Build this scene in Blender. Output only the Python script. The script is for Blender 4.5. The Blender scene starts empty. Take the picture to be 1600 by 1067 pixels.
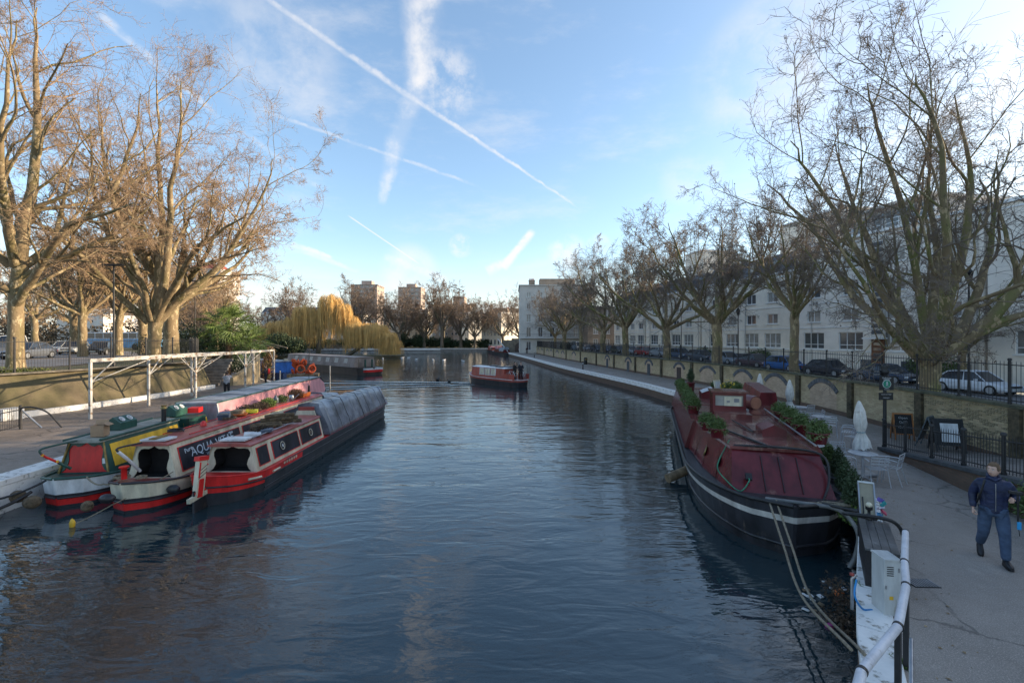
import bpy, bmesh, math, random
import numpy as np
from mathutils import Vector, Matrix, Euler
R = math.radians
PI = math.pi
random.seed(7)
sc = bpy.context.scene
COL = sc.collection
# ------------------------------------------------------------------ camera
cam_d = bpy.data.cameras.new('camera'); cam = bpy.data.objects.new('camera', cam_d); COL.objects.link(cam)
cam.location = (0, 0, 4.85); cam.rotation_euler = (R(90), 0, 0)
cam_d.sensor_width = 36; cam_d.lens = 16.0; cam_d.shift_y = -5.5/1600
cam_d.clip_start = .1; cam_d.clip_end = 6000
sc.camera = cam
sc.view_settings.view_transform = 'Standard'; sc.view_settings.look = 'None'
sc.view_settings.gamma = 1; sc.view_settings.use_curve_mapping = False
sc.view_settings.exposure = 1.68
sc.cycles.max_bounces = 6; sc.cycles.diffuse_bounces = 2; sc.cycles.glossy_bounces = 3; sc.cycles.transmission_bounces = 2
# ------------------------------------------------------------------ sun and sky
SUN_AZ = 80      # degrees to the right of the viewing direction (+Y)
SUN_EL = 15.5
sd = Vector((math.sin(R(SUN_AZ))*math.cos(R(SUN_EL)), math.cos(R(SUN_AZ))*math.cos(R(SUN_EL)), math.sin(R(SUN_EL))))
sl = bpy.data.lights.new('sun', 'SUN'); sun = bpy.data.objects.new('sun', sl); COL.objects.link(sun)
sl.energy = 3.0; sl.angle = R(.5); sl.color = (1, .80, .56)
sun.rotation_euler = (-sd).to_track_quat('-Z', 'Y').to_euler(); sun.location = (60, 20, 40)
world = bpy.data.worlds.new('World'); sc.world = world; world.use_nodes = True
def build_world():
    nt = world.node_tree; N = nt.nodes; L = nt.links; N.clear()
    out = N.new('ShaderNodeOutputWorld'); bg = N.new('ShaderNodeBackground')
    sky = N.new('ShaderNodeTexSky'); sky.sky_type = 'NISHITA'; sky.sun_disc = False
    sky.sun_elevation = R(SUN_EL); sky.sun_rotation = R(SUN_AZ)
    sky.altitude = 50; sky.air_density = 1.0; sky.dust_density = 1.0; sky.ozone_density = 2.0
    tc = N.new('ShaderNodeTexCoord')
    nrm = N.new('ShaderNodeVectorMath'); nrm.operation = 'NORMALIZE'; L.new(tc.outputs['Generated'], nrm.inputs[0])
    D = nrm.outputs[0]
    def val(x): return x
    def m(op, a, b=None, c=None, clamp=False):
        n = N.new('ShaderNodeMath'); n.operation = op; n.use_clamp = clamp
        for i, v in enumerate((a, b, c)):
            if v is None: continue
            if isinstance(v, (int, float)): n.inputs[i].default_value = v
            else: L.new(v, n.inputs[i])
        return n.outputs[0]
    def dot(v):
        n = N.new('ShaderNodeVectorMath'); n.operation = 'DOT_PRODUCT'; L.new(D, n.inputs[0]); n.inputs[1].default_value = v
        return n.outputs['Value']
    def noise(scale, detail=5, rough=.6, stretch=(1, 1, 1), off=(0, 0, 0)):
        mp = N.new('ShaderNodeMapping'); mp.inputs['Scale'].default_value = stretch; mp.inputs['Location'].default_value = off
        L.new(D, mp.inputs[0]); n = N.new('ShaderNodeTexNoise'); L.new(mp.outputs[0], n.inputs['Vector'])
        n.inputs['Scale'].default_value = scale; n.inputs['Detail'].default_value = detail; n.inputs['Roughness'].default_value = rough
        return n.outputs['Fac']
    def smooth(x, lo, hi):
        n = N.new('ShaderNodeMapRange'); n.interpolation_type = 'SMOOTHSTEP'; L.new(x, n.inputs[0])
        n.inputs[1].default_value = lo; n.inputs[2].default_value = hi; return n.outputs[0]
    nz_f = noise(26, 6, .65); nz_m = noise(9, 6, .62, off=(3, 1, 0)); nz_s = noise(60, 4, .7, off=(1, 5, 2))
    wob = m('MULTIPLY', m('SUBTRACT', nz_f, .5), .016)
    def d_(px, py):
        v = Vector(((px-800)/711, 1, (528-py)/711)); return v.normalized()
    # contrails: a strip of sky along a great circle between two directions in the sky
    trails = [  # azimuth/elevation given through tangent pairs, width a -> b, strength, raggedness
        ((412, -5), (650, 158), .0055, .009, .62, .6), ((640, 150), (905, 325), .007, .003, .72, .6),
        ((400, 170), (750, 292), .0045, .0045, .42, .8), ((544, 337), (656, 413), .0022, .0022, .75, .15),
        ((150, 20), (350, 190), .010, .006, .50, .8), ((350, 185), (500, 295), .008, .006, .40, .8),
        ((440, 380), (560, 425), .010, .006, .55, .7), ((1380, 230), (1600, 120), .018, .030, .55, .8),
        ((786, 420), (834, 360), .013, .012, 1.0, .55), ((455, 380), (520, 404), .008, .005, .8, .6), ((600, 400), (700, 440), .010, .012, .6, .7), ((760, 425), (800, 405), .016, .012, .8, .6)]
    acc = None
    def screen(a, b):
        if a is None: return b
        return m('SUBTRACT', 1, m('MULTIPLY', m('SUBTRACT', 1, a, clamp=True), m('SUBTRACT', 1, b, clamp=True)))
    def trail(a, b, w0, w1, st, rag, wobs=1.0, nzl=nz_f):
        A, B = d_(*a), d_(*b); n = A.cross(B).normalized(); t = n.cross(A).normalized()
        if t.dot(B) < 0: t = -t
        L_ = math.acos(max(-1, min(1, A.dot(B))))
        along = m('ARCTAN2', dot(t), dot(A))
        f = m('DIVIDE', along, L_)
        dist = m('ABSOLUTE', m('ADD', dot(n), m('MULTIPLY', wob, wobs)))
        w = m('ADD', w0, m('MULTIPLY', f, w1-w0)); w = m('MAXIMUM', w, .0005)
        core = smooth(m('DIVIDE', dist, w), 1.0, .15)
        ends = m('MULTIPLY', smooth(f, -.02, .06), smooth(f, 1.03, .90))
        tex = m('ADD', 1-rag, m('MULTIPLY', smooth(nzl, .38, .66), rag))
        return m('MULTIPLY', m('MULTIPLY', core, ends), m('MULTIPLY', tex, st))
    for t in trails: acc = screen(acc, trail(*t[:2], t[2], t[3], t[4], t[5], .8 if t[2] > .003 else .05))
    for a, b, w0, w1, st in [((665, -60), (655, 160), .052, .030, .90), ((660, 120), (612, 240), .026, .026, .9), ((618, 215), (597, 320), .026, .012, .7)]:
        acc = screen(acc, trail(a, b, w0, w1, st, .85, 1.6, nz_m))
    def blob(px, py, r, st, nzl, lo=.45, hi=.8):
        c = dot(d_(px, py)); return m('MULTIPLY', m('MULTIPLY', smooth(c, math.cos(r), 1.0), smooth(nzl, lo, hi)), st)
    nz_w = noise(7, 7, .6, (1, 1, 2.5), (2, 2, 2))
    for a in [(700, 130, .075, .6, nz_f), (430, 85, .13, .42, nz_m), (1215, 120, .15, .6, nz_m), (1080, 285, .07, .35, nz_m), (720, 384, .03, .9, nz_f), (640, 425, .07, .7, nz_m), (890, 395, .045, .7, nz_f), (935, 384, .03, .6, nz_f), (870, 395, .03, .5, nz_f)]:
        acc = screen(acc, blob(*a, .35, .7))
    cir = m('MULTIPLY', smooth(noise(3.2, 9, .66, (1, 2.2, 3.2), (5, 0, 1)), .48, .78), .38); acc = screen(acc, cir)
    # thin streaky veil, denser towards the sun and low over the horizon
    sx = N.new('ShaderNodeSeparateXYZ'); L.new(D, sx.inputs[0]); el = sx.outputs['Z']
    low = m('MULTIPLY', smooth(el, .17, .03), smooth(noise(5, 8, .6, (1, 1, 7), (0, 4, 0)), .44, .66))
    acc = screen(acc, m('MULTIPLY', low, .75)); acc = screen(acc, m('MULTIPLY', smooth(el, .22, -.02), .58))
    veil = m('MULTIPLY', smooth(dot(sd), .52, .98), m('ADD', .40, m('MULTIPLY', nz_w, .6)))
    acc = screen(acc, m('MULTIPLY', veil, .62))
    skm = N.new('ShaderNodeMixRGB'); skm.blend_type = 'MULTIPLY'; skm.inputs[0].default_value = 1
    gm = N.new('ShaderNodeGamma'); L.new(sky.outputs[0], gm.inputs[0]); gm.inputs[1].default_value = .88
    L.new(gm.outputs[0], skm.inputs[1]); skm.inputs[2].default_value = (.95, 1.0, 1.02, 1)
    mix = N.new('ShaderNodeMixRGB'); L.new(m('MULTIPLY', acc, .9, clamp=True), mix.inputs[0]); L.new(skm.outputs[0], mix.inputs[1])
    cc = N.new('ShaderNodeMixRGB'); L.new(smooth(dot(sd), .80, 1.0), cc.inputs[0]); cc.inputs[1].default_value = (2.85, 2.76, 2.70, 1); cc.inputs[2].default_value = (4.4, 4.1, 3.7, 1); L.new(cc.outputs[0], mix.inputs[2])
    L.new(mix.outputs[0], bg.inputs[0]); bg.inputs[1].default_value = .118
    L.new(bg.outputs[0], out.inputs[0])
build_world()

# ------------------------------------------------------------------ helpers
def setk(o, **k):
    for a, v in k.items():
        if v is not None: o[a] = v
    return o
_mats = {}
def M(name, col, rough=.7, var=.25, scale=3.0, bump=0., metal=0., col2=None, spec=.5, bscale=None, coord='Object', dirt=None, stretch=None):
    """procedural material: base colour broken up by two noises, optional fine relief"""
    if name in _mats: return _mats[name]
    m = bpy.data.materials.new(name); m.use_nodes = True; nt = m.node_tree; N = nt.nodes; L = nt.links
    b = N['Principled BSDF']; b.inputs['Roughness'].default_value = rough; b.inputs['Metallic'].default_value = metal
    b.inputs['Specular IOR Level'].default_value = spec
    tc = N.new('ShaderNodeTexCoord'); src = tc.outputs[coord]
    if stretch:
        mp = N.new('ShaderNodeMapping'); mp.inputs['Scale'].default_value = stretch; L.new(src, mp.inputs[0]); src = mp.outputs[0]
    n1 = N.new('ShaderNodeTexNoise'); n1.inputs['Scale'].default_value = scale; n1.inputs['Detail'].default_value = 8; n1.inputs['Roughness'].default_value = .65
    L.new(src, n1.inputs['Vector'])
    c2 = col2 or tuple(max(0, c*(1-var*1.6)) for c in col); c1 = tuple(min(1, c*(1+var*.5)) for c in col) if not col2 else col
    rp = N.new('ShaderNodeMapRange'); rp.inputs[1].default_value = .32; rp.inputs[2].default_value = .68; L.new(n1.outputs['Fac'], rp.inputs[0])
    mx = N.new('ShaderNodeMixRGB'); L.new(rp.outputs[0], mx.inputs[0]); mx.inputs[1].default_value = (*c1, 1); mx.inputs[2].default_value = (*c2, 1)
    cur = mx.outputs[0]
    if dirt:
        n3 = N.new('ShaderNodeTexNoise'); n3.inputs['Scale'].default_value = dirt[1]; n3.inputs['Detail'].default_value = 9; n3.inputs['Roughness'].default_value = .7
        L.new(src, n3.inputs['Vector']); r3 = N.new('ShaderNodeMapRange'); r3.inputs[1].default_value = dirt[2]; r3.inputs[2].default_value = dirt[2]+.1
        L.new(n3.outputs['Fac'], r3.inputs[0]); m3 = N.new('ShaderNodeMixRGB'); L.new(r3.outputs[0], m3.inputs[0]); L.new(cur, m3.inputs[1]); m3.inputs[2].default_value = (*dirt[0], 1); cur = m3.outputs[0]
    L.new(cur, b.inputs['Base Color'])
    if bump:
        n2 = N.new('ShaderNodeTexNoise'); n2.inputs['Scale'].default_value = bscale or scale*8; n2.inputs['Detail'].default_value = 6; L.new(src, n2.inputs['Vector'])
        bp = N.new('ShaderNodeBump'); bp.inputs['Strength'].default_value = bump; bp.inputs['Distance'].default_value = .02
        L.new(n2.outputs['Fac'], bp.inputs['Height']); L.new(bp.outputs[0], b.inputs['Normal'])
    _mats[name] = m; return m

class MB:
    def __init__(s): s.v = []; s.f = []; s.m = []; s.sm = []
    def add(s, vs, fs, mi=0, smooth=False):
        o = len(s.v); s.v += [tuple(v) for v in vs]
        for f in fs: s.f.append(tuple(i+o for i in f)); s.m.append(mi); s.sm.append(smooth)
        return s
    def box(s, c, d, rz=0, mi=0, rx=0, ry=0, taper=None):
        hx, hy, hz = d[0]/2, d[1]/2, d[2]/2; t = taper or (1, 1)
        vs = [(-hx, -hy, -hz), (hx, -hy, -hz), (hx, hy, -hz), (-hx, hy, -hz), (-hx*t[0], -hy*t[1], hz), (hx*t[0], -hy*t[1], hz), (hx*t[0], hy*t[1], hz), (-hx*t[0], hy*t[1], hz)]
        if rz or rx or ry:
            E = Euler((rx, ry, rz)).to_matrix(); vs = [E @ Vector(v) for v in vs]
        vs = [(v[0]+c[0], v[1]+c[1], v[2]+c[2]) for v in vs]
        return s.add(vs, [(0, 3, 2, 1), (4, 5, 6, 7), (0, 1, 5, 4), (1, 2, 6, 5), (2, 3, 7, 6), (3, 0, 4, 7)], mi)
    def quad(s, a, b, c, d, mi=0): return s.add([a, b, c, d], [(0, 1, 2, 3)], mi)
    def prism(s, poly, z0, z1, mi=0, mt=None):
        n = len(poly); vs = [(p[0], p[1], z0) for p in poly]+[(p[0], p[1], z1) for p in poly]
        s.add(vs, [tuple(range(n))[::-1]]+[(i, (i+1) % n, (i+1) % n+n, i+n) for i in range(n)], mi)
        return s.add([(p[0], p[1], z1) for p in poly], [tuple(range(n))], mi if mt is None else mt)
    def slab(s, poly, M4, t, mi=0):
        """poly in 2D (u,v) extruded by t along the normal, placed by matrix"""
        n = len(poly); vs = [M4 @ Vector((p[0], p[1], 0)) for p in poly]+[M4 @ Vector((p[0], p[1], t)) for p in poly]
        return s.add(vs, [tuple(range(n))[::-1], tuple(range(n, 2*n))]+[(i, (i+1) % n, (i+1) % n+n, i+n) for i in range(n)], mi)
    def tube(s, pts, r, n=6, mi=0, cap=True, smooth=True):
        pts = [Vector(p) for p in pts]; k = len(pts); rr = r if isinstance(r, (list, tuple)) else [r]*k
        rings = []; prev = None
        for i, p in enumerate(pts):
            d = (pts[min(i+1, k-1)]-pts[max(i-1, 0)]).normalized()
            a = Vector((0, 0, 1)) if abs(d.z) < .9 else Vector((1, 0, 0))
            if prev is not None: a = prev
            u = (a-d*a.dot(d)); u = u.normalized() if u.length > 1e-5 else d.orthogonal().normalized(); w = d.cross(u); prev = u
            rings.append([p+(u*math.cos(2*PI*j/n)+w*math.sin(2*PI*j/n))*rr[i] for j in range(n)])
        vs = [v for g in rings for v in g]; fs = [(i*n+j, i*n+(j+1) % n, (i+1)*n+(j+1) % n, (i+1)*n+j) for i in range(k-1) for j in range(n)]
        s.add(vs, fs, mi, smooth)
        if cap: s.add(rings[0], [tuple(range(n))[::-1]], mi); s.add(rings[-1], [tuple(range(n))], mi)
        return s
    def lathe(s, prof, n=16, c=(0, 0, 0), mi=0, smooth=True, M3=None):
        vs = []
        for (r, z) in prof:
            for j in range(n):
                v = Vector((r*math.cos(2*PI*j/n), r*math.sin(2*PI*j/n), z))
                if M3 is not None: v = M3 @ v
                vs.append((v[0]+c[0], v[1]+c[1], v[2]+c[2]))
        k = len(prof)
        s.add(vs, [(i*n+j, i*n+(j+1) % n, (i+1)*n+(j+1) % n, (i+1)*n+j) for i in range(k-1) for j in range(n)], mi, smooth)
        s.add([vs[j] for j in range(n)], [tuple(range(n))[::-1]], mi); s.add([vs[(k-1)*n+j] for j in range(n)], [tuple(range(n))], mi)
        return s
    def ball(s, c, r, n=8, mi=0, sq=(1, 1, 1), jit=0, rng=random):
        k = max(4, n//2+1); prof = []
        vs = []
        for i in range(k+1):
            th = PI*i/k
            for j in range(n):
                q = r*(1+(rng.random()-.5)*jit)
                vs.append((c[0]+q*sq[0]*math.sin(th)*math.cos(2*PI*j/n), c[1]+q*sq[1]*math.sin(th)*math.sin(2*PI*j/n), c[2]+q*sq[2]*math.cos(th)))
        return s.add(vs, [(i*n+j, (i+1)*n+j, (i+1)*n+(j+1) % n, i*n+(j+1) % n) for i in range(k) for j in range(n)], mi, True)
    def build(s, name, mats, parent=None, loc=None, rz=0, bevel=0, **props):
        me = bpy.data.meshes.new(name); me.from_pydata(s.v, [], s.f)
        if not isinstance(mats, (list, tuple)): mats = [mats]
        for q in mats: me.materials.append(q)
        me.polygons.foreach_set('material_index', s.m); me.polygons.foreach_set('use_smooth', s.sm)
        me.validate(); me.update()
        o = bpy.data.objects.new(name, me); COL.objects.link(o)
        if parent is not None: o.parent = parent
        if loc is not None: o.location = loc
        o.rotation_euler.z = rz
        if bevel:
            b = o.modifiers.new('bevel', 'BEVEL'); b.width = bevel; b.segments = 2; b.limit_method = 'ANGLE'; b.angle_limit = R(35)
        setk(o, **props); return o
def thing(name, label, cat, loc=(0, 0, 0), rz=0, group=None):
    o = bpy.data.objects.new(name, None); COL.objects.link(o); o.empty_display_size = .2
    o.location = loc; o.rotation_euler.z = rz
    return setk(o, label=label, category=cat, group=group)
def link(me, name, parent=None, loc=(0, 0, 0), rz=0, sc_=None, **props):
    o = bpy.data.objects.new(name, me); COL.objects.link(o); o.parent = parent; o.location = loc; o.rotation_euler.z = rz
    if sc_ is not None: o.scale = sc_ if isinstance(sc_, (tuple, list)) else (sc_,)*3
    return setk(o, **props)
def kids(o): return [c for c in bpy.data.objects if c.parent is o]
def dup(root, loc, rz, label=None, group=None, scale=None, tree=None):
    tree = tree if tree is not None else gather(root)
    def cp(node, par):
        o, ch = node; c = o.copy(); COL.objects.link(c)
        if par is not None: c.parent = par
        for h in ch: cp(h, c)
        return c
    r = cp(tree, None); r.location = loc; r.rotation_euler.z = rz
    if label: r['label'] = label
    if group: r['group'] = group
    if scale: r.scale = scale if isinstance(scale, (tuple, list)) else (scale,)*3
    return r
def gather(root):
    ch = {}
    for o in COL.objects:
        if o.parent is not None: ch.setdefault(o.parent, []).append(o)
    def g(o): return (o, [g(c) for c in ch.get(o, [])])
    return g(root)
def npmesh(name, v, f, mats, fm=None, smooth=False):
    """mesh from numpy arrays, f is (n,3) or (n,4)"""
    me = bpy.data.meshes.new(name); k = f.shape[1]
    me.vertices.add(len(v)); me.vertices.foreach_set('co', v.astype(np.float32).ravel())
    me.loops.add(len(f)*k); me.loops.foreach_set('vertex_index', f.astype(np.int32).ravel())
    me.polygons.add(len(f)); me.polygons.foreach_set('loop_start', np.arange(0, len(f)*k, k, dtype=np.int32))
    me.polygons.foreach_set('loop_total', np.full(len(f), k, dtype=np.int32))
    if smooth: me.polygons.foreach_set('use_smooth', np.ones(len(f), dtype=bool))
    for m in (mats if isinstance(mats, (list, tuple)) else [mats]): me.materials.append(m)
    me.update(calc_edges=True); return me
def lerp_pts(pts, y):
    for a, b in zip(pts, pts[1:]):
        if a[1] <= y <= b[1]: t = (y-a[1])/(b[1]-a[1]); return a[0]+(b[0]-a[0])*t
    return pts[0][0] if y < pts[0][1] else pts[-1][0]
def polyline_walk(pts, step):
    """points every step metres along a polyline: (x, y, heading)"""
    out = []; carry = 0
    for a, b in zip(pts, pts[1:]):
        d = Vector((b[0]-a[0], b[1]-a[1])); L_ = d.length; t = carry
        while t < L_: out.append((a[0]+d.x*t/L_, a[1]+d.y*t/L_, math.atan2(d.y, d.x))); t += step
        carry = t-L_
    return out
def smooth_pts(pts, k=2):
    for _ in range(k):
        q = [pts[0]]
        for a, b in zip(pts, pts[1:]): q += [(a[0]*.75+b[0]*.25, a[1]*.75+b[1]*.25), (a[0]*.25+b[0]*.75, a[1]*.25+b[1]*.75)]
        pts = q+[pts[-1]]
    return pts
# ------------------------------------------------------------------ setting: water, banks
def water_mat():
    m = bpy.data.materials.new('canal_water'); m.use_nodes = True; N = m.node_tree.nodes; L = m.node_tree.links
    b = N['Principled BSDF']; b.inputs['Base Color'].default_value = (.013, .030, .038, 1); b.inputs['Roughness'].default_value = .02
    b.inputs['IOR'].default_value = 1.68; b.inputs['Specular IOR Level'].default_value = .5
    geo = N.new('ShaderNodeNewGeometry')
    def nz(scale, st, det=3, rot=0, rough=.5, dist=0):
        mp = N.new('ShaderNodeMapping'); mp.inputs['Scale'].default_value = st; mp.inputs['Rotation'].default_value = (0, 0, R(rot))
        L.new(geo.outputs['Position'], mp.inputs[0]); n = N.new('ShaderNodeTexNoise'); n.inputs['Scale'].default_value = scale
        n.inputs['Detail'].default_value = det; n.inputs['Roughness'].default_value = rough; n.inputs['Distortion'].default_value = dist
        L.new(mp.outputs[0], n.inputs['Vector']); return n.outputs['Fac']
    def bump(h, s, d, nrm=None):
        bp = N.new('ShaderNodeBump'); bp.inputs['Strength'].default_value = s; bp.inputs['Distance'].default_value = d
        L.new(h, bp.inputs['Height'])
        if nrm: L.new(nrm, bp.inputs['Normal'])
        return bp.outputs[0]
    # patches of calmer and livelier water
    calm = N.new('ShaderNodeMapRange'); L.new(nz(.07, (1, 1.6, 1), 3), calm.inputs[0]); calm.inputs[1].default_value = .35; calm.inputs[2].default_value = .65
    calm.inputs[3].default_value = .2; calm.inputs[4].default_value = 1.0
    h2 = N.new('ShaderNodeMath'); h2.operation = 'MULTIPLY'; L.new(nz(2.6, (.8, 2.2, 1), 2, 10, .5, .8), h2.inputs[0]); L.new(calm.outputs[0], h2.inputs[1])
    n0 = bump(nz(.34, (.7, 1.7, 1), 2, -8, .45, .6), 1.0, .044)
    n1 = bump(nz(1.0, (.75, 1.8, 1), 2, -15, .5, .9), 1.0, .023, n0)
    n2 = bump(h2.outputs[0], 1.0, .0092, n1)
    n3 = bump(nz(9.0, (1, 1.5, 1), 2, 30), 1.0, .0012, n2)
    # wash spreading behind the moving boat
    sx = N.new('ShaderNodeSeparateXYZ'); L.new(geo.outputs['Position'], sx.inputs[0])
    def mm(op, a, b_=None):
        n = N.new('ShaderNodeMath'); n.operation = op
        for i, q in enumerate((a, b_)):
            if q is None: continue
            if isinstance(q, (int, float)): n.inputs[i].default_value = q
            else: L.new(q, n.inputs[i])
        return n.outputs[0]
    # two wave crests leaving the bow at (-4, 48): along y = 48 + k (x+4)
    hs = None
    for k, x0, x1 in ((-.10, -24, -3.5), (.34, -24, -4.5)):
        dd = mm('SUBTRACT', sx.outputs['Y'], mm('ADD', 48, mm('MULTIPLY', mm('ADD', sx.outputs['X'], 4), k)))
        w = mm('COSINE', mm('MULTIPLY', dd, 2.6)); env = N.new('ShaderNodeMapRange'); env.interpolation_type = 'SMOOTHSTEP'
        L.new(mm('ABSOLUTE', dd), env.inputs[0]); env.inputs[1].default_value = 2.6; env.inputs[2].default_value = 0
        ex = N.new('ShaderNodeMapRange'); ex.interpolation_type = 'SMOOTHSTEP'; L.new(sx.outputs['X'], ex.inputs[0]); ex.inputs[1].default_value = x1+1; ex.inputs[2].default_value = x1
        ew = N.new('ShaderNodeMapRange'); ew.interpolation_type = 'SMOOTHSTEP'; L.new(sx.outputs['X'], ew.inputs[0]); ew.inputs[1].default_value = x0; ew.inputs[2].default_value = x0+8
        q = mm('MULTIPLY', mm('MULTIPLY', w, env.outputs[0]), mm('MULTIPLY', ex.outputs[0], ew.outputs[0])); hs = q if hs is None else mm('ADD', hs, q)
    n4 = bump(hs, 1.0, .11, n3)
    L.new(n4, b.inputs['Normal'])
    return m
wm = water_mat()
MB().quad((-400, -40, 0), (400, -40, 0), (400, 400, 0), (-400, 400, 0)).build('canal_water', wm, kind='structure')
m_mud = M('canal_bed_mud', (.05, .045, .03), .95)
MB().quad((-3000, -500, -1.6), (3000, -500, -1.6), (3000, 5000, -1.6), (-3000, 5000, -1.6)).build('canal_bed', m_mud, kind='structure')

def ground_mat(name, col, dark, light, slab=None, crack=.55, speck=.35, rough=.85):
    """worn walking surface: aggregate speckle, broad stains, patched areas, hairline cracks, optional slab joints"""
    m = bpy.data.materials.new(name); m.use_nodes = True; N = m.node_tree.nodes; L = m.node_tree.links; b = N['Principled BSDF']; geo = N.new('ShaderNodeNewGeometry')
    def nz(s, d=6, r=.6, dist=0):
        n = N.new('ShaderNodeTexNoise'); n.inputs['Scale'].default_value = s; n.inputs['Detail'].default_value = d; n.inputs['Roughness'].default_value = r; n.inputs['Distortion'].default_value = dist; L.new(geo.outputs['Position'], n.inputs['Vector']); return n
    def rg(x, a, c, o0=0, o1=1):
        n = N.new('ShaderNodeMapRange'); L.new(x, n.inputs[0]); n.inputs[1].default_value = a; n.inputs[2].default_value = c; n.inputs[3].default_value = o0; n.inputs[4].default_value = o1; return n.outputs[0]
    def mix(f, a, c):
        x = N.new('ShaderNodeMixRGB'); L.new(f, x.inputs[0])
        for i, q in ((1, a), (2, c)):
            if isinstance(q, tuple): x.inputs[i].default_value = (*q, 1)
            else: L.new(q, x.inputs[i])
        return x.outputs[0]
    st = nz(.35, 8, .62, .6); cur = mix(rg(st.outputs['Fac'], .35, .65), col, dark); st2 = nz(1.7, 7, .7, 1.2); cur = mix(rg(st2.outputs['Fac'], .56, .68, 0, .8), cur, light)
    st3 = nz(3.1, 8, .75, .5); cur = mix(rg(st3.outputs['Fac'], .60, .70, 0, .75), cur, tuple(c*.5 for c in dark))
    sp = nz(60, 2, .5); cur = mix(rg(sp.outputs['Fac'], .52, .66, 0, speck), cur, tuple(min(1, c*2.0) for c in light)); sp2 = nz(85, 2, .5); cur = mix(rg(sp2.outputs['Fac'], .54, .66, 0, speck), cur, tuple(c*.35 for c in dark))
    wv = nz(1.2, 4, .6); ad = N.new('ShaderNodeVectorMath'); ad.operation = 'MULTIPLY_ADD'; L.new(wv.outputs['Color'], ad.inputs[0]); ad.inputs[1].default_value = (.9, .9, 0); L.new(geo.outputs['Position'], ad.inputs[2])
    vo = N.new('ShaderNodeTexVoronoi'); vo.feature = 'DISTANCE_TO_EDGE'; vo.inputs['Scale'].default_value = .42; L.new(ad.outputs[0], vo.inputs['Vector']); cr = rg(vo.outputs['Distance'], .004, .016, 1, 0)
    ck = N.new('ShaderNodeMath'); ck.operation = 'MULTIPLY'; L.new(cr, ck.inputs[0]); L.new(rg(nz(.5, 3).outputs['Fac'], .42, .55, 0, crack), ck.inputs[1]); cur = mix(ck.outputs[0], cur, tuple(c*.25 for c in dark)); h = ck.outputs[0]
    if slab:
        br = N.new('ShaderNodeTexBrick'); mp = N.new('ShaderNodeMapping'); mp.inputs['Rotation'].default_value = (0, 0, R(8)); L.new(ad.outputs[0] if slab[2] else geo.outputs['Position'], mp.inputs[0]); L.new(mp.outputs[0], br.inputs['Vector']); br.inputs['Scale'].default_value = 1
        br.inputs['Brick Width'].default_value = slab[0]; br.inputs['Row Height'].default_value = slab[1]; br.inputs['Mortar Size'].default_value = .014; cur = mix(br.outputs['Fac'], cur, tuple(c*.35 for c in dark))
    L.new(cur, b.inputs['Base Color']); L.new(rg(st2.outputs['Fac'], .4, .62, rough-.35, rough), b.inputs['Roughness'])
    bp = N.new('ShaderNodeBump'); bp.inputs['Strength'].default_value = .35; bp.inputs['Distance'].default_value = .006; L.new(sp.outputs['Fac'], bp.inputs['Height']); b2 = N.new('ShaderNodeBump'); b2.invert = True; b2.inputs['Strength'].default_value = .6; b2.inputs['Distance'].default_value = .012; L.new(h, b2.inputs['Height']); L.new(bp.outputs[0], b2.inputs['Normal']); L.new(b2.outputs[0], b.inputs['Normal']); return m
m_tarmac = ground_mat('path_tarmac', (.285, .248, .218), (.20, .174, .152), (.36, .315, .275))
m_paving = ground_mat('wharf_paving', (.24, .195, .160), (.135, .108, .086), (.30, .25, .21), slab=(3.1, 2.2, True), crack=.8, speck=.2)
m_road = M('road_asphalt', (.20, .19, .19), .85, .25, .4, bump=.2, bscale=40)
m_grass = M('winter_grass', (.07, .085, .025), .95, .5, .8, bump=.5, bscale=30, col2=(.075, .055, .03))
m_whitestone = M('white_painted_stone', (.78, .76, .73), .7, .12, 2.0, bump=.35, bscale=16, dirt=((.20, .18, .14), 5, .56))
m_kerbstone = M('grey_kerb_stone', (.22, .20, .18), .85, .35, 2.5, bump=.3)
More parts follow.
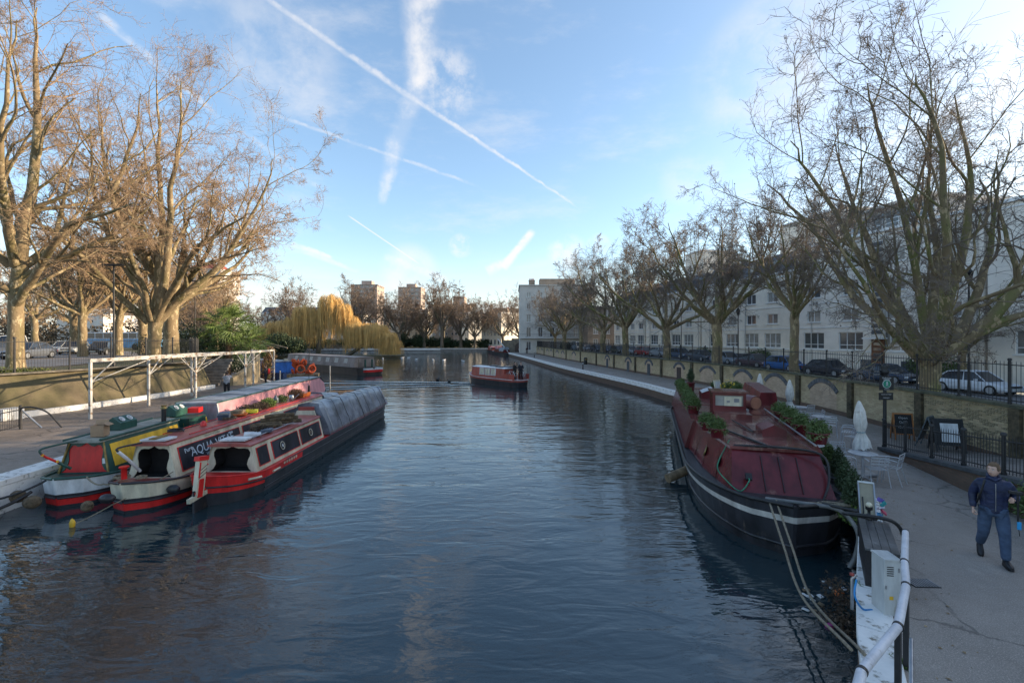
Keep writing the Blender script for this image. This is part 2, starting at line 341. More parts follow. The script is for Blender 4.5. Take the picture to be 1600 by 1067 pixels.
def wall_brick_mat(name, c1, c2, mortar, moss, mossy=.5, white=.62, scale=1.0):
    m = bpy.data.materials.new(name); m.use_nodes = True; N = m.node_tree.nodes; L = m.node_tree.links; b = N['Principled BSDF']; b.inputs['Roughness'].default_value = .92
    uv = N.new('ShaderNodeUVMap'); br = N.new('ShaderNodeTexBrick'); L.new(uv.outputs[0], br.inputs['Vector'])
    br.inputs['Color1'].default_value = (*c1, 1); br.inputs['Color2'].default_value = (*c2, 1); br.inputs['Mortar'].default_value = (*mortar, 1)
    br.inputs['Scale'].default_value = 1; br.inputs['Brick Width'].default_value = .23; br.inputs['Row Height'].default_value = .078; br.inputs['Mortar Size'].default_value = .006
    br.inputs['Bias'].default_value = -.1
    def nz(s, d=6, r=.65, st=(1, 1, 1)):
        mp = N.new('ShaderNodeMapping'); mp.inputs['Scale'].default_value = st; L.new(uv.outputs[0], mp.inputs[0])
        n = N.new('ShaderNodeTexNoise'); n.inputs['Scale'].default_value = s; n.inputs['Detail'].default_value = d; n.inputs['Roughness'].default_value = r; L.new(mp.outputs[0], n.inputs['Vector']); return n.outputs['Fac']
    def rng(x, a, b_):
        n = N.new('ShaderNodeMapRange'); L.new(x, n.inputs[0]); n.inputs[1].default_value = a; n.inputs[2].default_value = b_; return n.outputs[0]
    def mix(f, a, bcol):
        n = N.new('ShaderNodeMixRGB')
        if isinstance(f, float): n.inputs[0].default_value = f
        else: L.new(f, n.inputs[0])
        L.new(a, n.inputs[1]); n.inputs[2].default_value = (*bcol, 1); return n.outputs[0]
    cur = mix(rng(nz(9, 4, .8, (1, 2.4, 1)), white, white+.06), br.outputs[0], (.50, .44, .34))
    cur = mix(rng(nz(.8, 7), .5, 1.0), cur, (.16, .12, .08))
    # damp moss grows down from the coping
    sp = N.new('ShaderNodeSeparateXYZ'); L.new(uv.outputs[0], sp.inputs[0])
    md = N.new('ShaderNodeMath'); md.operation = 'ADD'; L.new(rng(nz(1.4, 8), .25, .8), md.inputs[0]); L.new(rng(sp.outputs['Y'], .6, 2.9), md.inputs[1])
    mo = rng(md.outputs[0], 1.35-mossy, 2.0-mossy); 
    mq = N.new('ShaderNodeMath'); mq.operation = 'MULTIPLY'; L.new(mo, mq.inputs[0]); mq.inputs[1].default_value = .78
    cur = mix(mq.outputs[0], cur, moss)
    L.new(cur, b.inputs['Base Color'])
    bp = N.new('ShaderNodeBump'); bp.inputs['Strength'].default_value = .8; bp.inputs['Distance'].default_value = .012; bp.invert = True
    L.new(br.outputs['Fac'], bp.inputs['Height']); b2 = N.new('ShaderNodeBump'); b2.inputs['Strength'].default_value = .4; b2.inputs['Distance'].default_value = .02; L.new(nz(25, 5), b2.inputs['Height']); L.new(bp.outputs[0], b2.inputs['Normal'])
    L.new(b2.outputs[0], b.inputs['Normal']); return m
m_brick = wall_brick_mat('yellow_stock_brick', (.52, .41, .25), (.37, .27, .16), (.33, .27, .18), (.215, .175, .085))
m_infill = wall_brick_mat('pale_infill_brick', (.52, .38, .26), (.40, .28, .19), (.38, .31, .24), (.26, .21, .11), mossy=-.1, white=.66)
m_rampbrick = wall_brick_mat('old_red_brick', (.16, .095, .065), (.11, .07, .05), (.09, .08, .06), (.06, .065, .025), mossy=.3, white=.8)
m_coping = M('dark_mossy_coping', (.11, .11, .07), .9, .4, 2.5, bump=.5)
m_bluebrick = M('blue_engineering_brick', (.11, .115, .125), .7, .35, 6, bump=.3)

def ribbon(name, pts, z0, z1, mat, parent=None, off=0, thick=0, **props):
    """vertical wall following pts, uv in metres; z1 may be a function of (x, y)"""
    me = bpy.data.meshes.new(name); bm = bmesh.new(); uvl = bm.loops.layers.uv.new('UVMap'); s = 0
    f1 = z1 if callable(z1) else (lambda x, y: z1); prev = None; f0 = z0 if callable(z0) else (lambda x, y: z0)
    nrm = []
    for i, p in enumerate(pts):
        a = pts[max(i-1, 0)]; b = pts[min(i+1, len(pts)-1)]; d = Vector((b[0]-a[0], b[1]-a[1])).normalized(); nrm.append(Vector((-d.y, d.x)))
    for i, p in enumerate(pts):
        q = (p[0]+nrm[i].x*off, p[1]+nrm[i].y*off); r = (q[0]-nrm[i].x*thick, q[1]-nrm[i].y*thick)
        if i: s += math.hypot(pts[i][0]-pts[i-1][0], pts[i][1]-pts[i-1][1])
        cur = [bm.verts.new((*q, f0(*p))), bm.verts.new((*q, f1(*p))), bm.verts.new((*r, f1(*p))), bm.verts.new((*r, f0(*p)))]; cz = (f0(*p), f1(*p))
        if prev:
            for (i0, i1, v0, v1) in ((0, 1, 0, 1), (1, 2, 1, 1), (2, 3, 1, 0)) if thick else ((0, 1, 0, 1),):
                f = bm.faces.new((prev[i0], cur[i0], cur[i1], prev[i1]))
                for lp, uv in zip(f.loops, ((ps, pz[v0]), (s, cz[v0]), (s, cz[v1]+(thick if i0 == 1 else 0)), (ps, pz[v1]+(thick if i0 == 1 else 0)))): lp[uvl].uv = uv
        prev, ps, pz = cur, s, cz
    bm.to_mesh(me); bm.free(); me.materials.append(mat); o = bpy.data.objects.new(name, me); COL.objects.link(o); o.parent = parent
    return setk(o, **props)

QUAY = smooth_pts([(2.2, 2), (4.2, 5.5), (6.6, 8.6), (7.4, 9.6), (9.3, 12.2), (11.1, 17.5), (12.8, 23), (13.5, 27), (12.9, 30.5), (11.9, 34), (11.5, 40), (9.1, 52.7), (6.8, 66), (3.2, 94.8), (.6, 112), (-4, 145), (-5.5, 168)], 2)
WALL = smooth_pts([(15.2, 2), (15.8, 14), (16.1, 15.5), (16.7, 19.6), (17.25, 27), (17.0, 36), (16.1, 42), (14.3, 52), (12.8, 62), (10.9, 76), (8.2, 95), (5.2, 127)], 2)
PZ = .85; CZ = 2.72
def sheet(name, left, right, z, mat, step=2.0, y0=None, y1=None, skirt=None, skirt_mat=None, **props):
    y0 = left[0][1] if y0 is None else y0; y1 = left[-1][1] if y1 is None else y1
    ys = [y0+(y1-y0)*i/int((y1-y0)/step) for i in range(int((y1-y0)/step)+1)]
    zf = z if callable(z) else (lambda y: z); mb = MB()
    vs = []
    for y in ys: vs += [(lerp_pts(left, y), y, zf(y)), (lerp_pts(right, y), y, zf(y))]
    mb.add(vs, [(2*i, 2*i+1, 2*i+3, 2*i+2) for i in range(len(ys)-1)])
    if skirt is not None:
        for i in range(len(ys)-1):
            a, b = vs[2*i], vs[2*i+2]; mb.quad((a[0], a[1], skirt), (b[0], b[1], skirt), b, a, 1)
    return mb.build(name, [mat, skirt_mat or mat], **props)
sheet('towpath', QUAY, WALL, PZ, m_tarmac, y0=2, y1=127, skirt=-.6, skirt_mat=m_kerbstone, kind='structure')
# white painted coping stones along the edge of the towpath
def coping_stones(name, pts, z, w, h, step, mat, lab, g, cat, over=.06, side=1, gap=.02):
    t = thing(name, lab, cat, (0, 0, 0), 0, g); cache = None
    i = 0
    walk = polyline_walk(pts, step)
    for k, ((x, y, a), (x2, y2, a2)) in enumerate(zip(walk, walk[1:])):
        L_ = math.hypot(x2-x, y2-y); ang = math.atan2(y2-y, x2-x)
        if cache is None:
            mb = MB(); mb.box((0, 0, 0), (step-gap, w, h)); o = mb.build('coping_stone', mat, t, bevel=.015); cache = o.data
        else:
            o = link(cache, 'coping_stone', t); bv = o.modifiers.new('bevel', 'BEVEL'); bv.width = .015; bv.segments = 2
        nx, ny = -math.sin(ang)*side, math.cos(ang)*side
        o.location = ((x+x2)/2+nx*(over-w/2), (y+y2)/2+ny*(over-w/2), z+h/2+random.uniform(-.006, .006)); o.rotation_euler.z = ang
        o.scale.x = L_/step
    return t
q_far = [p for p in QUAY if 27 <= p[1] <= 168]
coping_stones('quay_coping', q_far, PZ-.30, .42, .36, 1.25, m_whitestone, 'white painted coping stones along the edge of the towpath beyond the barge', None, 'kerb')
q_near = [p for p in QUAY if p[1] <= 27]
coping_stones('quay_coping', q_near, PZ-.12, .42, .17, 1.25, m_whitestone, 'worn white quay edge beside the burgundy barge and near railing', None, 'kerb')
ribbon('quay_wall', QUAY, -.6, PZ-.125, m_rampbrick, off=.03, kind='structure')

# retaining wall with coping, piers, blind arches
wall = thing('towpath_wall', 'long yellow brick wall with arches between towpath and street', 'wall')
ribbon('brickwork', WALL, PZ-.02, CZ-.09, m_brick, wall)
wk = polyline_walk(WALL, 1.0)
ribbon('coping', WALL, CZ-.09, CZ, m_coping, wall, off=.07, thick=.5)
ribbon('plinth', WALL, PZ-.01, PZ+.22, m_rampbrick, wall, off=.035, thick=.1)
def wall_at(y):
    x = lerp_pts(WALL, y); x2 = lerp_pts(WALL, y+.3); return x, math.atan2(.3, x2-x)
pier = MB(); pier.box((0, 0, 0), (.36, .14, CZ-.1-PZ)); pmesh = None
m_pier = M('stained_brick_pier', (.10, .078, .045), .9, .5, 5, bump=.5)
for y in (10.2, 14.3, 18.4, 22.7, 27.2, 36.5, 41, 46.5, 52.5, 59, 66, 74, 83, 93, 104):
    x, a = wall_at(y)
    if pmesh is None: o = pier.build('pier', m_pier, wall); pmesh = o.data
    else: o = link(pmesh, 'pier', wall)
    o.location = (x-math.sin(a)*.05, y+math.cos(a)*.05, (CZ-.1+PZ)/2); o.rotation_euler.z = a
def arch(y, w, h, door=None):
    x, a = wall_at(y); nx, ny = -math.sin(a), math.cos(a)
    E = bpy.data.objects.new('blind_arch', None); COL.objects.link(E); E.parent = wall; E.location = (x+nx*.0, y+ny*.0, PZ); E.rotation_euler.z = a
    rise = h*.32; spr = h-rise; n = 12; rad = ((w/2)**2+rise**2)/(2*rise); cz = spr+rise-rad; th = math.asin(min(1, (w/2)/rad))
    arc = [(rad*math.sin(-th+2*th*i/n), cz+rad*math.cos(-th+2*th*i/n)) for i in range(n+1)]
    me = bpy.data.meshes.new('arch_infill'); bm = bmesh.new(); uvl = bm.loops.layers.uv.new('UVMap')
    pl = [(-w/2, 0)]+arc+[(w/2, 0)]; f = bm.faces.new([bm.verts.new((p[0], .018, p[1])) for p in pl])
    for lp in f.loops: lp[uvl].uv = (lp.vert.co.x+y*3, lp.vert.co.z)
    bm.to_mesh(me); bm.free(); me.materials.append(m_infill); o = bpy.data.objects.new('arch_infill', me); COL.objects.link(o); o.parent = E
    mb = MB(); t = .24
    for i in range(n):
        (x0, z0), (x1, z1) = arc[i], arc[i+1]; k0 = (rad+t)/rad
        o0 = (x0*k0, cz+(z0-cz)*k0); o1 = (x1*k0, cz+(z1-cz)*k0); g = .12
        a0, a1 = (x0+(x1-x0)*g*.5, z0+(z1-z0)*g*.5), (x1-(x1-x0)*g*.5, z1-(z1-z0)*g*.5)
        b0, b1 = (o0[0]+(o1[0]-o0[0])*g*.5, o0[1]+(o1[1]-o0[1])*g*.5), (o1[0]-(o1[0]-o0[0])*g*.5, o1[1]-(o1[1]-o0[1])*g*.5)
        mb.add([(p[0], .0, p[1]) for p in (a0, a1, b1, b0)]+[(p[0], .06, p[1]) for p in (a0, a1, b1, b0)], [(4, 5, 6, 7), (0, 1, 5, 4), (1, 2, 6, 5), (2, 3, 7, 6), (3, 0, 4, 7)])
    mb.build('arch_ring', m_bluebrick, E)
    if door:
        mb = MB(); mb.box((0, .035, spr*.5+.1), (w*.42, .05, spr+.2)); mb.build('door', M(*door), E)
arch(25.0, 2.3, 1.55); arch(29.6, 2.3, 1.5); arch(33.6, 2.3, 1.5); arch(38.6, 2.2, 1.45)
arch(43.2, 1.7, 1.5, ('brown_door', (.05, .03, .025), .6)); arch(49.2, 1.5, 1.5, ('grey_door', (.05, .06, .07), .6)); arch(54.5, 1.6, 1.5, ('grey_door', (.05, .06, .07), .6)); arch(61.5, 1.6, 1.5, ('grey_door', (.05, .06, .07), .6))
arch(78, 2.2, 1.45); 
for y in (85.5, 90, 95.8, 100, 107, 112.5, 118): arch(y, 2.1, 1.4)
# bricks that stand out one by one in the nearest bays
bm_ = MB(); bm_.box((0, 0, 0), (.215, .02, .065)); bmesh_shared = None
m_b1 = M('buff_brick', (.36, .29, .18), .9, .6, 3, bump=.4, bscale=60, dirt=((.10, .095, .04), 2, .5), coord='Generated'); 
cnt = 0
rngb = random.Random(5)
for row in range(24):
    for k in range(22):
        y = 13.9+k*.24+(row % 2)*.12; z = PZ+.30+row*.0705
        if z > CZ-.16 or rngb.random() < .42 or abs(y-14.3) < .3: continue
        if cnt >= 290: break
        x, a = wall_at(y)
        if bmesh_shared is None: o = bm_.build('brick', m_b1, wall); bmesh_shared = o.data
        else: o = link(bmesh_shared, 'brick', wall)
        o.location = (x-math.sin(a)*rngb.uniform(-.004, .004), y+math.cos(a)*rngb.uniform(-.004, .004), z); o.rotation_euler.z = a; cnt += 1
# street behind the wall
def street_z(y): return 1.25 if y < 30 else min(2.0, 1.25+(y-30)*.0215)
def facx(y): return 36-.2*(y-32)
left_s = [(p[0]+.42, p[1]) for p in WALL]
mb = MB(); ys = list(range(-30, 131, 4))
def grid_sheet(name, fx0, fx1, ys, fz0, fz1, mat, nx=1, **p):
    mb = MB()
    for a, b in zip(ys, ys[1:]):
        mb.quad((fx0(a), a, fz0(a)), (fx1(a), a, fz1(a)), (fx1(b), b, fz1(b)), (fx0(b), b, fz0(b)))
    return mb.build(name, mat, **p)
wx = lambda y: lerp_pts(left_s, y) if y > 2 else 15.6
grid_sheet('street_verge', wx, lambda y: wx(y)+3.2, ys, lambda y: CZ-.35, lambda y: street_z(y)+.12, m_tarmac, kind='structure')
grid_sheet('street', lambda y: wx(y)+3.2, lambda y: facx(y)-4.2, ys, lambda y: street_z(y), lambda y: street_z(y), m_road, kind='structure')
grid_sheet('street_pavement', lambda y: facx(y)-4.2, lambda y: facx(y)+40, ys, lambda y: street_z(y)+.12, lambda y: street_z(y)+.12, m_kerbstone, kind='structure')
# ramp beside the wall, with a low retaining wall
RAMP = [(8.47+.285*y, y) for y in (4, 6, 8, 10, 12, 14, 16.25)]
def rz_(y): return PZ+max(0, (16.25-y))*.115
mb = MB()
for (a, b) in zip(RAMP, RAMP[1:]):
    mb.quad((a[0], a[1], rz_(a[1])+.004), (lerp_pts(WALL, a[1])-.03, a[1], rz_(a[1])+.004), (lerp_pts(WALL, b[1])-.03, b[1], rz_(b[1])+.004), (b[0], b[1], rz_(b[1])+.004))
mb.build('ramp', M('ramp_tarmac', (.22, .19, .17), .9, .3, 2, bump=.2), kind='structure')
ribbon('ramp_wall', [(p[0], p[1]) for p in RAMP], PZ-.01, lambda x, y: rz_(y)+.02, m_rampbrick, thick=.0, category='wall', label='low brick wall holding up the ramp beside the railing')
ribbon('ramp_kerb', [(p[0], p[1]) for p in RAMP], lambda x, y: rz_(y)+.02, lambda x, y: rz_(y)+.12, M('dark_kerb', (.08, .085, .09), .8, .3, 3, bump=.3), off=.05, thick=.34, category='kerb', label='dark stone kerb under the sloping black ramp railing')

# ---------------------------------------------------------------- left bank
LEDGE = smooth_pts([(-13, 0), (-13.8, 8), (-14.15, 12.6), (-14.3, 14.4), (-14.8, 20), (-15.9, 28), (-17.2, 36.0)], 1)
def fan(name, pts, z, mat, skirt=None, sm=None, **p):
    bm = bmesh.new(); vs = [bm.verts.new((x, y, z)) for x, y in pts]; f = bm.faces.new(vs); bmesh.ops.triangulate(bm, faces=[f])
    if skirt is not None:
        lo = [bm.verts.new((x, y, skirt)) for x, y in pts]
        for i in range(len(pts)):
            j = (i+1) % len(pts); q = bm.faces.new((vs[i], vs[j], lo[j], lo[i])); q.material_index = 1
    me = bpy.data.meshes.new(name); bm.normal_update(); bm.to_mesh(me); bm.free(); me.materials.append(mat); me.materials.append(sm or mat)
    o = bpy.data.objects.new(name, me); COL.objects.link(o); return setk(o, **p)
fan('wharf', LEDGE+[(-21.4, 41), (-32, 52.7), (-60, 60), (-60, 0)], PZ, m_paving, -.6, m_rampbrick, kind='structure')
coping_stones('wharf_coping', [p for p in LEDGE if p[1] > 8], PZ-.10, .75, .16, 1.4, m_whitestone, 'thick white painted edge of the wharf behind the moored narrowboats', None, 'kerb', side=-1)
coping_stones('wharf_coping', [(-17.2, 36.0), (-21.4, 41), (-32, 52.7)], PZ-.10, .4, .15, 1.4, m_whitestone, 'pale kerb at the far end of the wharf near the blue boat', None, 'kerb', side=-1)
fan('wharf_skirt', [(-13.0, 0), (-13.75, 8), (-14.1, 12.6), (-14.3, 14.6), (-14.6, 14.6), (-14.6, 0)], PZ-.105, m_whitestone, -.6, m_whitestone, kind='structure')
m_mosswall = M('mossy_render', (.135, .105, .065), .95, .5, .8, bump=.35, bscale=12, col2=(.082, .074, .034), dirt=((.10, .074, .05), 2.5, .60))
LW = [(-26.5, 6), (-25.0, 21), (-24.0, 26), (-23.7, 31), (-23.8, 36.2)]
LT = [(-27.2, 6), (-25.9, 21), (-25.0, 26), (-24.7, 31), (-24.8, 36.2)]
LZ = 3.0
mb = MB()
for i in range(len(LW)-1):
    a, b, c, d = LW[i], LW[i+1], LT[i+1], LT[i]; mb.quad((*a, PZ), (*b, PZ), (*c, LZ), (*d, LZ))
mb.quad((*LW[-1], PZ), (-26.5, 38.5, PZ), (-27, 38.5, LZ), (*LT[-1], LZ))
lw = mb.build('bank_wall', m_mosswall, category='wall', label='mossy sloping bank wall under the left iron fence')
mb = MB()
for i, (a, b) in enumerate(zip(LW[1:], LW[2:])):
    h0 = .30 if i else .38
    mb.prism([(a[0]+.22, a[1]), (b[0]+.22, b[1]), (b[0]-.05, b[1]), (a[0]-.05, a[1])], PZ, PZ+.30, 0)
mb.build('white_kerb', m_whitestone, category='kerb', label='white painted foot of the mossy bank wall', bevel=.03)
mb = MB(); mb.prism([(-26.6, 6), (-24.75, 20.4), (-24.2, 22.6), (-24.9, 22.8), (-27, 6)], PZ, PZ+.55)
mb.build('wall_block', m_whitestone, category='kerb', label='taller white painted block at the near end of the bank wall', bevel=.03)
LC = [(a[0], a[1]) for a in LT]
ribbon('bank_coping', LC, LZ-.02, LZ+.07, M('grey_coping', (.16, .14, .11), .9, .4, 2), off=.12, thick=.4, category='wall', label='grey coping on top of the mossy bank wall')
fan('park_ground', [(-27.2, 0), (-27.3, 6), (-25.9, 21), (-25.0, 26), (-24.7, 31), (-24.8, 36.2), (-27, 38.5), (-31, 48), (-42, 62), (-75, 95), (-130, 120), (-400, 160), (-400, 0)], LZ, m_grass, .2, m_mosswall, kind='structure')
fan('park_road', [(-29.5, 2), (-29.5, 30), (-33, 42), (-52, 62), (-120, 100), (-380, 130), (-380, 2)], LZ+.03, m_road, kind='structure')
# far shore, island, distance
fan('far_shore', [(-5.3, 167.5), (5, 128), (60, 128), (1500, 128), (2500, 4500), (-2500, 4500), (-1500, 170), (-130, 168), (-60, 168.2)], PZ, m_grass, -.6, m_kerbstone, kind='structure')
coping_stones('far_coping', [(-90, 168.2), (-60, 168.2), (-5.5, 167.6)], PZ-.45, .6, .62, 3.0, m_whitestone, 'thin white kerb line along the far shore of the pool', None, 'kerb', side=-1)
fan('shore_left', [(-32.2, 53), (-43, 66), (-80, 98), (-140, 125), (-150, 168), (-400, 168), (-400, 60), (-60, 55)], PZ-.1, m_grass, -.6, m_mosswall, kind='structure')
isl = [(-45+17*math.cos(t)*(1+.12*math.sin(3*t)), 113+8.5*math.sin(t)*(1+.15*math.cos(2*t))) for t in [2*PI*i/28 for i in range(28)]]
fan('island', isl, .45, m_grass, -.5, m_mosswall, kind='structure')
# steps up from the wharf and the curved end wall
st = thing('stone_steps', 'dark stone steps climbing past the end of the bank wall', 'steps', (-25.4, 37.4, PZ), R(8))
for i in range(9): MB().box((0, .3+i*.3, .12+i*.24), (2.2, .3, .24*(1))).build('step', m_kerbstone, st)
m_sandwall = M('sand_coloured_render', (.42, .33, .20), .9, .3, 1.5, bump=.3)
mb = MB(); pts = [(-23.4, 38.2), (-22.8, 39.6), (-22.9, 41.4), (-23.8, 43)]
for a, b, z0, z1 in zip(pts, pts[1:], (1.5, 2.3, 2.9), (2.3, 2.9, 3.3)):
    mb.add([(*a, PZ), (*b, PZ), (*b, z1), (*a, z0), (a[0]-.4, a[1], PZ), (b[0]-.4, b[1], PZ), (b[0]-.4, b[1], z1), (a[0]-.4, a[1], z0)], [(0, 1, 2, 3), (3, 2, 6, 7), (7, 6, 5, 4), (0, 3, 7, 4), (1, 5, 6, 2)])
mb.build('curved_wall', m_sandwall, category='wall', label='curved sandy wall catching the sun beside the steps')
# ------------------------------------------------------------------ buildings
m_cream = M('cream_stucco', (.88, .79, .66), .85, .12, .6, bump=.08)
m_white = M('white_stucco', (.88, .80, .70), .85, .10, .5, bump=.08)
m_palegrey = M('pale_grey_render', (.62, .58, .52), .85, .12, .5)
m_redbrick = M('red_brown_brickwork', (.46, .36, .30), .9, .25, .5, bump=.2)  # lightened so the colour carries the pale haze over the far blocks
m_brownbrick = M('brown_brickwork', (.34, .265, .20), .9, .25, .5, bump=.2)
m_slate = M('grey_slate', (.14, .148, .165), .6, .3, 1.5, bump=.3)
m_frame = M('white_window_frame', (.82, .81, .79), .5, .06)
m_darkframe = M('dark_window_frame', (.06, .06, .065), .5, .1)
m_red_tile = M('red_roof_sheet', (.35, .08, .05), .8, .2)
def glass_mat(name, dark, light, amount):
    m = bpy.data.materials.new(name); m.use_nodes = True; N = m.node_tree.nodes; L = m.node_tree.links; b = N['Principled BSDF']
    b.inputs['Roughness'].default_value = .08; b.inputs['Specular IOR Level'].default_value = .8
    oi = N.new('ShaderNodeObjectInfo'); r = N.new('ShaderNodeMapRange'); r.interpolation_type = 'LINEAR'; L.new(oi.outputs['Random'], r.inputs[0]); r.inputs[1].default_value = 1-amount-.1; r.inputs[2].default_value = 1-amount+.1
    tc = N.new('ShaderNodeTexCoord'); n = N.new('ShaderNodeTexNoise'); n.inputs['Scale'].default_value = 1.6; L.new(tc.outputs['Object'], n.inputs['Vector'])
    ad = N.new('ShaderNodeMath'); ad.operation = 'MULTIPLY'; L.new(r.outputs[0], ad.inputs[0]); L.new(n.outputs['Fac'], ad.inputs[1])
    mx = N.new('ShaderNodeMixRGB'); L.new(ad.outputs[0], mx.inputs[0]); mx.inputs[1].default_value = (*dark, 1); mx.inputs[2].default_value = (*light, 1)
    L.new(mx.outputs[0], b.inputs['Base Color']); return m
m_glass = glass_mat('window_glass', (.075, .085, .095), (.55, .52, .46), .6)
_wcache = {}
def window_at(parent, w, h, panes, loc, rz, frame=m_frame, sill=True, low=False):
    k = (w, h, panes, frame.name, low)
    if k not in _wcache:
        f = MB(); t = .07
        f.box((0, -.02, h/2-t/2), (w, .08, t)); f.box((0, -.02, -h/2+t/2), (w, .08, t))
        f.box((-w/2+t/2, -.02, 0), (t, .08, h-2*t)); f.box((w/2-t/2, -.02, 0), (t, .08, h-2*t))
        for i in range(1, panes): f.box((-w/2+w*i/panes, -.022, 0), (.06, .06, h-2*t))
        if low: f.box((0, -.024, -h/2+h*.28), (w-2*t, .05, .06))
        p = MB(); p.quad((-w/2, -.05, -h/2), (w/2, -.05, -h/2), (w/2, -.05, h/2), (-w/2, -.05, h/2))
        s = MB(); s.box((0, .10, -h/2-.05), (w+.2, .26, .08))
        _wcache[k] = (f.build('window', frame), p.build('pane', m_glass), s.build('sill', m_frame))
        fo, po, so = _wcache[k]; fo.parent = parent; fo.location = loc; fo.rotation_euler.z = rz
        po.parent = fo; so.parent = fo; _wcache[k] = (fo.data, po.data, so.data)
        if not sill: bpy.data.objects.remove(so)
        return fo
    fm, pm, sm = _wcache[k]; o = link(fm, 'window', parent, loc, rz); link(pm, 'pane', o)
    if sill: link(sm, 'sill', o)
    return o
def face_openings(mb, O, U, Nn, W, H, ops, depth=.14, mi=0):
    O, U, Nn = Vector(O), Vector(U), Vector(Nn); Z = Vector((0, 0, 1))
    xs = sorted({0, W, *[o[0] for o in ops], *[o[1] for o in ops]}); zs = sorted({0, H, *[o[2] for o in ops], *[o[3] for o in ops]})
    for x0, x1 in zip(xs, xs[1:]):
        run = None
        for z0, z1 in zip(zs, zs[1:]):
            cx, cz = (x0+x1)/2, (z0+z1)/2
            if any(o[0] < cx < o[1] and o[2] < cz < o[3] for o in ops): continue
            mb.quad(O+U*x0+Z*z0, O+U*x1+Z*z0, O+U*x1+Z*z1, O+U*x0+Z*z1, mi)
    for (a, b, c, d) in ops:
        P = [O+U*a+Z*c, O+U*b+Z*c, O+U*b+Z*d, O+U*a+Z*d]; Q = [p-Nn*depth for p in P]
        for i in range(4): j = (i+1) % 4; mb.quad(P[i], P[j], Q[j], Q[i], mi)
def building(name, label, loc, rz, W, D, H, rows, bay, wall, faces=('front',), frame=m_frame, roof='flat', roofm=None, x_off=.0, sill=True, extra=None, group=None, skip=None, cornice=True, low=False):
    """local x along the front, y outwards. rows: (z centre, height, width, panes)"""
    t = thing(name, label, 'building', loc, rz, group); mb = MB()
    allf = {'front': ((0, 0, 0), (1, 0, 0), (0, 1, 0), W, 0), 'left': ((0, -D, 0), (0, 1, 0), (-1, 0, 0), D, PI/2), 'right': ((W, 0, 0), (0, -1, 0), (1, 0, 0), D, -PI/2), 'back': ((W, -D, 0), (-1, 0, 0), (0, -1, 0), W, PI)}
    for fn, (O, U, Nn, L_, ra) in allf.items():
        ops = []
        if fn in faces:
            nb = max(1, int((L_-x_off*2)/bay)); m0 = (L_-nb*bay)/2
            for i in range(nb):
                for ri, (zc, hh, ww, pn) in enumerate(rows):
                    if skip and skip(fn, i, ri): continue
                    xc = m0+bay*(i+.5); ops.append((xc-ww/2, xc+ww/2, zc-hh/2, zc+hh/2))
                    p = Vector(O)+Vector(U)*xc+Vector((0, 0, zc))-Vector(Nn)*.10
                    window_at(t, ww, hh, pn, p, ra, frame, sill, low and ri == 0)
        face_openings(mb, O, U, Nn, L_, H, ops)
    mb.quad((0, 0, H), (W, 0, H), (W, -D, H), (0, -D, H))
    mb.build('walls', wall, t)
    if cornice: MB().box((W/2, -D/2, H+.12), (W+.5, D+.5, .24)).box((W/2, -D/2, H-.35), (W+.16, D+.16, .12)).build('cornice', m_frame if wall in (m_cream, m_white) else wall, t)
    if roof == 'mansard':
        r = MB(); h = 2.4; i = 1.3; z0 = H+.24
        vs = [(0, 0, z0), (W, 0, z0), (W, -D, z0), (0, -D, z0), (i, -i, z0+h), (W-i, -i, z0+h), (W-i, -D+i, z0+h), (i, -D+i, z0+h)]
        r.add(vs, [(0, 1, 5, 4), (1, 2, 6, 5), (2, 3, 7, 6), (3, 0, 4, 7), (4, 5, 6, 7)]); r.build('mansard_roof', roofm or m_slate, t)
        nb = max(1, int(W/bay)); m0 = (W-nb*bay)/2
        for k in range(nb):
            xc = m0+bay*(k+.5); d = MB(); d.box((0, 0, 0), (1.3, 1.1, 1.5)); o = d.build('dormer', m_slate, t, loc=(xc, -.85, z0+.95)); p = MB(); p.box((0, .56, -.02), (1.0, .04, 1.15)); p.build('dormer_window', m_glass, o)
    if extra: extra(t, W, D, H)
    return t
def chimneys(xs, hh=1.8, mat=None):
    def f(t, W, D, H):
        for x in xs:
            c = MB(); c.box((x, -D*.4, H+hh/2+.2), (1.6, .8, hh)); c.box((x, -D*.4, H+hh+.26), (1.75, .95, .14)); o = c.build('chimney', mat or m_brownbrick, t)
            q = MB()
            for k in range(4): q.lathe([(.11, 0), (.14, .06), (.10, .45)], 8, (x-.5+k*.34, -D*.4, H+hh+.33))
            q.build('chimney_pot', m_red_tile, o)
    return f
ang = math.atan2(.98, -.196)
def fac(y): return (facx(y), y, 1.2)
rowsA = [(3.35, 1.75, 2.6, 3), (5.95, 1.2, 1.7, 2), (8.55, 1.25, 1.7, 2), (11.1, 1.2, 1.7, 2)]
def penthouse(t, W, D, H):
    b = MB(); b.box((W*.55, -6.5, H+1.5), (W*.5, 8, 2.6)); b.box((W*.55, -6.3, H+2.9), (W*.54, 8.9, .22)); b.build('penthouse', m_palegrey, t)
    g = MB()
    for k in range(6): g.box((W*.33+k*W*.085, -2.48, H+1.5), (W*.07, .06, 1.7))
    g.build('penthouse_glazing', m_glass, t)
    r = MB()
    for z in (.5, .9): r.box((W/2, -.25, H+.2+z), (W-.4, .04, .04))
    for k in range(int(W/1.5)): r.box((.4+k*1.5, -.25, H+.65), (.04, .05, .9))
    r.build('roof_railing', m_frame, t)
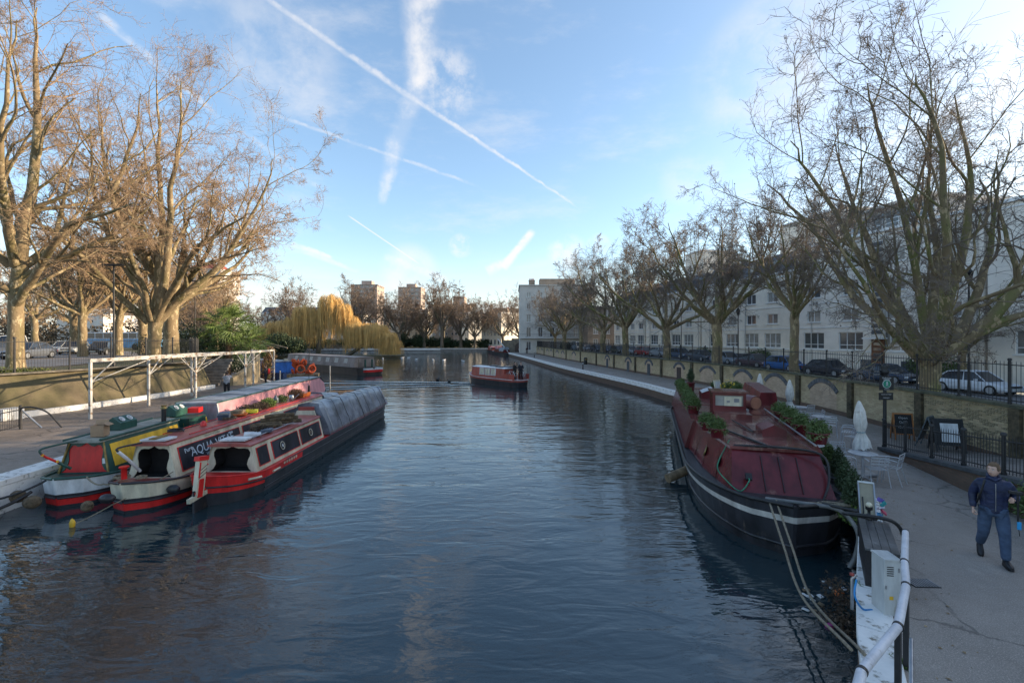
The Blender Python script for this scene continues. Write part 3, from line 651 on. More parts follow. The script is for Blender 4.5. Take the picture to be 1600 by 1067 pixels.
def basement(t, W, D, H, y0=0):
    # basement openings, entrance steps and front-area railings
    cs = MB(); cs.box((W/2, .03, 2.35), (W, .06, .12)); cs.box((W/2, .03, 4.75), (W, .06, .10)); cs.box((W/2, .03, 7.3), (W, .06, .08)); cs.build('string_course', m_frame, t)
    for k in range(int(W/7.5)+1):
        x = min(W-.3, .35+k*7.5); dp = MB(); dp.tube([(x, .09, .3), (x, .09, H-.4)], .055, 6); dp.box((x, .11, H-.5), (.24, .2, .25)); [dp.box((x, .06, z), (.18, .08, .05)) for z in (2, 4.4, 6.8, 9.2)]; dp.build('drainpipe', m_palegrey, t)
    for k in range(int(W/3.75)):
        x = 1.5+k*3.75; MB().box((x, .012, .95), (1.5, .03, 1.3)).build('basement_window', m_glass, t)
def stair_tower(x):
    def f(t, W, D, H):
        penthouse(t, W, D, H); basement(t, W, D, H)
        m = MB(); m.box((x, .15, 8.2), (1.15, .3, 9.0)); o = m.build('stair_bay', m_palegrey, t)
        for k in range(15): MB().box((x, .32, 4.2+k*.58), (1.0, .10, .34), rx=.35).build('louvre', m_darkframe, o)
        d = MB(); d.box((x+.1, .1, 2.35), (1.15, .14, 2.3)); o = d.build('door', M('brown_timber_door', (.20, .085, .04), .5, .3, 4), t)
        for k in range(4): MB().box((x+.1, .18, 1.65+k*.48), (.7, .02, .26)).build('door_glass', m_glass, o)
        MB().box((x+.1, .5, 3.62), (1.6, 1.0, .14)).build('canopy', m_frame, t)
    return f
# the right terrace: four buildings in a row beside the street
building('apartment_block', 'white rendered apartment block behind the biggest right hand tree', fac(-14), ang, 49.0, 14, 13.4, rowsA, 3.6, m_white, ('front',), extra=penthouse, low=True)
building('apartment_block', 'cream apartment block with zigzag stair strip and brown front door', fac(34.3), ang, 17.4, 14, 13.4, rowsA, 4.3, m_white, ('front',), extra=stair_tower(7.9), low=True, skip=lambda f, i, r: i == 1 and r > 3)
def ter(t, W, D, H): basement(t, W, D, H); chimneys([.9, W-1.2])(t, W, D, H)
building('terrace_house', 'cream terraced houses with mansard roof next to the zigzag stair strip', fac(51.7), ang, 17.4, 13, 11.2, rowsA[:3], 3.6, m_cream, ('front',), roof='mansard', extra=ter, low=True)
building('terrace_house', 'cream terraced houses with mansard roof behind the middle plane trees', fac(69.1), ang, 17.0, 13, 11.0, rowsA[:3], 3.6, m_cream, ('front',), roof='mansard', extra=ter, low=True)
building('terrace_house', 'farthest cream terraced houses before the dark gap', fac(86.1), ang, 14.0, 13, 10.8, rowsA[:3], 3.5, m_cream, ('front', 'right'), roof='mansard', extra=ter, low=True)
building('apartment_block', 'tall pale block rising over the terrace roofs with sunlit upper wall', (47, 64, 1.2), ang, 12, 9, 22, [(15.5, 1.4, 1.6, 2), (18.5, 1.4, 1.6, 2)], 3.2, m_cream, ('front', 'left'))
building('apartment_block', 'smaller sunlit stair tower rising behind the terrace chimneys', (37, 88, 1.2), ang, 6, 7, 20.5, [(17.5, 1.4, 1.3, 1)], 3, m_cream, ('front', 'left'))
# white corner block at the head of the towpath (front faces the camera)
rowsW = [(1.9, 2.2, 1.15, 2), (5.4, 2.4, 1.15, 2), (8.9, 2.0, 1.15, 2), (12.0, 1.6, 1.1, 2), (14.9, 1.4, 1.1, 2)]
def wextra(t, W, D, H):
    b = MB(); b.box((W/2, .45, 3.9), (W, .9, .15)); b.build('balcony', m_frame, t)
    r = MB(); r.box((W/2, .86, 4.9), (W, .04, .05))
    for k in range(int(W/.35)): r.box((.1+k*.35, .86, 4.43), (.03, .03, .92))
    r.build('balcony_railing', m_darkframe, t)
    MB().box((W*.4, -D*.45, H+1.3), (W*.55, 4, 2.2)).build('roof_storey', m_brownbrick, t)
    chimneys([W*.15, W*.8])(t, W, D, H)
building('corner_house', 'tall white stucco corner house at the far end of the brick wall', (18.5, 116, .95), PI, 16.5, 15, 17.2, rowsW, 3.0, m_palegrey, ('front', 'left', 'right'), extra=wextra)  # white house given grey render, its shade put into the wall colour
building('corner_house', 'dark gable house between the white corner house and the cream terrace', (24.5, 108, 1.6), PI, 6.5, 10, 10.5, rowsW[:3], 2.8, m_brownbrick, ('front',))
# buildings across the pool
rowsF = [(2.2, 1.9, 1.0, 1), (5.6, 1.9, 1.0, 1), (8.8, 1.6, 1.0, 1)]
def far_b(name, lab, px0, px1, Y, ztop, wall, rows=rowsF, bay=3, roof='flat', z0=1.0, D=12, faces=('front',), rz=PI, **k):
    x0, x1 = px0, px1; W = x1-x0
    return building(name, lab, (x1, Y, z0), rz, W, D, ztop-z0, rows, bay, wall, faces, roof=roof, sill=False, **k)
tower_rows = [(z, 1.5, 2.0, 2) for z in [9+3*i for i in range(12)]]
def bands(t, W, D, H):
    for i in range(int(H/3)-2): MB().box((W/2, .2, 7.2+3*i), (W-1, .4, .7)).build('balcony', wall_, t)
    MB().box((W*.5, -D*.5, H+1.6), (W*.4, D*.4, 3)).build('plant_room', wall_, t)
wall_ = m_redbrick
far_b('tower_block', 'red brown tower block above the willow tops, left of the pair', -99, -83, 280, 37.5, m_redbrick, tower_rows[:10], 3.4, faces=('front', 'left'), D=16, extra=bands)
far_b('tower_block', 'brown tower block over the middle park trees, right of the pair', -82.5, -66, 330, 41.5, m_redbrick, tower_rows[:11], 3.4, faces=('front', 'left'), D=16, extra=bands)
wall_ = m_palegrey
far_b('tower_block', 'pale tower block with red roof behind the big left tree', -146, -128, 200, 35, m_palegrey, tower_rows[:8], 3.4, faces=('front', 'left'), D=14, extra=lambda t, W, D, H: (bands(t, W, D, H), MB().box((W/2, -D/2, H+1.6), (W*.8, D*.8, 2.6), taper=(.6, .6)).build('red_roof', m_red_tile, t)))
far_b('terrace_house', 'cream stucco villas half hidden behind the yellow willow', -108, -64, 196, 15.5, m_cream, rowsF+[(11.4, 1.4, 1.0, 1)], 3.2, roof='mansard', extra=chimneys([6, 20, 34]))
far_b('terrace_house', 'white villas right of the yellow willow across the pool', -58, -38, 205, 17.5, m_cream, rowsF+[(12.0, 1.5, 1.0, 1)], 3.2, extra=chimneys([5, 14]))
far_b('apartment_block', 'long brown brick block with flat roof behind the park trees', -44, -22, 240, 22.4, m_brownbrick, [(3+3*i, 1.5, 1.2, 1) for i in range(6)], 3.2, extra=chimneys([4, 13, 18]))
far_b('apartment_block', 'taller red brown block with plant room behind the park trees', -30.4, -24.6, 235, 26, m_redbrick, [(3+3*i, 1.5, 1.2, 1) for i in range(7)], 2.8)
far_b('terrace_house', 'sunny cream stucco terrace low among the park trees', -22, -2, 219, 16.5, m_cream, rowsF+[(12.0, 1.5, 1.0, 1)], 2.6, faces=('front', 'left', 'right'), rz=PI+.45)
far_b('apartment_block', 'brown brick mansion block left of the white corner house', -8, 6, 225, 19.2, m_brownbrick, [(3+3*i, 1.5, 1.2, 1) for i in range(5)], 3.0, rz=PI+.2)
far_b('corner_house', 'golden lit stucco house front beside the far towpath arch', -7, 3.9, 182, 14.5, m_cream, rowsF, 2.1, faces=('front', 'left', 'right'), rz=PI+.75, extra=chimneys([3]))
far_b('park_cottage', 'small white house with chimneys beyond the left car park', -108, -97, 108, 10.2, m_white, [(2.2, 1.3, .9, 1), (5, 1.2, .9, 1)], 2.6, extra=chimneys([3, 8], 2.2, m_white))
# tower crane over the far roofs
cr = thing('tower_crane', 'thin tower crane standing over the far roofs', 'crane', (-30, 260, 1)); cr.scale = (.7, .7, .92)
MB().box((0, 0, 17.5), (.45, .45, 35)).build('mast', m_darkframe, cr); MB().box((-3, 0, 35), (12, .35, .4), ry=.25).build('jib', m_darkframe, cr); MB().box((3, 0, 33.3), (1.2, .6, .9)).build('counterweight', m_red_tile, cr)
# dark arch of the canal bridge beyond the towpath
br = thing('stone_bridge', 'sandy stone bridge with dark arch at the head of the towpath', 'bridge', (2.6, 131, 0))
m_sandstone = M('sandstone', (.30, .25, .19), .9, .3, 1, bump=.3)
MB().box((4.6, 0, 2.4), (4.4, 3, 5.2)).build('pier', m_sandstone, br); MB().box((-3.5, .5, 2.3), (3.5, 2.4, 3.8)).build('abutment', m_sandstone, br)
a = MB(); n = 10
for i in range(n):
    t0, t1 = PI*i/n, PI*(i+1)/n; r0, r1 = 2.1, 2.1
    p = [(.3+r0*math.cos(t0), 2.2+1.6*math.sin(t0)), (.3+r0*math.cos(t1), 2.2+1.6*math.sin(t1)), (.3+2.4*math.cos(t1), 4.6), (.3+2.4*math.cos(t0), 4.6)]
    a.add([(q[0], -1.2, q[1]) for q in p]+[(q[0], 3, q[1]) for q in p], [(0, 1, 2, 3), (0, 1, 5, 4), (3, 2, 6, 7)])
a.build('arch', m_sandstone, br); MB().box((.3, 9, 2.2), (6, 2, 5)).build('arch_shade_slab', m_darkframe, br)  # dark slab closes the arch, painting the shade beneath it
# ------------------------------------------------------------------ trees
def bark_mat(name, base, patch, moss, sc_=2.2, stretch=(1, 1, .45)):
    m = bpy.data.materials.new(name); m.use_nodes = True; N = m.node_tree.nodes; L = m.node_tree.links; b = N['Principled BSDF']; b.inputs['Roughness'].default_value = .9
    tc = N.new('ShaderNodeTexCoord'); mp = N.new('ShaderNodeMapping'); mp.inputs['Scale'].default_value = stretch; L.new(tc.outputs['Object'], mp.inputs[0])
    def nz(s, d=5, r=.6):
        n = N.new('ShaderNodeTexNoise'); n.inputs['Scale'].default_value = s; n.inputs['Detail'].default_value = d; n.inputs['Roughness'].default_value = r; L.new(mp.outputs[0], n.inputs['Vector']); return n.outputs['Fac']
    def mix(f, lo, hi, a, c):
        r = N.new('ShaderNodeMapRange'); L.new(f, r.inputs[0]); r.inputs[1].default_value = lo; r.inputs[2].default_value = hi
        x = N.new('ShaderNodeMixRGB'); L.new(r.outputs[0], x.inputs[0])
        if isinstance(a, tuple): x.inputs[1].default_value = (*a, 1)
        else: L.new(a, x.inputs[1])
        x.inputs[2].default_value = (*c, 1); return x.outputs[0]
    cur = mix(nz(sc_*.5), .45, .62, base, moss); cur = mix(nz(sc_*2, 3), .56, .60, cur, patch); cur = mix(nz(sc_*5, 4), .6, .7, cur, tuple(c*.45 for c in base))
    L.new(cur, b.inputs['Base Color']); bp = N.new('ShaderNodeBump'); bp.inputs['Strength'].default_value = .5; bp.inputs['Distance'].default_value = .03; L.new(nz(sc_*6, 6), bp.inputs['Height']); L.new(bp.outputs[0], b.inputs['Normal'])
    return m
m_bark_l = bark_mat('pale_plane_bark', (.22, .16, .09), (.38, .30, .18), (.13, .11, .045))
m_bark_r = bark_mat('mossy_plane_bark', (.22, .165, .095), (.40, .31, .18), (.17, .17, .055))
m_bark_d = bark_mat('dark_bark', (.15, .12, .09), (.15, .12, .09), (.08, .075, .04))
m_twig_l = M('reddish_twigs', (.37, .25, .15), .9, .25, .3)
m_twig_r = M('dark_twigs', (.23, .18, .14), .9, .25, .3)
m_twig_f = M('far_twigs', (.22, .155, .11), .9, .25, .2)
m_seed = M('dry_seed_balls', (.13, .075, .05), .95, .3, 2)
def unit(v): return v/np.maximum(np.linalg.norm(v, axis=-1, keepdims=True), 1e-9)
def grow(rng, P, D, Ln, Rd, seg, wob, up, taper=.35, droop=0.):
    n = len(P); pts = np.zeros((n, seg+1, 3)); rad = np.zeros((n, seg+1)); pts[:, 0] = P; rad[:, 0] = Rd; d = D.copy()
    for k in range(seg):
        d = d+rng.normal(0, wob, (n, 3)); d[:, 2] += up-droop*(k/seg); d = unit(d)
        pts[:, k+1] = pts[:, k]+d*(Ln/seg)[:, None]; rad[:, k+1] = Rd*(1-(1-taper)*(k+1)/seg)
    return pts, rad
def branch(rng, pts, rad, per, t0, t1, a0, a1, lr, rr, rmin=.004, lenfall=.5, plen=None):
    n, s, _ = pts.shape; s -= 1; t = t0+(t1-t0)*(np.arange(per)[None, :]+rng.random((n, per)))/per; f = t*s; i = np.minimum(f.astype(int), s-1); fr = f-i
    ar = np.arange(n)[:, None]; p = pts[ar, i]*(1-fr)[..., None]+pts[ar, i+1]*fr[..., None]; pd = unit(pts[ar, i+1]-pts[ar, i]); r = rad[ar, i]*(1-fr)+rad[ar, i+1]*fr
    rv = rng.normal(0, 1, (n, per, 3)); rv = unit(rv-pd*np.sum(rv*pd, -1, keepdims=True)); a = np.radians(rng.uniform(a0, a1, (n, per)))[..., None]
    d = pd*np.cos(a)+rv*np.sin(a); L0 = np.linalg.norm(pts[:, 1:]-pts[:, :-1], axis=2).sum(1)[:, None]
    Ln = L0*lr*(1-lenfall*(t-t0)/(1-t0+1e-6))*rng.uniform(.7, 1.25, (n, per)); Rr = np.maximum(r*rr*rng.uniform(.75, 1.1, (n, per)), rmin)
    return p.reshape(-1, 3), d.reshape(-1, 3), Ln.ravel(), Rr.ravel()
def tubes(pts, rad, sides):
    n, s, _ = pts.shape; t = np.zeros_like(pts); t[:, 1:-1] = pts[:, 2:]-pts[:, :-2]; t[:, 0] = pts[:, 1]-pts[:, 0]; t[:, -1] = pts[:, -1]-pts[:, -2]; t = unit(t)
    ref = np.where(np.abs(t[:, :1, 2:3]) > .85, np.array([1., 0, 0]), np.array([0, 0, 1.])); ref = np.broadcast_to(ref, t.shape)
    u = unit(ref-t*np.sum(ref*t, -1, keepdims=True)); w = np.cross(t, u); a = 2*PI*np.arange(sides)/sides
    v = pts[:, :, None, :]+(u[:, :, None, :]*np.cos(a)[None, None, :, None]+w[:, :, None, :]*np.sin(a)[None, None, :, None])*rad[:, :, None, None]
    idx = np.arange(n*s*sides).reshape(n, s, sides); nx = np.roll(idx, -1, axis=2)
    f = np.stack([idx[:, :-1], nx[:, :-1], nx[:, 1:], idx[:, 1:]], -1).reshape(-1, 4); return v.reshape(-1, 3), f
def join(parts):
    V, F, o = [], [], 0
    for v, f in parts: V.append(v); F.append(f+o); o += len(v)
    return np.concatenate(V), np.concatenate(F)
def resample(path, rads, n):
    path = np.array(path, float); rads = np.array(rads, float)
    # catmull-rom through the given points
    P = np.vstack([2*path[0]-path[1], path, 2*path[-1]-path[-2]]); out = []; rr = []
    for q in np.linspace(0, len(path)-1-1e-6, n+1):
        i = int(q); t = q-i; p0, p1, p2, p3 = P[i:i+4]
        out.append(.5*((2*p1)+(-p0+p2)*t+(2*p0-5*p1+4*p2-p3)*t*t+(-p0+3*p1-3*p2+p3)*t**3)); rr.append(rads[i]*(1-t)+rads[i+1]*t)
    return np.array(out), np.array(rr)
def tree_meshes(seed, trunk, limbs, mt, mw, per=(8, 7, 6, 4), seeds=900, up=.06, twig=.0045, lr=(.5, .5, .5, .55), hang=0., name='tree', wob=.16, flare=1.35, sec=3):
    """trunk: (points, radii). limbs: list of (points, radii). Returns trunk mesh, crown mesh, seed mesh"""
    rng = np.random.default_rng(seed); T = []
    tp, tr = resample(*trunk, 12); tr = tr*(1+(flare-1)*np.exp(-np.arange(13)*1.1)); tp[1:-1] += rng.normal(0, .02, (11, 3))
    T.append(tubes(tp[None], tr[None], 14)); L = []; Rr = []
    for lp, lrad in limbs:
        p, r = resample(lp, lrad, 12); L_ = np.linalg.norm(p[-1]-p[0]); p[2:] += np.cumsum(rng.normal(0, L_*.007, (11, 3)), 0); T.append(tubes(p[None], r[None], 9)); L.append(p); Rr.append(r)
    L = np.array(L); Rr = np.array(Rr)
    if sec:
        P, D, Ln, Rd = branch(rng, L, Rr, sec, .12, .86, 20, 46, .60, .60, .03, .50); ps, rs = grow(rng, P, D, Ln, Rd, 12, wob*.42, up*.8, .12); T.append(tubes(ps, rs, 7)); L = np.concatenate([L, ps]); Rr = np.concatenate([Rr, rs])
    P, D, Ln, Rd = branch(rng, L, Rr, per[0], .22, 1, 22, 60, lr[0], .50, .016, .10); p1, r1 = grow(rng, P, D, Ln, Rd, 6, wob, up, .3)
    T.append(tubes(p1, r1, 5)); C = []
    # leaders continue past the limb ends
    P, D, Ln, Rd = branch(rng, p1, r1, per[1], .15, 1, 25, 65, lr[1], .6, .009, .4); p2, r2 = grow(rng, P, D, Ln, Rd, 5, wob*1.1, up*.8, .4); C.append(tubes(p2, r2, 4))
    P, D, Ln, Rd = branch(rng, p2, r2, per[2], .12, 1, 25, 65, lr[2], .6, twig*1.3, .4); p3, r3 = grow(rng, P, D, Ln, Rd, 3, wob*1.2, up*.6, .6, hang); C.append(tubes(p3, r3, 3))
    P, D, Ln, Rd = branch(rng, p3, r3, per[3], .15, 1, 25, 60, lr[3], .7, twig, .3); p4, r4 = grow(rng, P, D, Ln, Rd, 2, wob*1.3, up*.5, .6, hang); C.append(tubes(p4, r4, 3))
    tv, tf = join(T); cv, cf = join(C); out = [npmesh(name+'_trunk', tv, tf, mt, smooth=True), npmesh(name+'_crown', cv, cf, mw)]
    if seeds:
        k = rng.choice(len(p4), min(seeds, len(p4)), replace=False); c = p4[k, -1]+np.array([0, 0, -.05]); s = rng.uniform(.018, .032, (len(c), 1, 1))
        o = np.array([(1, 0, 0), (0, 1, 0), (-1, 0, 0), (0, -1, 0), (0, 0, 1), (0, 0, -1)]); v = c[:, None]+o[None]*s
        f = np.array([(0, 1, 4), (1, 2, 4), (2, 3, 4), (3, 0, 4), (1, 0, 5), (2, 1, 5), (3, 2, 5), (0, 3, 5)])[None]+(np.arange(len(c))*6)[:, None, None]
        out.append(npmesh(name+'_seeds', v.reshape(-1, 3), f.reshape(-1, 3), m_seed))
    return out
def place_tree(ms, label, loc, rz=0, s=1.0, group=None, name='plane_tree'):
    t = thing(name, label, 'tree', loc, rz, group); t.scale = (s,)*3 if not isinstance(s, tuple) else s
    link(ms[0], 'trunk', t); link(ms[1], 'crown', t)
    if len(ms) > 2: link(ms[2], 'seed_balls', t, kind='stuff')
    return t
def rel(base, scale, pts, rads, depth=None):
    """limb points written as metres right / up from the trunk foot, with a depth offset"""
    return [(x, y, z) for x, y, z in pts], rads
# big right tree (foot at 18.0, 19.6)
G = random.Random(3)
RSX = .82; right_trunk = ([(0, 0, -.4), (0, 0, .6), (.02, 0, 1.4), (.05, 0, 1.9)], [.37, .35, .39, .50])
RL = [([(-.2, 0, 1.2), (-1.2, -.3, 1.9), (-3.0, -.8, 3.0), (-5.2, -1.5, 5.0), (-7.0, -1.6, 6.8), (-8.6, -1.9, 7.4)], [.24, .20, .15, .10, .06, .03]),
      ([(-.2, .2, 1.4), (-1.4, .8, 2.9), (-2.9, 2.0, 5.2), (-4.2, 2.6, 7.8), (-6.0, 3.2, 9.8), (-7.0, 3.2, 10.6)], [.30, .25, .19, .13, .07, .03]),
      ([(-.1, -.2, 1.5), (-1.0, -1.4, 3.2), (-2.0, -2.4, 6.0), (-2.9, -3.0, 8.8), (-4.4, -3.4, 11.2), (-5.0, -3.4, 12.4)], [.30, .25, .19, .13, .07, .03]),
      ([(0, .2, 1.6), (-.3, 1.2, 3.6), (-1.0, 2.2, 7.0), (-1.8, 2.8, 10.0), (-2.2, 3.2, 12.8)], [.32, .27, .20, .11, .03]),
      ([(0, 0, 1.6), (.0, -.6, 3.6), (.3, -1.2, 7.2), (.5, -1.0, 10.5), (-.2, -.8, 13.6)], [.34, .27, .20, .11, .03]),
      ([(.1, .1, 1.5), (.9, .6, 3.4), (1.8, 1.4, 6.6), (1.9, 2.2, 10.2), (2.0, 2.4, 13.8)], [.32, .27, .20, .11, .03]),
      ([(.2, -.1, 1.5), (1.4, -.9, 3.2), (2.7, -1.6, 6.6), (3.1, -2.0, 10.5), (3.4, -2.0, 14.6)], [.36, .31, .23, .13, .03]),
      ([(.2, .1, 1.3), (1.7, .8, 2.7), (3.6, 1.6, 5.2), (5.0, 2.0, 8.6), (5.6, 2.2, 12.4)], [.40, .33, .24, .14, .04]),
      ([(.3, 0, 1.8), (2.0, -1.2, 3.3), (4.4, -2.2, 4.3), (6.6, -2.6, 5.4), (8.4, -2.6, 6.6)], [.22, .18, .13, .08, .03]),
      ([(-.2, -.3, 1.3), (-1.3, -1.9, 1.8), (-2.7, -3.3, 2.7), (-3.6, -4.0, 4.0)], [.14, .12, .08, .03])]
RL += [([(-.2, 0, 1.5), (-1.8, .2, 4.0), (-3.9, .6, 7.6), (-5.9, .9, 10.6), (-7.0, 1, 12.2)], [.26, .21, .15, .09, .03]), ([(-.1, 0, 1.5), (-.9, -.4, 4.6), (-2.4, -.8, 8.6), (-3.9, -1.0, 12.0), (-4.6, -1.0, 13.8)], [.26, .21, .15, .09, .03]),
       ([(.2, .2, 1.5), (1.0, 1.8, 4.2), (2.4, 3.4, 7.6), (3.2, 4.0, 11), (3.6, 4.2, 13)], [.24, .19, .13, .08, .03])]
RL = [([(x*(RSX if x < 0 else 1), y, z if z < 2 else 2+(z-2)*.90) for x, y, z in p], [q*.72 for q in r]) for p, r in RL]
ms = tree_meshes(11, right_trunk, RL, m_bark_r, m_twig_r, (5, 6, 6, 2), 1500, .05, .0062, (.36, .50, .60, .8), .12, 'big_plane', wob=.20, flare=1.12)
place_tree(ms, 'biggest plane tree with spreading mossy limbs growing behind the right wall', (18.0, 19.6, 2.45))
# medium plane trees along the street: two shapes, wide vase crowns
def vase(rng, n, h, spread, r0, fork, base_r, up=1.0, lean=0):
    tp = ([(0, 0, -.5), (rng.uniform(-.1, .1), 0, fork*.5), (rng.uniform(-.15, .15)+lean, 0, fork)], [base_r*1.05, base_r*.9, base_r*.95]); Ls = []
    for i in range(n):
        a = 2*PI*(i+rng.uniform(-.25, .25))/n; out = spread*rng.uniform(.35, 1.0); hh = h*rng.uniform(.78, 1.0)*(1-.32*(out/spread)**2)
        c, s = math.cos(a), math.sin(a); b = fork*rng.uniform(.82, .98)
        Ls.append(([(lean, 0, b), (lean+c*out*.28, s*out*.28, b+(hh-b)*.2), (lean+c*out*.60, s*out*.6, b+(hh-b)*.48), (lean+c*out*.86, s*out*.86, b+(hh-b)*.76), (lean+c*out, s*out, hh)], [r0, r0*.8, r0*.55, r0*.32, r0*.12]))
    return tp, Ls
g = random.Random(21); v1 = vase(g, 8, 11.2, 6.0, .17, 3.2, .34)
g = random.Random(22); v2 = vase(g, 7, 11.2, 6.4, .16, 3.0, .32)
g = random.Random(25); v3 = vase(g, 8, 11.5, 3.8, .13, 4.2, .26)
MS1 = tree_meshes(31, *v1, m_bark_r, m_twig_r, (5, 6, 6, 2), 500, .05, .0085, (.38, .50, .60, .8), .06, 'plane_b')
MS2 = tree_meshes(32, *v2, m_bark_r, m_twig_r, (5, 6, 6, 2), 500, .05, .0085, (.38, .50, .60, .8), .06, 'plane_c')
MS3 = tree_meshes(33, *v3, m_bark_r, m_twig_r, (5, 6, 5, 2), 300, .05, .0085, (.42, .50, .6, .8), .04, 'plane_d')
g_right = 'bare plane trees lining the street behind the right wall'
for ms, x, y, rz, s, lab in [(MS3, 18.9, 30.5, .4, 1.12, 'slender plane tree second along the right wall, before the blue car'),
        (MS1, 18.2, 40.5, 2.0, 1.36, 'forked plane tree with low wide limb behind the arches of the right wall'),
        (MS2, 17.6, 52, .3, 1.4, 'plane tree with a long low left limb, just past the red car'),
        (MS1, 15.9, 64, 4.0, 1.42, 'upright plane tree above the three grey doors in the wall'),
        (MS2, 14.9, 74, 2.6, 1.45, 'plane tree rising over the dark niche in the wall'),
        (MS3, 13.0, 86, 2.2, 1.35, 'narrow plane tree between the terrace and the white corner house'),
        (MS1, 11.2, 97, 5.2, 1.35, 'plane tree standing in front of the white corner house'),
        (MS2, 10.2, 108, 1.2, 1.15, 'smallest plane tree at the foot of the white corner house')]:
    place_tree(ms, lab, (x, y, 2.2), rz, s, g_right)
place_tree(MS3, 'thin crooked tree in the front garden behind the silver car', (33.2, 33.5, 1.3), 3.0, (.85, .85, .62))
# left trees
T2 = ([(0, 0, -.3), (0, 0, 1.4), (.05, 0, 2.6), (.1, 0, 3.4)], [.46, .43, .45, .52])
L2 = [([(-.2, 0, 3.0), (-.9, 0, 5.2), (-2.3, -.3, 8.0), (-3.6, -.6, 11.0), (-3.8, -.8, 14.5), (-4.0, -1, 18)], [.42, .36, .28, .2, .12, .04]),
      ([(0, .1, 3.2), (-.2, .3, 6.0), (-.1, .5, 10.0), (-.4, .9, 14.5), (-.6, 1.2, 19.5), (-.6, 1.3, 22)], [.40, .33, .27, .2, .1, .04]),
      ([(.1, -.2, 3.2), (1.6, -.8, 5.4), (2.4, -1.3, 9.0), (2.9, -1.8, 13), (3.6, -2.0, 17.5), (4.0, -2, 20.5)], [.42, .36, .28, .2, .11, .04]),
      ([(.2, 0, 3.0), (1.9, .6, 5.2), (4.2, 1.4, 7.6), (6.2, 2.0, 11.0), (7.5, 2.3, 14.5), (7.8, 2.4, 16)], [.36, .3, .22, .15, .08, .03]),
      ([(.3, -.2, 3.2), (2.4, -1.2, 6.0), (5.0, -2.6, 8.4), (7.2, -3.2, 9.4), (8.6, -3.4, 10.0), (9.4, -3.6, 10.3)], [.34, .28, .2, .13, .07, .03]),
      ([(-.2, -.3, 3.0), (-1.5, -2.2, 5.6), (-3.2, -3.6, 8.4), (-5.2, -4.6, 10.2), (-6.6, -5, 13)], [.30, .24, .18, .1, .03]),
      ([(0, .4, 3.2), (-1.0, 2.4, 6.6), (-1.8, 4.0, 10.5), (-2.6, 5.0, 14.5), (-2.8, 5.4, 17)], [.3, .24, .18, .1, .03]),
      ([(.2, .4, 3.2), (1.6, 2.6, 6.4), (3.2, 4.2, 10), (4.4, 5, 14), (5.2, 5.3, 17)], [.3, .24, .18, .1, .03]),
      ([(.1, -.4, 3.2), (.5, -2.2, 6.4), (.6, -3.8, 10.5), (.4, -4.6, 14.5), (.4, -5, 17.5)], [.3, .24, .18, .1, .03])]
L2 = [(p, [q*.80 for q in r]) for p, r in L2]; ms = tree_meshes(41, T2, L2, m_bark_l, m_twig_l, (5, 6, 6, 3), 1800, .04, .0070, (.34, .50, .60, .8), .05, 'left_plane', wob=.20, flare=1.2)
place_tree(ms, 'tall sunlit plane tree forking low behind the fence, left of the palm', (-27.2, 34.6, LZ))
T1 = ([(0, 0, -.3), (0, 0, 2.0), (.0, 0, 3.6), (.1, 0, 4.8), (.25, 0, 6.4)], [.40, .35, .34, .36, .33])
L1 = [([(.2, 0, 6.0), (.5, 0, 8.2), (1.3, -.2, 11.5), (1.5, -.4, 15), (1.6, -.4, 18.5), (1.7, -.4, 20.5)], [.42, .36, .28, .2, .1, .04]),
      ([(0, 0, 6.2), (-.9, .4, 9.2), (-1.4, .6, 13), (-1.8, .8, 17), (-1.9, .8, 19.5)], [.34, .28, .2, .1, .04]),
      ([(.1, -.1, 3.8), (1.3, -.5, 4.8), (3.0, -1.0, 6.4), (4.8, -1.4, 8.2), (6.6, -1.6, 8.6), (8.4, -1.6, 9.4)], [.30, .26, .22, .16, .1, .04]),
      ([(.2, 0, 5.2), (1.6, .4, 6.4), (3.6, 1.0, 7.6), (5.8, 1.5, 9.2), (7.4, 1.8, 11.6)], [.24, .2, .15, .09, .03]),
      ([(-.1, -.2, 4.6), (-1.4, -1.4, 5.8), (-3.2, -2.6, 7.6), (-5, -3.6, 8.2), (-7, -4, 9.6)], [.26, .22, .16, .1, .03]),
      ([(.2, -.2, 6.0), (1.4, -1.8, 8.6), (2.8, -3.0, 11.6), (3.8, -3.6, 14.6), (4.4, -3.8, 17.6)], [.3, .24, .17, .1, .03]),
      ([(.2, .2, 6.0), (1.6, 2.0, 8.8), (3.0, 3.4, 12), (3.9, 4.0, 15.5), (4.2, 4.2, 18.6)], [.3, .24, .17, .1, .03]),
      ([(-.1, .2, 6.0), (-1.8, 1.6, 8.6), (-3.8, 2.8, 11.6), (-5, 3.2, 15)], [.28, .22, .14, .03]),
      ([(-.1, -.2, 6.0), (-1.6, -2.0, 9), (-3.0, -3.2, 12.6), (-3.6, -3.6, 17)], [.28, .22, .14, .03])]
L1 = [(p, [q*.82 for q in r]) for p, r in L1]; ms = tree_meshes(42, T1, L1, m_bark_l, m_twig_l, (5, 6, 6, 3), 1700, .04, .0062, (.34, .50, .60, .8), .05, 'edge_plane', wob=.20, flare=1.2)
place_tree(ms, 'plane tree at the left edge with a heavy limb leaning right', (-29.0, 26.6, LZ))
g = random.Random(51); w1 = vase(g, 8, 15, 6.5, .26, 4.2, .48)
ML = tree_meshes(52, *w1, m_bark_l, m_twig_l, (4, 6, 5, 2), 0, .05, .017, (.40, .50, .6, .8), .05, 'park_plane')
g = random.Random(53); w2 = vase(g, 6, 13, 5.0, .19, 4.6, .36)
ML2 = tree_meshes(54, *w2, m_bark_l, m_twig_l, (4, 6, 5, 2), 0, .05, .017, (.42, .50, .6, .8), .05, 'park_tree')
gl = 'plane trees standing in the park beyond the left fence'
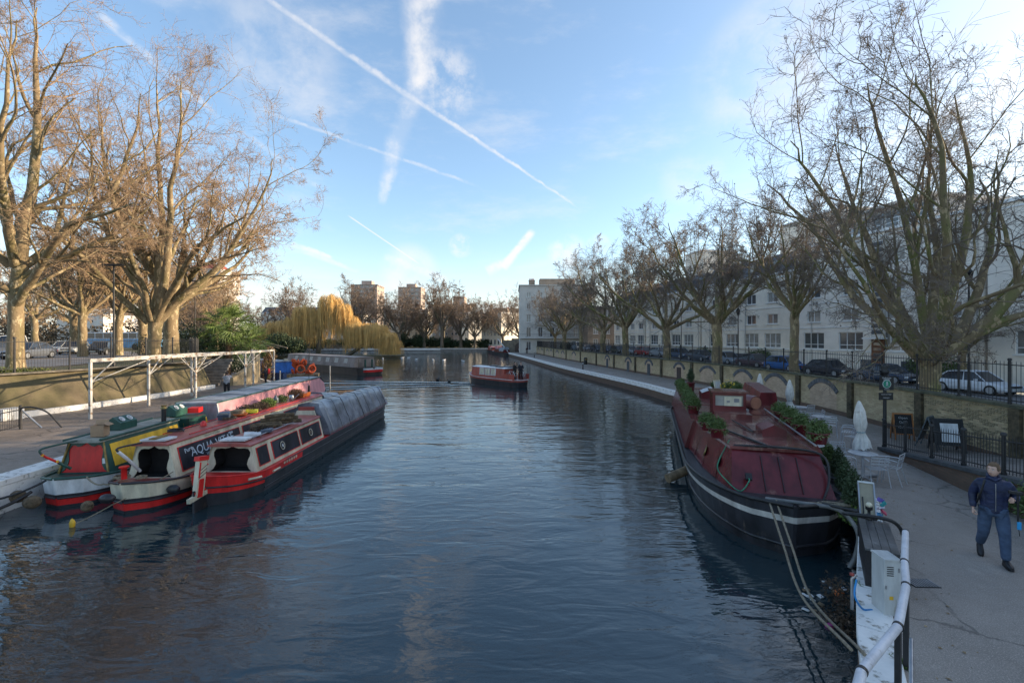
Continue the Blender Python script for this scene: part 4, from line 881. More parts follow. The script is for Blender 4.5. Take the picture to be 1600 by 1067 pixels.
for ms, x, y, rz, s, lab in [(ML, -28.8, 38.5, 1, 1.2, 'leaning plane tree directly behind the tall forked one'),
        (ML2, -42, 44.5, 2, 1.02, 'pale trunk just right of the street lamp in the park'),
        (ML2, -41.5, 48, .5, 1.05, 'slanting pale tree between the street lamp and the forked tree'),
        (ML, -43, 53, 3, 1.0, 'bright slanting trunk close behind the left of the forked tree'),
        (ML2, -50, 52, 4, 1.15, 'tall thin park tree behind the street lamp'),
        (ML2, -65, 62, 5, 1.1, 'straight pale tree beside the small white house'),
        (ML2, -70, 73, 1.5, 1.15, 'slim tree right of the small white house'),
        (ML, -82, 66, 2.5, 1.1, 'park tree at the far left beyond the parked cars'),
        (ML, -60, 76, .8, 1.05, 'wide crowned tree behind the blue and white coach'),
        (ML2, -52, 80, 3.3, 1.1, 'tree between the coach and the palm'),
        (ML, -88, 92, 4.4, 1.1, 'distant park tree over the small white house')]:
    place_tree(ms, lab, (x, y, LZ), rz, s, gl)
# far trees: three meshes with thicker twigs
FT = []
for k, (n, h, sp, fk, br_) in enumerate([(7, 15, 6.5, 3.5, .40), (6, 17, 5.0, 5.0, .36), (8, 13, 6.0, 3.0, .42)]):
    g = random.Random(60+k); v = vase(g, n, h, sp, .2, fk, br_); FT.append(tree_meshes(70+k, *v, m_bark_d, m_twig_f, (4, 5, 4, 2), 0, .05, .026, (.42, .50, .6, .8), .04, 'far_tree'))
gf = 'bare trees in the park across the pool'
far = [(-128, 150, 1, 1.15, 'dark many stemmed tree right of the red roofed tower'), (-101, 163, 1, 1.0, 'slim bare tree before the cream villas left of the willow'), (-90, 165, 2, 1.05, 'broad bare tree before the cream villas'), (-98, 150, 0, 1.15, 'rounded bare tree above the left part of the willow'), (-112, 158, 2, 1.1, 'low round bare tree between palm and willow'), (-72, 150, 1, 1.2, 'tall tree peeping over the willow crown'),
       (-58, 172, 1, 1.35, 'tall tree just right of the willow'), (-52, 180, 0, 1.3, 'tree in front of the left tower of the pair'), (-42.5, 171.5, 0, 1.35, 'big shoreline tree below the right hand tower block'), (-34, 176, 2, 1.2, 'dark tree right of the big shoreline tree'), (-26.5, 172, 1, 1.42, 'tallest pointed tree in the middle of the far park'),
       (-20, 178, 2, 1.25, 'spreading tree behind the middle of the far kerb'), (-14, 172, 0, 1.1, 'leaning shoreline tree left of the moored far boat'), (-3.5, 174, 0, 1.15, 'bare tree beside the golden lit house'), (-8, 184, 2, 1.2, 'tree behind the moored far boat'), (2.5, 150, 0, 1.1, 'tree beside the far arch'),
       (-46, 196, 2, 1.2, 'tree before the white villas'), (-66, 185, 0, 1.25, 'tree behind the right end of the willow'), (-118, 172, 2, 1.2, 'far tree behind the palm'), (-84, 176, 1, 1.1, 'tree showing over the middle of the willow'), (-30, 200, 1, 1.2, 'distant tree between the brown blocks'), (-38, 205, 0, 1.2, 'distant tree left of the brown blocks')]
for i, (x, y, k, s, lab) in enumerate(far): place_tree(FT[k], lab, (x, y, .9), i*1.3, s*1.22, gf, 'park_tree')
for i, (x, y, k, s, lab) in enumerate([(-118, 108, 2, 1.1, 'bare tree mass far left behind the street lamp'), (-100, 118, 0, 1.1, 'bare tree behind the coach'), (-132, 96, 0, 1.2, 'bare tree behind the left edge tree'), (-86, 124, 2, 1.15, 'bare tree left of the palm'), (-70, 104, 2, .9, 'small bare tree behind the palm')]):
    place_tree(FT[k], lab, (x, y, 2.0), i*2.1, s, gl, 'park_tree')
# dark evergreen hedges and bushes: leaf clumps
def leaf_blob(rng, centres, n, size, thin=.85):
    """n small leaf quads scattered through ellipsoids (x, y, z, rx, ry, rz)"""
    C = np.array(centres, float); w = C[:, 3]*C[:, 4]*C[:, 5]; k = rng.choice(len(C), n, p=w/w.sum()); d = unit(rng.normal(0, 1, (n, 3))); r = rng.random((n, 1))**(1/3)*(.75+.45*rng.random((n, 1)))
    p = C[k, :3]+d*r*C[k, 3:]; a = unit(rng.normal(0, 1, (n, 3))); b = unit(np.cross(a, rng.normal(0, 1, (n, 3)))); s = size*rng.uniform(.6, 1.4, (n, 1))
    v = np.stack([p-a*s, p+b*s*.5, p+a*s, p-b*s*.5], 1).reshape(-1, 3); return v, np.arange(n*4).reshape(n, 4)
m_leaf_d = M('dark_evergreen_leaves', (.050, .080, .030), .7, .5, .8, col2=(.025, .042, .018))
m_leaf_m = M('mid_green_leaves', (.11, .16, .04), .7, .4, 1.5, col2=(.055, .09, .028))
m_leaf_y = M('yellowing_ivy_leaves', (.16, .17, .035), .7, .4, 1.2, col2=(.05, .08, .02))
def bush(name, label, cat, loc, cs, n, size, mat, seed=1, group=None, stem=True):
    t = thing(name, label, cat, loc, 0, group); rng = np.random.default_rng(seed); v, f = leaf_blob(rng, cs, n, size)
    link(npmesh(name+'_leaves', v, f, mat), 'foliage', t)
    if stem:
        mb = MB()
        for c in cs: mb.tube([(c[0]*.8, c[1]*.8, 0), (c[0], c[1], c[2])], [.05*c[5], .02*c[5]], 5)
        mb.build('stems', m_bark_d, t)
    return t
rb = random.Random(8)
def hedge(label, x0, x1, y, h, n, seed, z=.9, size=.28, mat=None):
    k = int(abs(x1-x0)/2.2)+2; cs = [(x0+(x1-x0)*i/(k-1), rb.uniform(-1, 1), h*.5, 1.7, 1.6, h*.5*rb.uniform(.8, 1.2)) for i in range(k)]
    bush('hedge', label, 'hedge', (0, y, z), cs, int(n*.6), size*1.15, mat or m_leaf_d, seed)
hedge('long dark hedge under the far park trees', -56, -26, 183, 4.2, 9000, 2, size=.35)
hedge('dark hedge behind the far moored boat', -26, -4, 181, 3.4, 6000, 3, size=.35)
hedge('dark bushes on the shore behind the palm', -112, -64, 158, 4.5, 8000, 4, size=.35)
hedge('low hedge behind the willow', -90, -58, 172, 3.5, 6000, 5, size=.35)
bush('evergreen_bush', 'rounded dark evergreen across the pool left of the shoreline tree', 'bush', (-44, 177, .9), [(0, 0, 3.6, 3.6, 3, 2.6), (-3, 0, 2.4, 2.4, 2, 2), (8, 0, 3, 3.4, 2.5, 2.3)], 5000, .3, m_leaf_d, 6)
bush('evergreen_bush', 'dark laurel bush at the left foot of the willows', 'bush', (-54.5, 106.5, .5), [(0, 0, 3.0, 3.2, 2.6, 2.6), (3.6, 0, 2.2, 2.8, 2.2, 2.2), (-2.5, 0, 1.6, 2, 2, 1.6)], 7000, .2, m_leaf_d, 7)
m_brownscrub = M('brown_winter_scrub', (.17, .125, .085), .9, .4, .8, col2=(.10, .085, .05))
hedge('brown leafless scrub line beyond the left car park', -175, -104, 118, 9, 9000, 14, z=2.6, size=.35, mat=m_brownscrub)
hedge('brown scrub behind the coach in the park', -104, -62, 100, 6, 6000, 15, z=2.6, size=.28, mat=m_brownscrub)
bush('evergreen_bush', 'low dark shrubs on the shore left of the blue boat', 'bush', (-33.5, 54.5, .8), [(0, 0, 1.0, 2.2, 1.6, 1.3), (-3.5, 2, 1.2, 2.4, 1.8, 1.6), (2.2, -1.6, .5, 1.2, 1, .9)], 6000, .10, m_leaf_d, 18)
bush('evergreen_bush', 'dark shrub behind the palm by the fence', 'bush', (-33, 46, 2.4), [(0, 0, 1.8, 2.6, 1.8, 2.2), (3.2, 1, 1.2, 2, 1.6, 1.6), (-3, 0, 1.4, 2, 1.6, 1.5)], 9000, .09, m_leaf_d, 8)
bush('ivy_clump', 'yellow green ivy spilling over the bank wall at left', 'ivy', (-26.4, 22.6, LZ), [(0, 0, .12, .5, 1.6, .28), (.35, -1.6, .0, .4, 1.4, .3), (-.2, 2.2, .05, .4, 1.5, .2), (.5, .6, -.2, .25, 1.2, .3)], 6000, .055, m_leaf_y, 9, stem=False)
bush('shrub', 'straggly green shrub growing beside the walking man', 'shrub', (11.35, 9.5, PZ), [(0, 0, .45, .45, 1.0, .45), (.4, -1.0, .4, .5, .9, .45), (.1, 1.1, .35, .35, .6, .35)], 6500, .04, m_leaf_m, 10)
bush('garden_bush', 'round clipped bush in front of the white corner house', 'bush', (13.2, 112, 1.6), [(0, 0, 1, 1.6, 1.4, 1.4)], 1500, .14, m_leaf_d, 12)
for i, (y, lab) in enumerate([(36, 'window box greenery on the terrace opposite the silver car'), (66, 'garden shrub with feathery leaves opposite the red car'), (72, 'garden shrub beside the far parked cars'), (55, 'low hedge before the basement windows of the terrace')]):
    bush('garden_bush', lab, 'bush', (facx(y)-1.3, y, 1.5), [(0, 0, 1.2, .8, 1.8, .9), (0, 2, 1.0, .7, 1.2, .8)], 1500, .10, m_leaf_m, 20+i)
# weeping willows on the island
m_willow = M('golden_willow_strands', (.84, .52, .17), .85, .3, 1.1, col2=(.54, .35, .13))
def willow(label, loc, trunk, limbs, clumps, n, seed, hang, group='weeping willows on the island'):
    t = thing('willow_tree', label, 'tree', loc, 0, group); rng = np.random.default_rng(seed); T = []
    p, r = resample(*trunk, 10); T.append(tubes(p[None], r[None], 8)); Lp = []
    for lp, lr_ in limbs: p, r = resample(lp, lr_, 8); T.append(tubes(p[None], r[None], 6)); Lp.append((p, r))
    P0, D0, L0, R0 = branch(rng, np.array([p for p, r in Lp]), np.array([r for p, r in Lp]), 10, .3, 1, 25, 70, .4, .5, .03, .4); p1, r1 = grow(rng, P0, D0, L0, R0, 4, .2, .08); T.append(tubes(p1, r1, 4))
    v, f = join(T); link(npmesh('willow_trunk', v, f, m_bark_d, smooth=True), 'trunk', t)
    C = np.array(clumps, float); k = rng.choice(len(C), n, p=C[:, 6]/C[:, 6].sum()); d = unit(rng.normal(0, 1, (n, 3))); d[:, 2] = np.abs(d[:, 2])
    cl = rng.normal(0, 1, (90, 3))*.0
    P = C[k, :3]+d*C[k, 3:6]*(rng.random((n, 1))**.4)
    # strands gather in curtains
    P[:, 0] += .45*np.sin(P[:, 0]*2.9+P[:, 1]*1.3)+rng.normal(0, .25, n); Ln = np.minimum(rng.uniform(*hang, n), P[:, 2]-.3); Ln = np.maximum(Ln, .6)
    seg = 5; pts = np.zeros((n, seg+1, 3)); pts[:, 0] = P; od = unit(np.stack([d[:, 0], d[:, 1], np.zeros(n)], 1))*rng.uniform(.1, .5, (n, 1)); 
    for s in range(seg): pts[:, s+1] = pts[:, s]+np.stack([od[:, 0]*.5**s*1.2, od[:, 1]*.5**s*1.2, -Ln/seg*(.6 if s == 0 else 1.1)], 1)+rng.normal(0, .035, (n, 3))
    w = rng.uniform(.012, .028, n)[:, None, None]; a = rng.uniform(0, PI, n); u = np.stack([np.cos(a), np.sin(a), 0*a], 1)[:, None]*w
    v = np.stack([pts-u, pts+u], 2).reshape(-1, 3); idx = np.arange(n*(seg+1)*2).reshape(n, seg+1, 2); f = np.stack([idx[:, :-1, 0], idx[:, :-1, 1], idx[:, 1:, 1], idx[:, 1:, 0]], -1).reshape(-1, 4)
    link(npmesh('willow_strands', v, f, m_willow), 'crown', t)
willow('tallest golden weeping willow in the middle of the island', (-48.6, 114, .5), ([(0, 0, 0), (.3, 0, 3), (.5, 0, 6), (1.5, 0, 9)], [.7, .6, .5, .4]),
       [([(1.5, 0, 9), (3, 0, 12), (3.6, 0, 15)], [.35, .25, .1]), ([(.5, 0, 6), (-2.5, -1, 9), (-4.5, -1, 12)], [.3, .2, .08]), ([(1, 0, 8), (5, 1, 11), (7.5, 1, 12.5)], [.3, .2, .08]), ([(.5, 0, 6), (-5, 1, 8), (-9, 1, 9)], [.25, .16, .06])],
       [(3.2, 0, 13.5, 2.2, 2.4, 2.2, 1.5), (6.3, 0, 11.5, 1.7, 2.2, 1.8, 1.2), (-3, -.5, 11, 2.4, 2.4, 1.8, 1.2), (0, 1, 10, 3, 3, 2, 1), (8.6, 0, 8.5, 1.8, 2, 1.6, .6), (-6.5, 0, 8.2, 2.8, 2.4, 1.6, 1.0)], 5600, 1, (2, 9))
willow('lower golden willow with a trunk leaning right over the water', (-36.5, 111.5, .5), ([(-4, 0, 0), (-2, 0, 1.2), (.5, 0, 3), (1.5, 0, 4.8)], [.5, .45, .4, .3]),
       [([(1.5, 0, 4.8), (3, 0, 6.2), (5, 0, 6.2)], [.22, .16, .06]), ([(.5, 0, 3), (4, .5, 4), (7, .5, 3.8)], [.22, .16, .06]), ([(.5, 0, 3.4), (-1, 0, 6), (-1, 0, 8)], [.2, .14, .05])],
       [(2.5, 0, 6.6, 3.2, 2.4, 1.6, 1.4), (-1, 0, 7, 2.4, 2.2, 1.4, .9), (6, 0, 4.8, 2.0, 2, 1.3, .8), (7.6, 0, 3.4, 1.3, 1.6, 1.0, .3)], 6500, 2, (2, 5.5))
willow('round golden willow at the left end of the island', (-59, 113, .5), ([(0, 0, 0), (0, 0, 2.5), (.5, 0, 4)], [.4, .35, .3]),
       [([(.5, 0, 4), (2.5, 0, 6.5), (3.5, 0, 7.5)], [.22, .16, .06]), ([(.5, 0, 4), (-2.5, 0, 6), (-4, 0, 6)], [.22, .16, .06]), ([(.2, 0, 3.5), (0, -.5, 6), (0, -1, 8)], [.2, .14, .05])],
       [(1, 0, 6.8, 4.2, 2.8, 2.0, 1.4), (-3, 0, 5.4, 2.8, 2.2, 1.6, .8), (4.6, 0, 7, 2.4, 2.2, 2, .8)], 6500, 3, (2, 5.5))
# palm by the wharf
pt = thing('palm_tree', 'bushy green fan palm beside the fence and steps', 'tree', (-28.6, 45.8, 1.6))
mb = MB(); mb.tube([(0, 0, -.8), (.1, 0, 1.8), (0, 0, 4.3)], [.3, .28, .25], 10); mb.tube([(2.2, .5, -.8), (2.3, .5, 1.0), (2.2, .4, 1.9)], [.26, .24, .22], 10); mb.build('trunk', M('fibrous_palm_trunk', (.12, .075, .045), .95, .5, 6, bump=.8), pt)
rp = random.Random(4); m_palm = M('palm_fronds', (.20, .28, .07), .5, .4, 1.5, col2=(.07, .12, .03)); frs = []
for k in range(7):
    mb = MB(); sp_ = 15; q = random.Random(k)
    mb.tube([(0, 0, 0), (0, .55, .12), (0, 1.05, .16)], [.02, .014, .012], 4)
    for i in range(sp_):
        a = R(-105+210*i/(sp_-1)); L_ = .95*(1-.25*abs(i-sp_/2)/sp_)*q.uniform(.85, 1.1); dr = q.uniform(.12, .30); w = .024
        c, s_ = math.sin(a), math.cos(a); b = (0, 1.05, .16); m1 = (c*L_*.55, 1.05+s_*L_*.55, .16+.03); e = (c*L_, 1.05+s_*L_, .16-dr*L_)
        px, py = s_*w, -c*w
        mb.add([b, (m1[0]-px, m1[1]-py, m1[2]), (m1[0], m1[1], m1[2]-.02), (m1[0]+px, m1[1]+py, m1[2]), e], [(0, 1, 2), (0, 2, 3), (1, 4, 2), (2, 4, 3)])
    o = mb.build('frond', m_palm, pt); frs.append(o.data); bpy.data.objects.remove(o)
def palm_head(cx, cy, cz, n, s):
    for i in range(n):
        o = link(frs[i % 7], 'frond', pt, (cx, cy, cz+rp.uniform(-.25, .25))); o.rotation_euler = (R(rp.uniform(-55, 75)), R(rp.uniform(-15, 15)), rp.uniform(0, 2*PI)); o.scale = (s*rp.uniform(.9, 1.2),)*3
palm_head(0, 0, 4.4, 64, 1.30); palm_head(2.0, .4, 2.7, 50, 1.15); palm_head(-1.7, .6, 2.9, 34, 1.0)
# ------------------------------------------------------------------ boats
def paint(name, c, rough=.42, var=.30, dirt=None, scale=2.2): return M(name, tuple(min(.85, q*1.15) for q in c), rough, var, scale, bump=.25, bscale=9, dirt=dirt or (tuple(q*.45+.03 for q in c), 2.6, .60), stretch=(1, 1, .35))
grime = ((.03, .028, .024), 3.5, .64)
p_black = paint('black_hull_paint', (.030, .030, .036), .42, .5, ((.12, .09, .07), 3, .60)); p_red = paint('red_paint', (.62, .022, .020), dirt=((.20, .02, .02), 3.5, .66)); p_dkred = paint('dull_red_paint', (.30, .05, .04), dirt=grime)
p_cream = paint('cream_paint', (.58, .53, .40), dirt=((.25, .21, .15), 4, .66)); p_green = paint('dark_green_paint', (.018, .07, .055), dirt=grime); p_yellow = paint('yellow_paint', (.74, .44, .03), dirt=((.3, .2, .05), 5, .66))
p_roofred = paint('faded_red_roof_paint', (.34, .085, .07), .4, .25, ((.16, .06, .05), 3, .56)); p_white = paint('white_boat_paint', (.62, .63, .64), dirt=((.3, .27, .22), 4, .64)); p_pink = paint('faded_pink_canvas', (.55, .25, .27), .6, .15, ((.40, .20, .21), 3, .6))
p_grey = paint('grey_canvas', (.27, .29, .32), .55, .3, ((.14, .15, .17), 2.5, .56)); p_dark = M('dark_interior', (.012, .011, .012), .8, .3); p_brass = M('dull_brass', (.30, .22, .08), .4, .3, 5, metal=.6)  # dark_interior: cabin shade painted as near-black walls inside the stern openings
p_blkpanel = paint('dark_painted_panel', (.028, .031, .045), .35, .5, ((.06, .065, .08), 3, .56)); p_iron = M('black_iron', (.018, .018, .020), .5, .4, 6, bump=.2); p_steel = M('galvanised_steel', (.38, .39, .41), .35, .2, 6, metal=.8)
p_tarp = M('silver_grey_tarpaulin', (.24, .26, .31), .30, .5, 1.1, bump=1.0, bscale=2.2, dirt=((.10, .11, .14), 1.5, .52)); p_rope = M('frayed_rope', (.30, .25, .18), .95, .3, 20, bump=.6); p_fender = M('woven_rope_fender', (.16, .115, .07), .95, .5, 12, bump=1.0, bscale=40)
p_wood = M('weathered_wood', (.24, .17, .10), .85, .4, 4, bump=.4, stretch=(1, 1, .3)); p_clearw = M('light_timber', (.42, .30, .17), .8, .3, 3)
p_burg = paint('burgundy_boat_paint', (.12, .016, .020), .24, .35, ((.22, .09, .07), 2.0, .60)); p_burgroof = paint('wet_burgundy_roof', (.16, .052, .046), .14, .4, ((.30, .17, .13), 1.3, .52))
p_green_s = paint('green_cable_plastic', (.02, .22, .12)); p_bandwhite = paint('off_white_band', (.50, .47, .43), dirt=((.2, .18, .15), 6, .62))
def ropeline(name, pts, r, mat, label=None, cat='rope', sag=0, parent=None, n=14, group=None, wind=0):
    out = []
    pts = [Vector(p) for p in pts]
    for a, b in zip(pts, pts[1:]):
        for i in range(n):
            t = i/n; p = a.lerp(b, t); p.z -= sag*4*t*(1-t)*(b-a).length*.25; out.append(p)
    out.append(pts[-1]); o = MB().tube(out, r, 6).build(name, mat, parent)
    if label: setk(o, label=label, category=cat, group=group)
    return o
def spline(pts, n=8):
    P = [Vector(p) for p in pts]; P = [2*P[0]-P[1]]+P+[2*P[-1]-P[-2]]; out = []
    for i in range(1, len(P)-2):
        for k in range(n):
            t = k/n; a, b, c, d = P[i-1:i+3]; out.append(.5*((2*b)+(-a+c)*t+(2*a-5*b+4*c-d)*t*t+(-a+3*b-3*c+d)*t**3))
    out.append(P[-2]); return out
def hull(name, L, hw, zs, gun, mats, matf, parent, stern=1.1, bow=2.6, bp=.8, deckm=None, rake=.25, n=40, flare=.06, deck=True, keel=-.35, sp=.5):
    """hull mesh. zs: row heights as shares of the gunwale height; gun(y): gunwale height; matf(row, y): material index"""
    ys = sorted(set([L*i/n for i in range(n+1)]+[stern*k/7 for k in range(8)]+[L-bow*k/9 for k in range(10)])); rows = [keel]+list(zs)
    def w(y):
        a = (1-((stern-y)/stern)**2)**sp if y < stern else 1
        b = max(0, 1-((y-(L-bow))/bow)**2)**bp if y > L-bow else 1
        return hw*max(.02, min(a, b))
    V = []; mb = MB()
    for y in ys:
        g = gun(y)
        for k, q in enumerate(rows):
            z = q if k == 0 else q*g; f = 1-flare*(1-max(0, q))-(.25 if k == 0 else 0)
            yy = y+((rake*max(0, q)*((y-(L-bow))/bow)**2) if y > L-bow else 0)-(rake*.6*max(0, q)*((stern-y)/stern)**2 if y < stern else 0)
            V.append((w(y)*f, yy, z))
    m = len(rows); N_ = len(ys)
    mir = [(-v[0], v[1], v[2]) for v in V]
    for sgn, VV in ((0, V), (1, mir)):
        for r in range(m-1):
            fs = [(i*m+r, (i+1)*m+r, (i+1)*m+r+1, i*m+r+1) for i in range(N_-1)]
            for i, f in enumerate(fs): mb.add([VV[j] for j in (f if not sgn else f[::-1])], [(0, 1, 2, 3)], matf(r, (ys[i]+ys[i+1])/2), False)
    for r in range(m-1):  # stern and stem closing strips
        for i in (0, N_-1):
            a, b, c, d = V[i*m+r], V[i*m+r+1], mir[i*m+r+1], mir[i*m+r]; mb.quad(a, b, c, d, matf(r, ys[i]))
    o = mb.build(name, mats, parent)
    if deck:
        d = MB()
        for i in range(N_-1):
            a, b = V[i*m+m-1], V[(i+1)*m+m-1]; dz = deck if not isinstance(deck, bool) else .03
            d.quad((a[0]*.97, a[1], a[2]-dz), (-a[0]*.97, a[1], a[2]-dz), (-b[0]*.97, b[1], b[2]-dz), (b[0]*.97, b[1], b[2]-dz))
        d.build('deck', deckm or mats[0], parent)
    return V, m, N_
def strake(V, m, N_, row, i0, i1, r, mat, parent, name='rubbing_strake', side=(1, -1)):
    for s in side:
        MB().tube([(s*(V[i*m+row][0]+.005), V[i*m+row][1], V[i*m+row][2]) for i in range(i0, i1)], r, 5).build(name, mat, parent)
def cabin_section(y0, y1, z0, z1, hb, ht, mb, mi=0, roof=None, taper0=None):
    """trapezoid prism; rounded roof goes to its own builder"""
    mb.quad((hb, y0, z0), (hb, y1, z0), (ht, y1, z1), (ht, y0, z1), mi); mb.quad((-hb, y1, z0), (-hb, y0, z0), (-ht, y0, z1), (-ht, y1, z1), mi)
    mb.quad((-hb, y1, z0), (hb, y1, z0), (ht, y1, z1), (-ht, y1, z1), mi)
    if roof is not None:
        n = 6; ht2 = ht+.05; P = [(ht2*math.cos(PI*k/n), z1+.07*math.sin(PI*k/n)) for k in range(n+1)]
        for k in range(n): roof.quad((P[k][0], y0-.12, P[k][1]), (P[k][0], y1+.05, P[k][1]), (P[k+1][0], y1+.05, P[k+1][1]), (P[k+1][0], y0-.12, P[k+1][1]))
        for y in (y0-.12, y1+.05): roof.add([(p[0], y, p[1]) for p in P]+[(-ht2, y, z1-.04), (ht2, y, z1-.04)], [tuple(range(n+3))])
        for s in (1, -1): roof.quad((s*ht2, y0-.12, z1), (s*ht2, y1+.05, z1), (s*ht2, y1+.05, z1-.04), (s*ht2, y0-.12, z1-.04))
def side_pt(s, y, v, z0, z1, hb, ht, off): 
    n = Vector((s*(z1-z0), 0, (hb-ht))).normalized(); return Vector((s*(hb+(ht-hb)*v), y, z0+(z1-z0)*v))+n*off
def side_panel(parent, name, s, y0, y1, v0, v1, geo, mat, off=.004, thk=.012, frame=None, fw=.03):
    z0, z1, hb, ht = geo; mb = MB()
    def slab(m_, a, b, c, d, o, t):
        P = [side_pt(s, yy, vv, z0, z1, hb, ht, o) for yy, vv in ((a, c), (b, c), (b, d), (a, d))]+[side_pt(s, yy, vv, z0, z1, hb, ht, o+t) for yy, vv in ((a, c), (b, c), (b, d), (a, d))]
        m_.add(P, [(4, 5, 6, 7), (0, 1, 5, 4), (1, 2, 6, 5), (2, 3, 7, 6), (3, 0, 4, 7)])
    slab(mb, y0, y1, v0, v1, off, thk); o = mb.build(name, mat, parent)
    if frame:
        f = MB(); h = z1-z0; dv = fw/h
        slab(f, y0-fw, y1+fw, v1, v1+dv, off, thk+.008); slab(f, y0-fw, y1+fw, v0-dv, v0, off, thk+.008); slab(f, y0-fw, y0, v0, v1, off, thk+.008); slab(f, y1, y1+fw, v0, v1, off, thk+.008)
        f.build('panel_edging', frame, o)
    return o
def text_mesh(cu):
    o = bpy.data.objects.new('lettering', cu); me = bpy.data.meshes.new_from_object(o); me.name = 'lettering'; bpy.data.objects.remove(o); q = bpy.data.objects.new('lettering', me); COL.objects.link(q); return q
def side_text(parent, s, y, v, geo, txt, size, mat, slope=0, off=.02, tilt=0):
    z0, z1, hb, ht = geo; cu = bpy.data.curves.new('lettering', 'FONT'); cu.body = txt; cu.size = size; cu.extrude = .003; cu.align_x = 'CENTER'; cu.align_y = 'CENTER'; cu.resolution_u = 3
    cu.materials.append(mat); o = text_mesh(cu); o.parent = parent; o.location = side_pt(s, y, v, z0, z1, hb, ht, off)
    a = math.atan2(hb-ht, z1-z0)
    o.rotation_euler = Matrix.Rotation(R(90)*s, 3, 'Z').to_4x4().to_3x3().to_euler() if False else (Matrix.Rotation(R(90)*s, 3, 'Z') @ Matrix.Rotation(R(90)-a, 3, 'X') @ Matrix.Rotation(tilt, 3, 'Z')).to_euler()
    return o
def shield(hb, ht, z0, z1, kind=0):
    """half outline of the shaped stern opening, mirrored"""
    h = z1-z0
    if kind == 0: q = [(.80, .0), (.70, .10), (.64, .28), (.70, .45), (.80, .60), (.84, .76), (.76, .88), (.55, .91), (.30, .90), (.12, .94), (.0, 1.0)]
    else: q = [(.95, .0), (.82, .08), (.74, .25), (.74, .42), (.84, .62), (.88, .78), (.80, .90), (.62, .92), (.45, .86), (.28, .88), (.12, .95), (.0, 1.02)]
    pts = []
    for x, v in q: w = hb+(ht-hb)*v*.9; pts.append((x*w, z0+v*h*.9+.03))
    return pts+[(-x, z) for x, z in pts[-2::-1]]
def bulkhead(parent, y, z0, z1, hb, ht, matframe, matin, kind=0, recess=True, lean=.10):
    inner = shield(hb, ht, z0, z1, kind); outer = [(hb, z0), (ht, z1)]+[(ht*math.cos(PI*k/6), z1+.07*math.sin(PI*k/6)) for k in range(1, 6)]+[(-ht, z1), (-hb, z0)]
    bm = bmesh.new()
    f = lambda p: (p[0], y+lean*(p[1]-z0)/(z1-z0), p[1])
    vo = [bm.verts.new(f(p)) for p in outer]; vi = [bm.verts.new(f(p)) for p in inner]
    ed = [bm.edges.new((vo[i], vo[(i+1) % len(vo)])) for i in range(len(vo))]+[bm.edges.new((vi[i], vi[(i+1) % len(vi)])) for i in range(len(vi))]
    bmesh.ops.triangle_fill(bm, edges=ed, use_beauty=True)
    r = bmesh.ops.extrude_face_region(bm, geom=list(bm.faces)); bmesh.ops.translate(bm, verts=[v for v in r['geom'] if isinstance(v, bmesh.types.BMVert)], vec=(0, -.025, 0))
    me = bpy.data.meshes.new('stern_bulkhead'); bm.normal_update(); bm.to_mesh(me); bm.free(); me.materials.append(matframe); o = bpy.data.objects.new('stern_bulkhead', me); COL.objects.link(o); o.parent = parent
    mb = MB(); yy = y+(.55 if recess else .012); 
    mb.add([f(p) if not recess else (p[0], yy, p[1]) for p in inner], [tuple(range(len(inner)))])
    if recess:
        n = len(inner)
        for i in range(n): j = (i+1) % n; a, b = f(inner[i]), f(inner[j]); mb.quad(a, b, (inner[j][0], yy, inner[j][1]), (inner[i][0], yy, inner[i][1]))
    mb.build('stern_opening' if recess else 'door_panel', matin, parent); return o
def rig_common(t, hb, z0, y): pass
# ---- boat 3: nearest, black hull, cream cabin, tarpaulin hold
t3 = thing('narrowboat', 'nearest narrowboat with red stern, cream cabin and silver tarpaulin', 'narrowboat', (-8.82, 13.15, 0), R(.2))
gun3 = lambda y: .66+(.22*((1.6-y)/1.6)**2 if y < 1.6 else 0)+(.30*((y-13.6)/3.4)**2 if y > 13.6 else 0)
def mf3(r, y): return 1 if (r >= 4 and y < 3.7) or (r == 3 and y < 1.2) else 0
V, m_, N_ = hull('hull', 17.0, 1.03, (0, .2, .42, .62, .80, 1), gun3, [p_black, p_red], mf3, t3, stern=1.5, deckm=p_red, rake=.2)
strake(V, m_, N_, 6, 0, 14, .02, p_red, t3); strake(V, m_, N_, 6, 13, N_, .018, p_black, t3); strake(V, m_, N_, 4, 0, N_, .028, p_black, t3); strake(V, m_, N_, 2, 8, N_, .02, p_black, t3)
g3 = (.64, 1.50, .82, .62)
mb = MB(); rf = MB(); cabin_section(1.15, 6.25, *g3, mb, 0, rf); mb.build('cabin', p_cream, t3); rf.build('cabin_roof', p_roofred, t3)
bulkhead(t3, 1.15, *g3, p_cream, p_dark, 0)
for a, b in ((1.35, 1.95), (2.25, 4.1), (4.3, 6.05)):
    for s in (1, -1): side_panel(t3, 'side_panel', s, a, b, .16, .80, g3, p_blkpanel, frame=p_red, fw=.022)
for y_, mt in ((2.85, p_white), (5.1, M('bronze_badge', (.22, .17, .12), .5))):
    o = MB(); c = side_pt(1, y_, .5, *g3, .03); o.lathe([(.15, 0), (.15, .015), (.12, .018)], 20, (0, 0, 0)); q = o.build('round_badge', p_blkpanel, t3, loc=c); q.rotation_euler = (0, R(90)-math.atan2(.2, .86), 0)
    o = MB().lathe([(.145, 0), (.145, .012), (.125, .012), (.125, 0)], 24).build('badge_ring', p_cream, q); o.location.z = .014
    o = MB().box((0, 0, 0), (.10, .08, .01)).build('badge_emblem', mt, q); o.location.z = .024
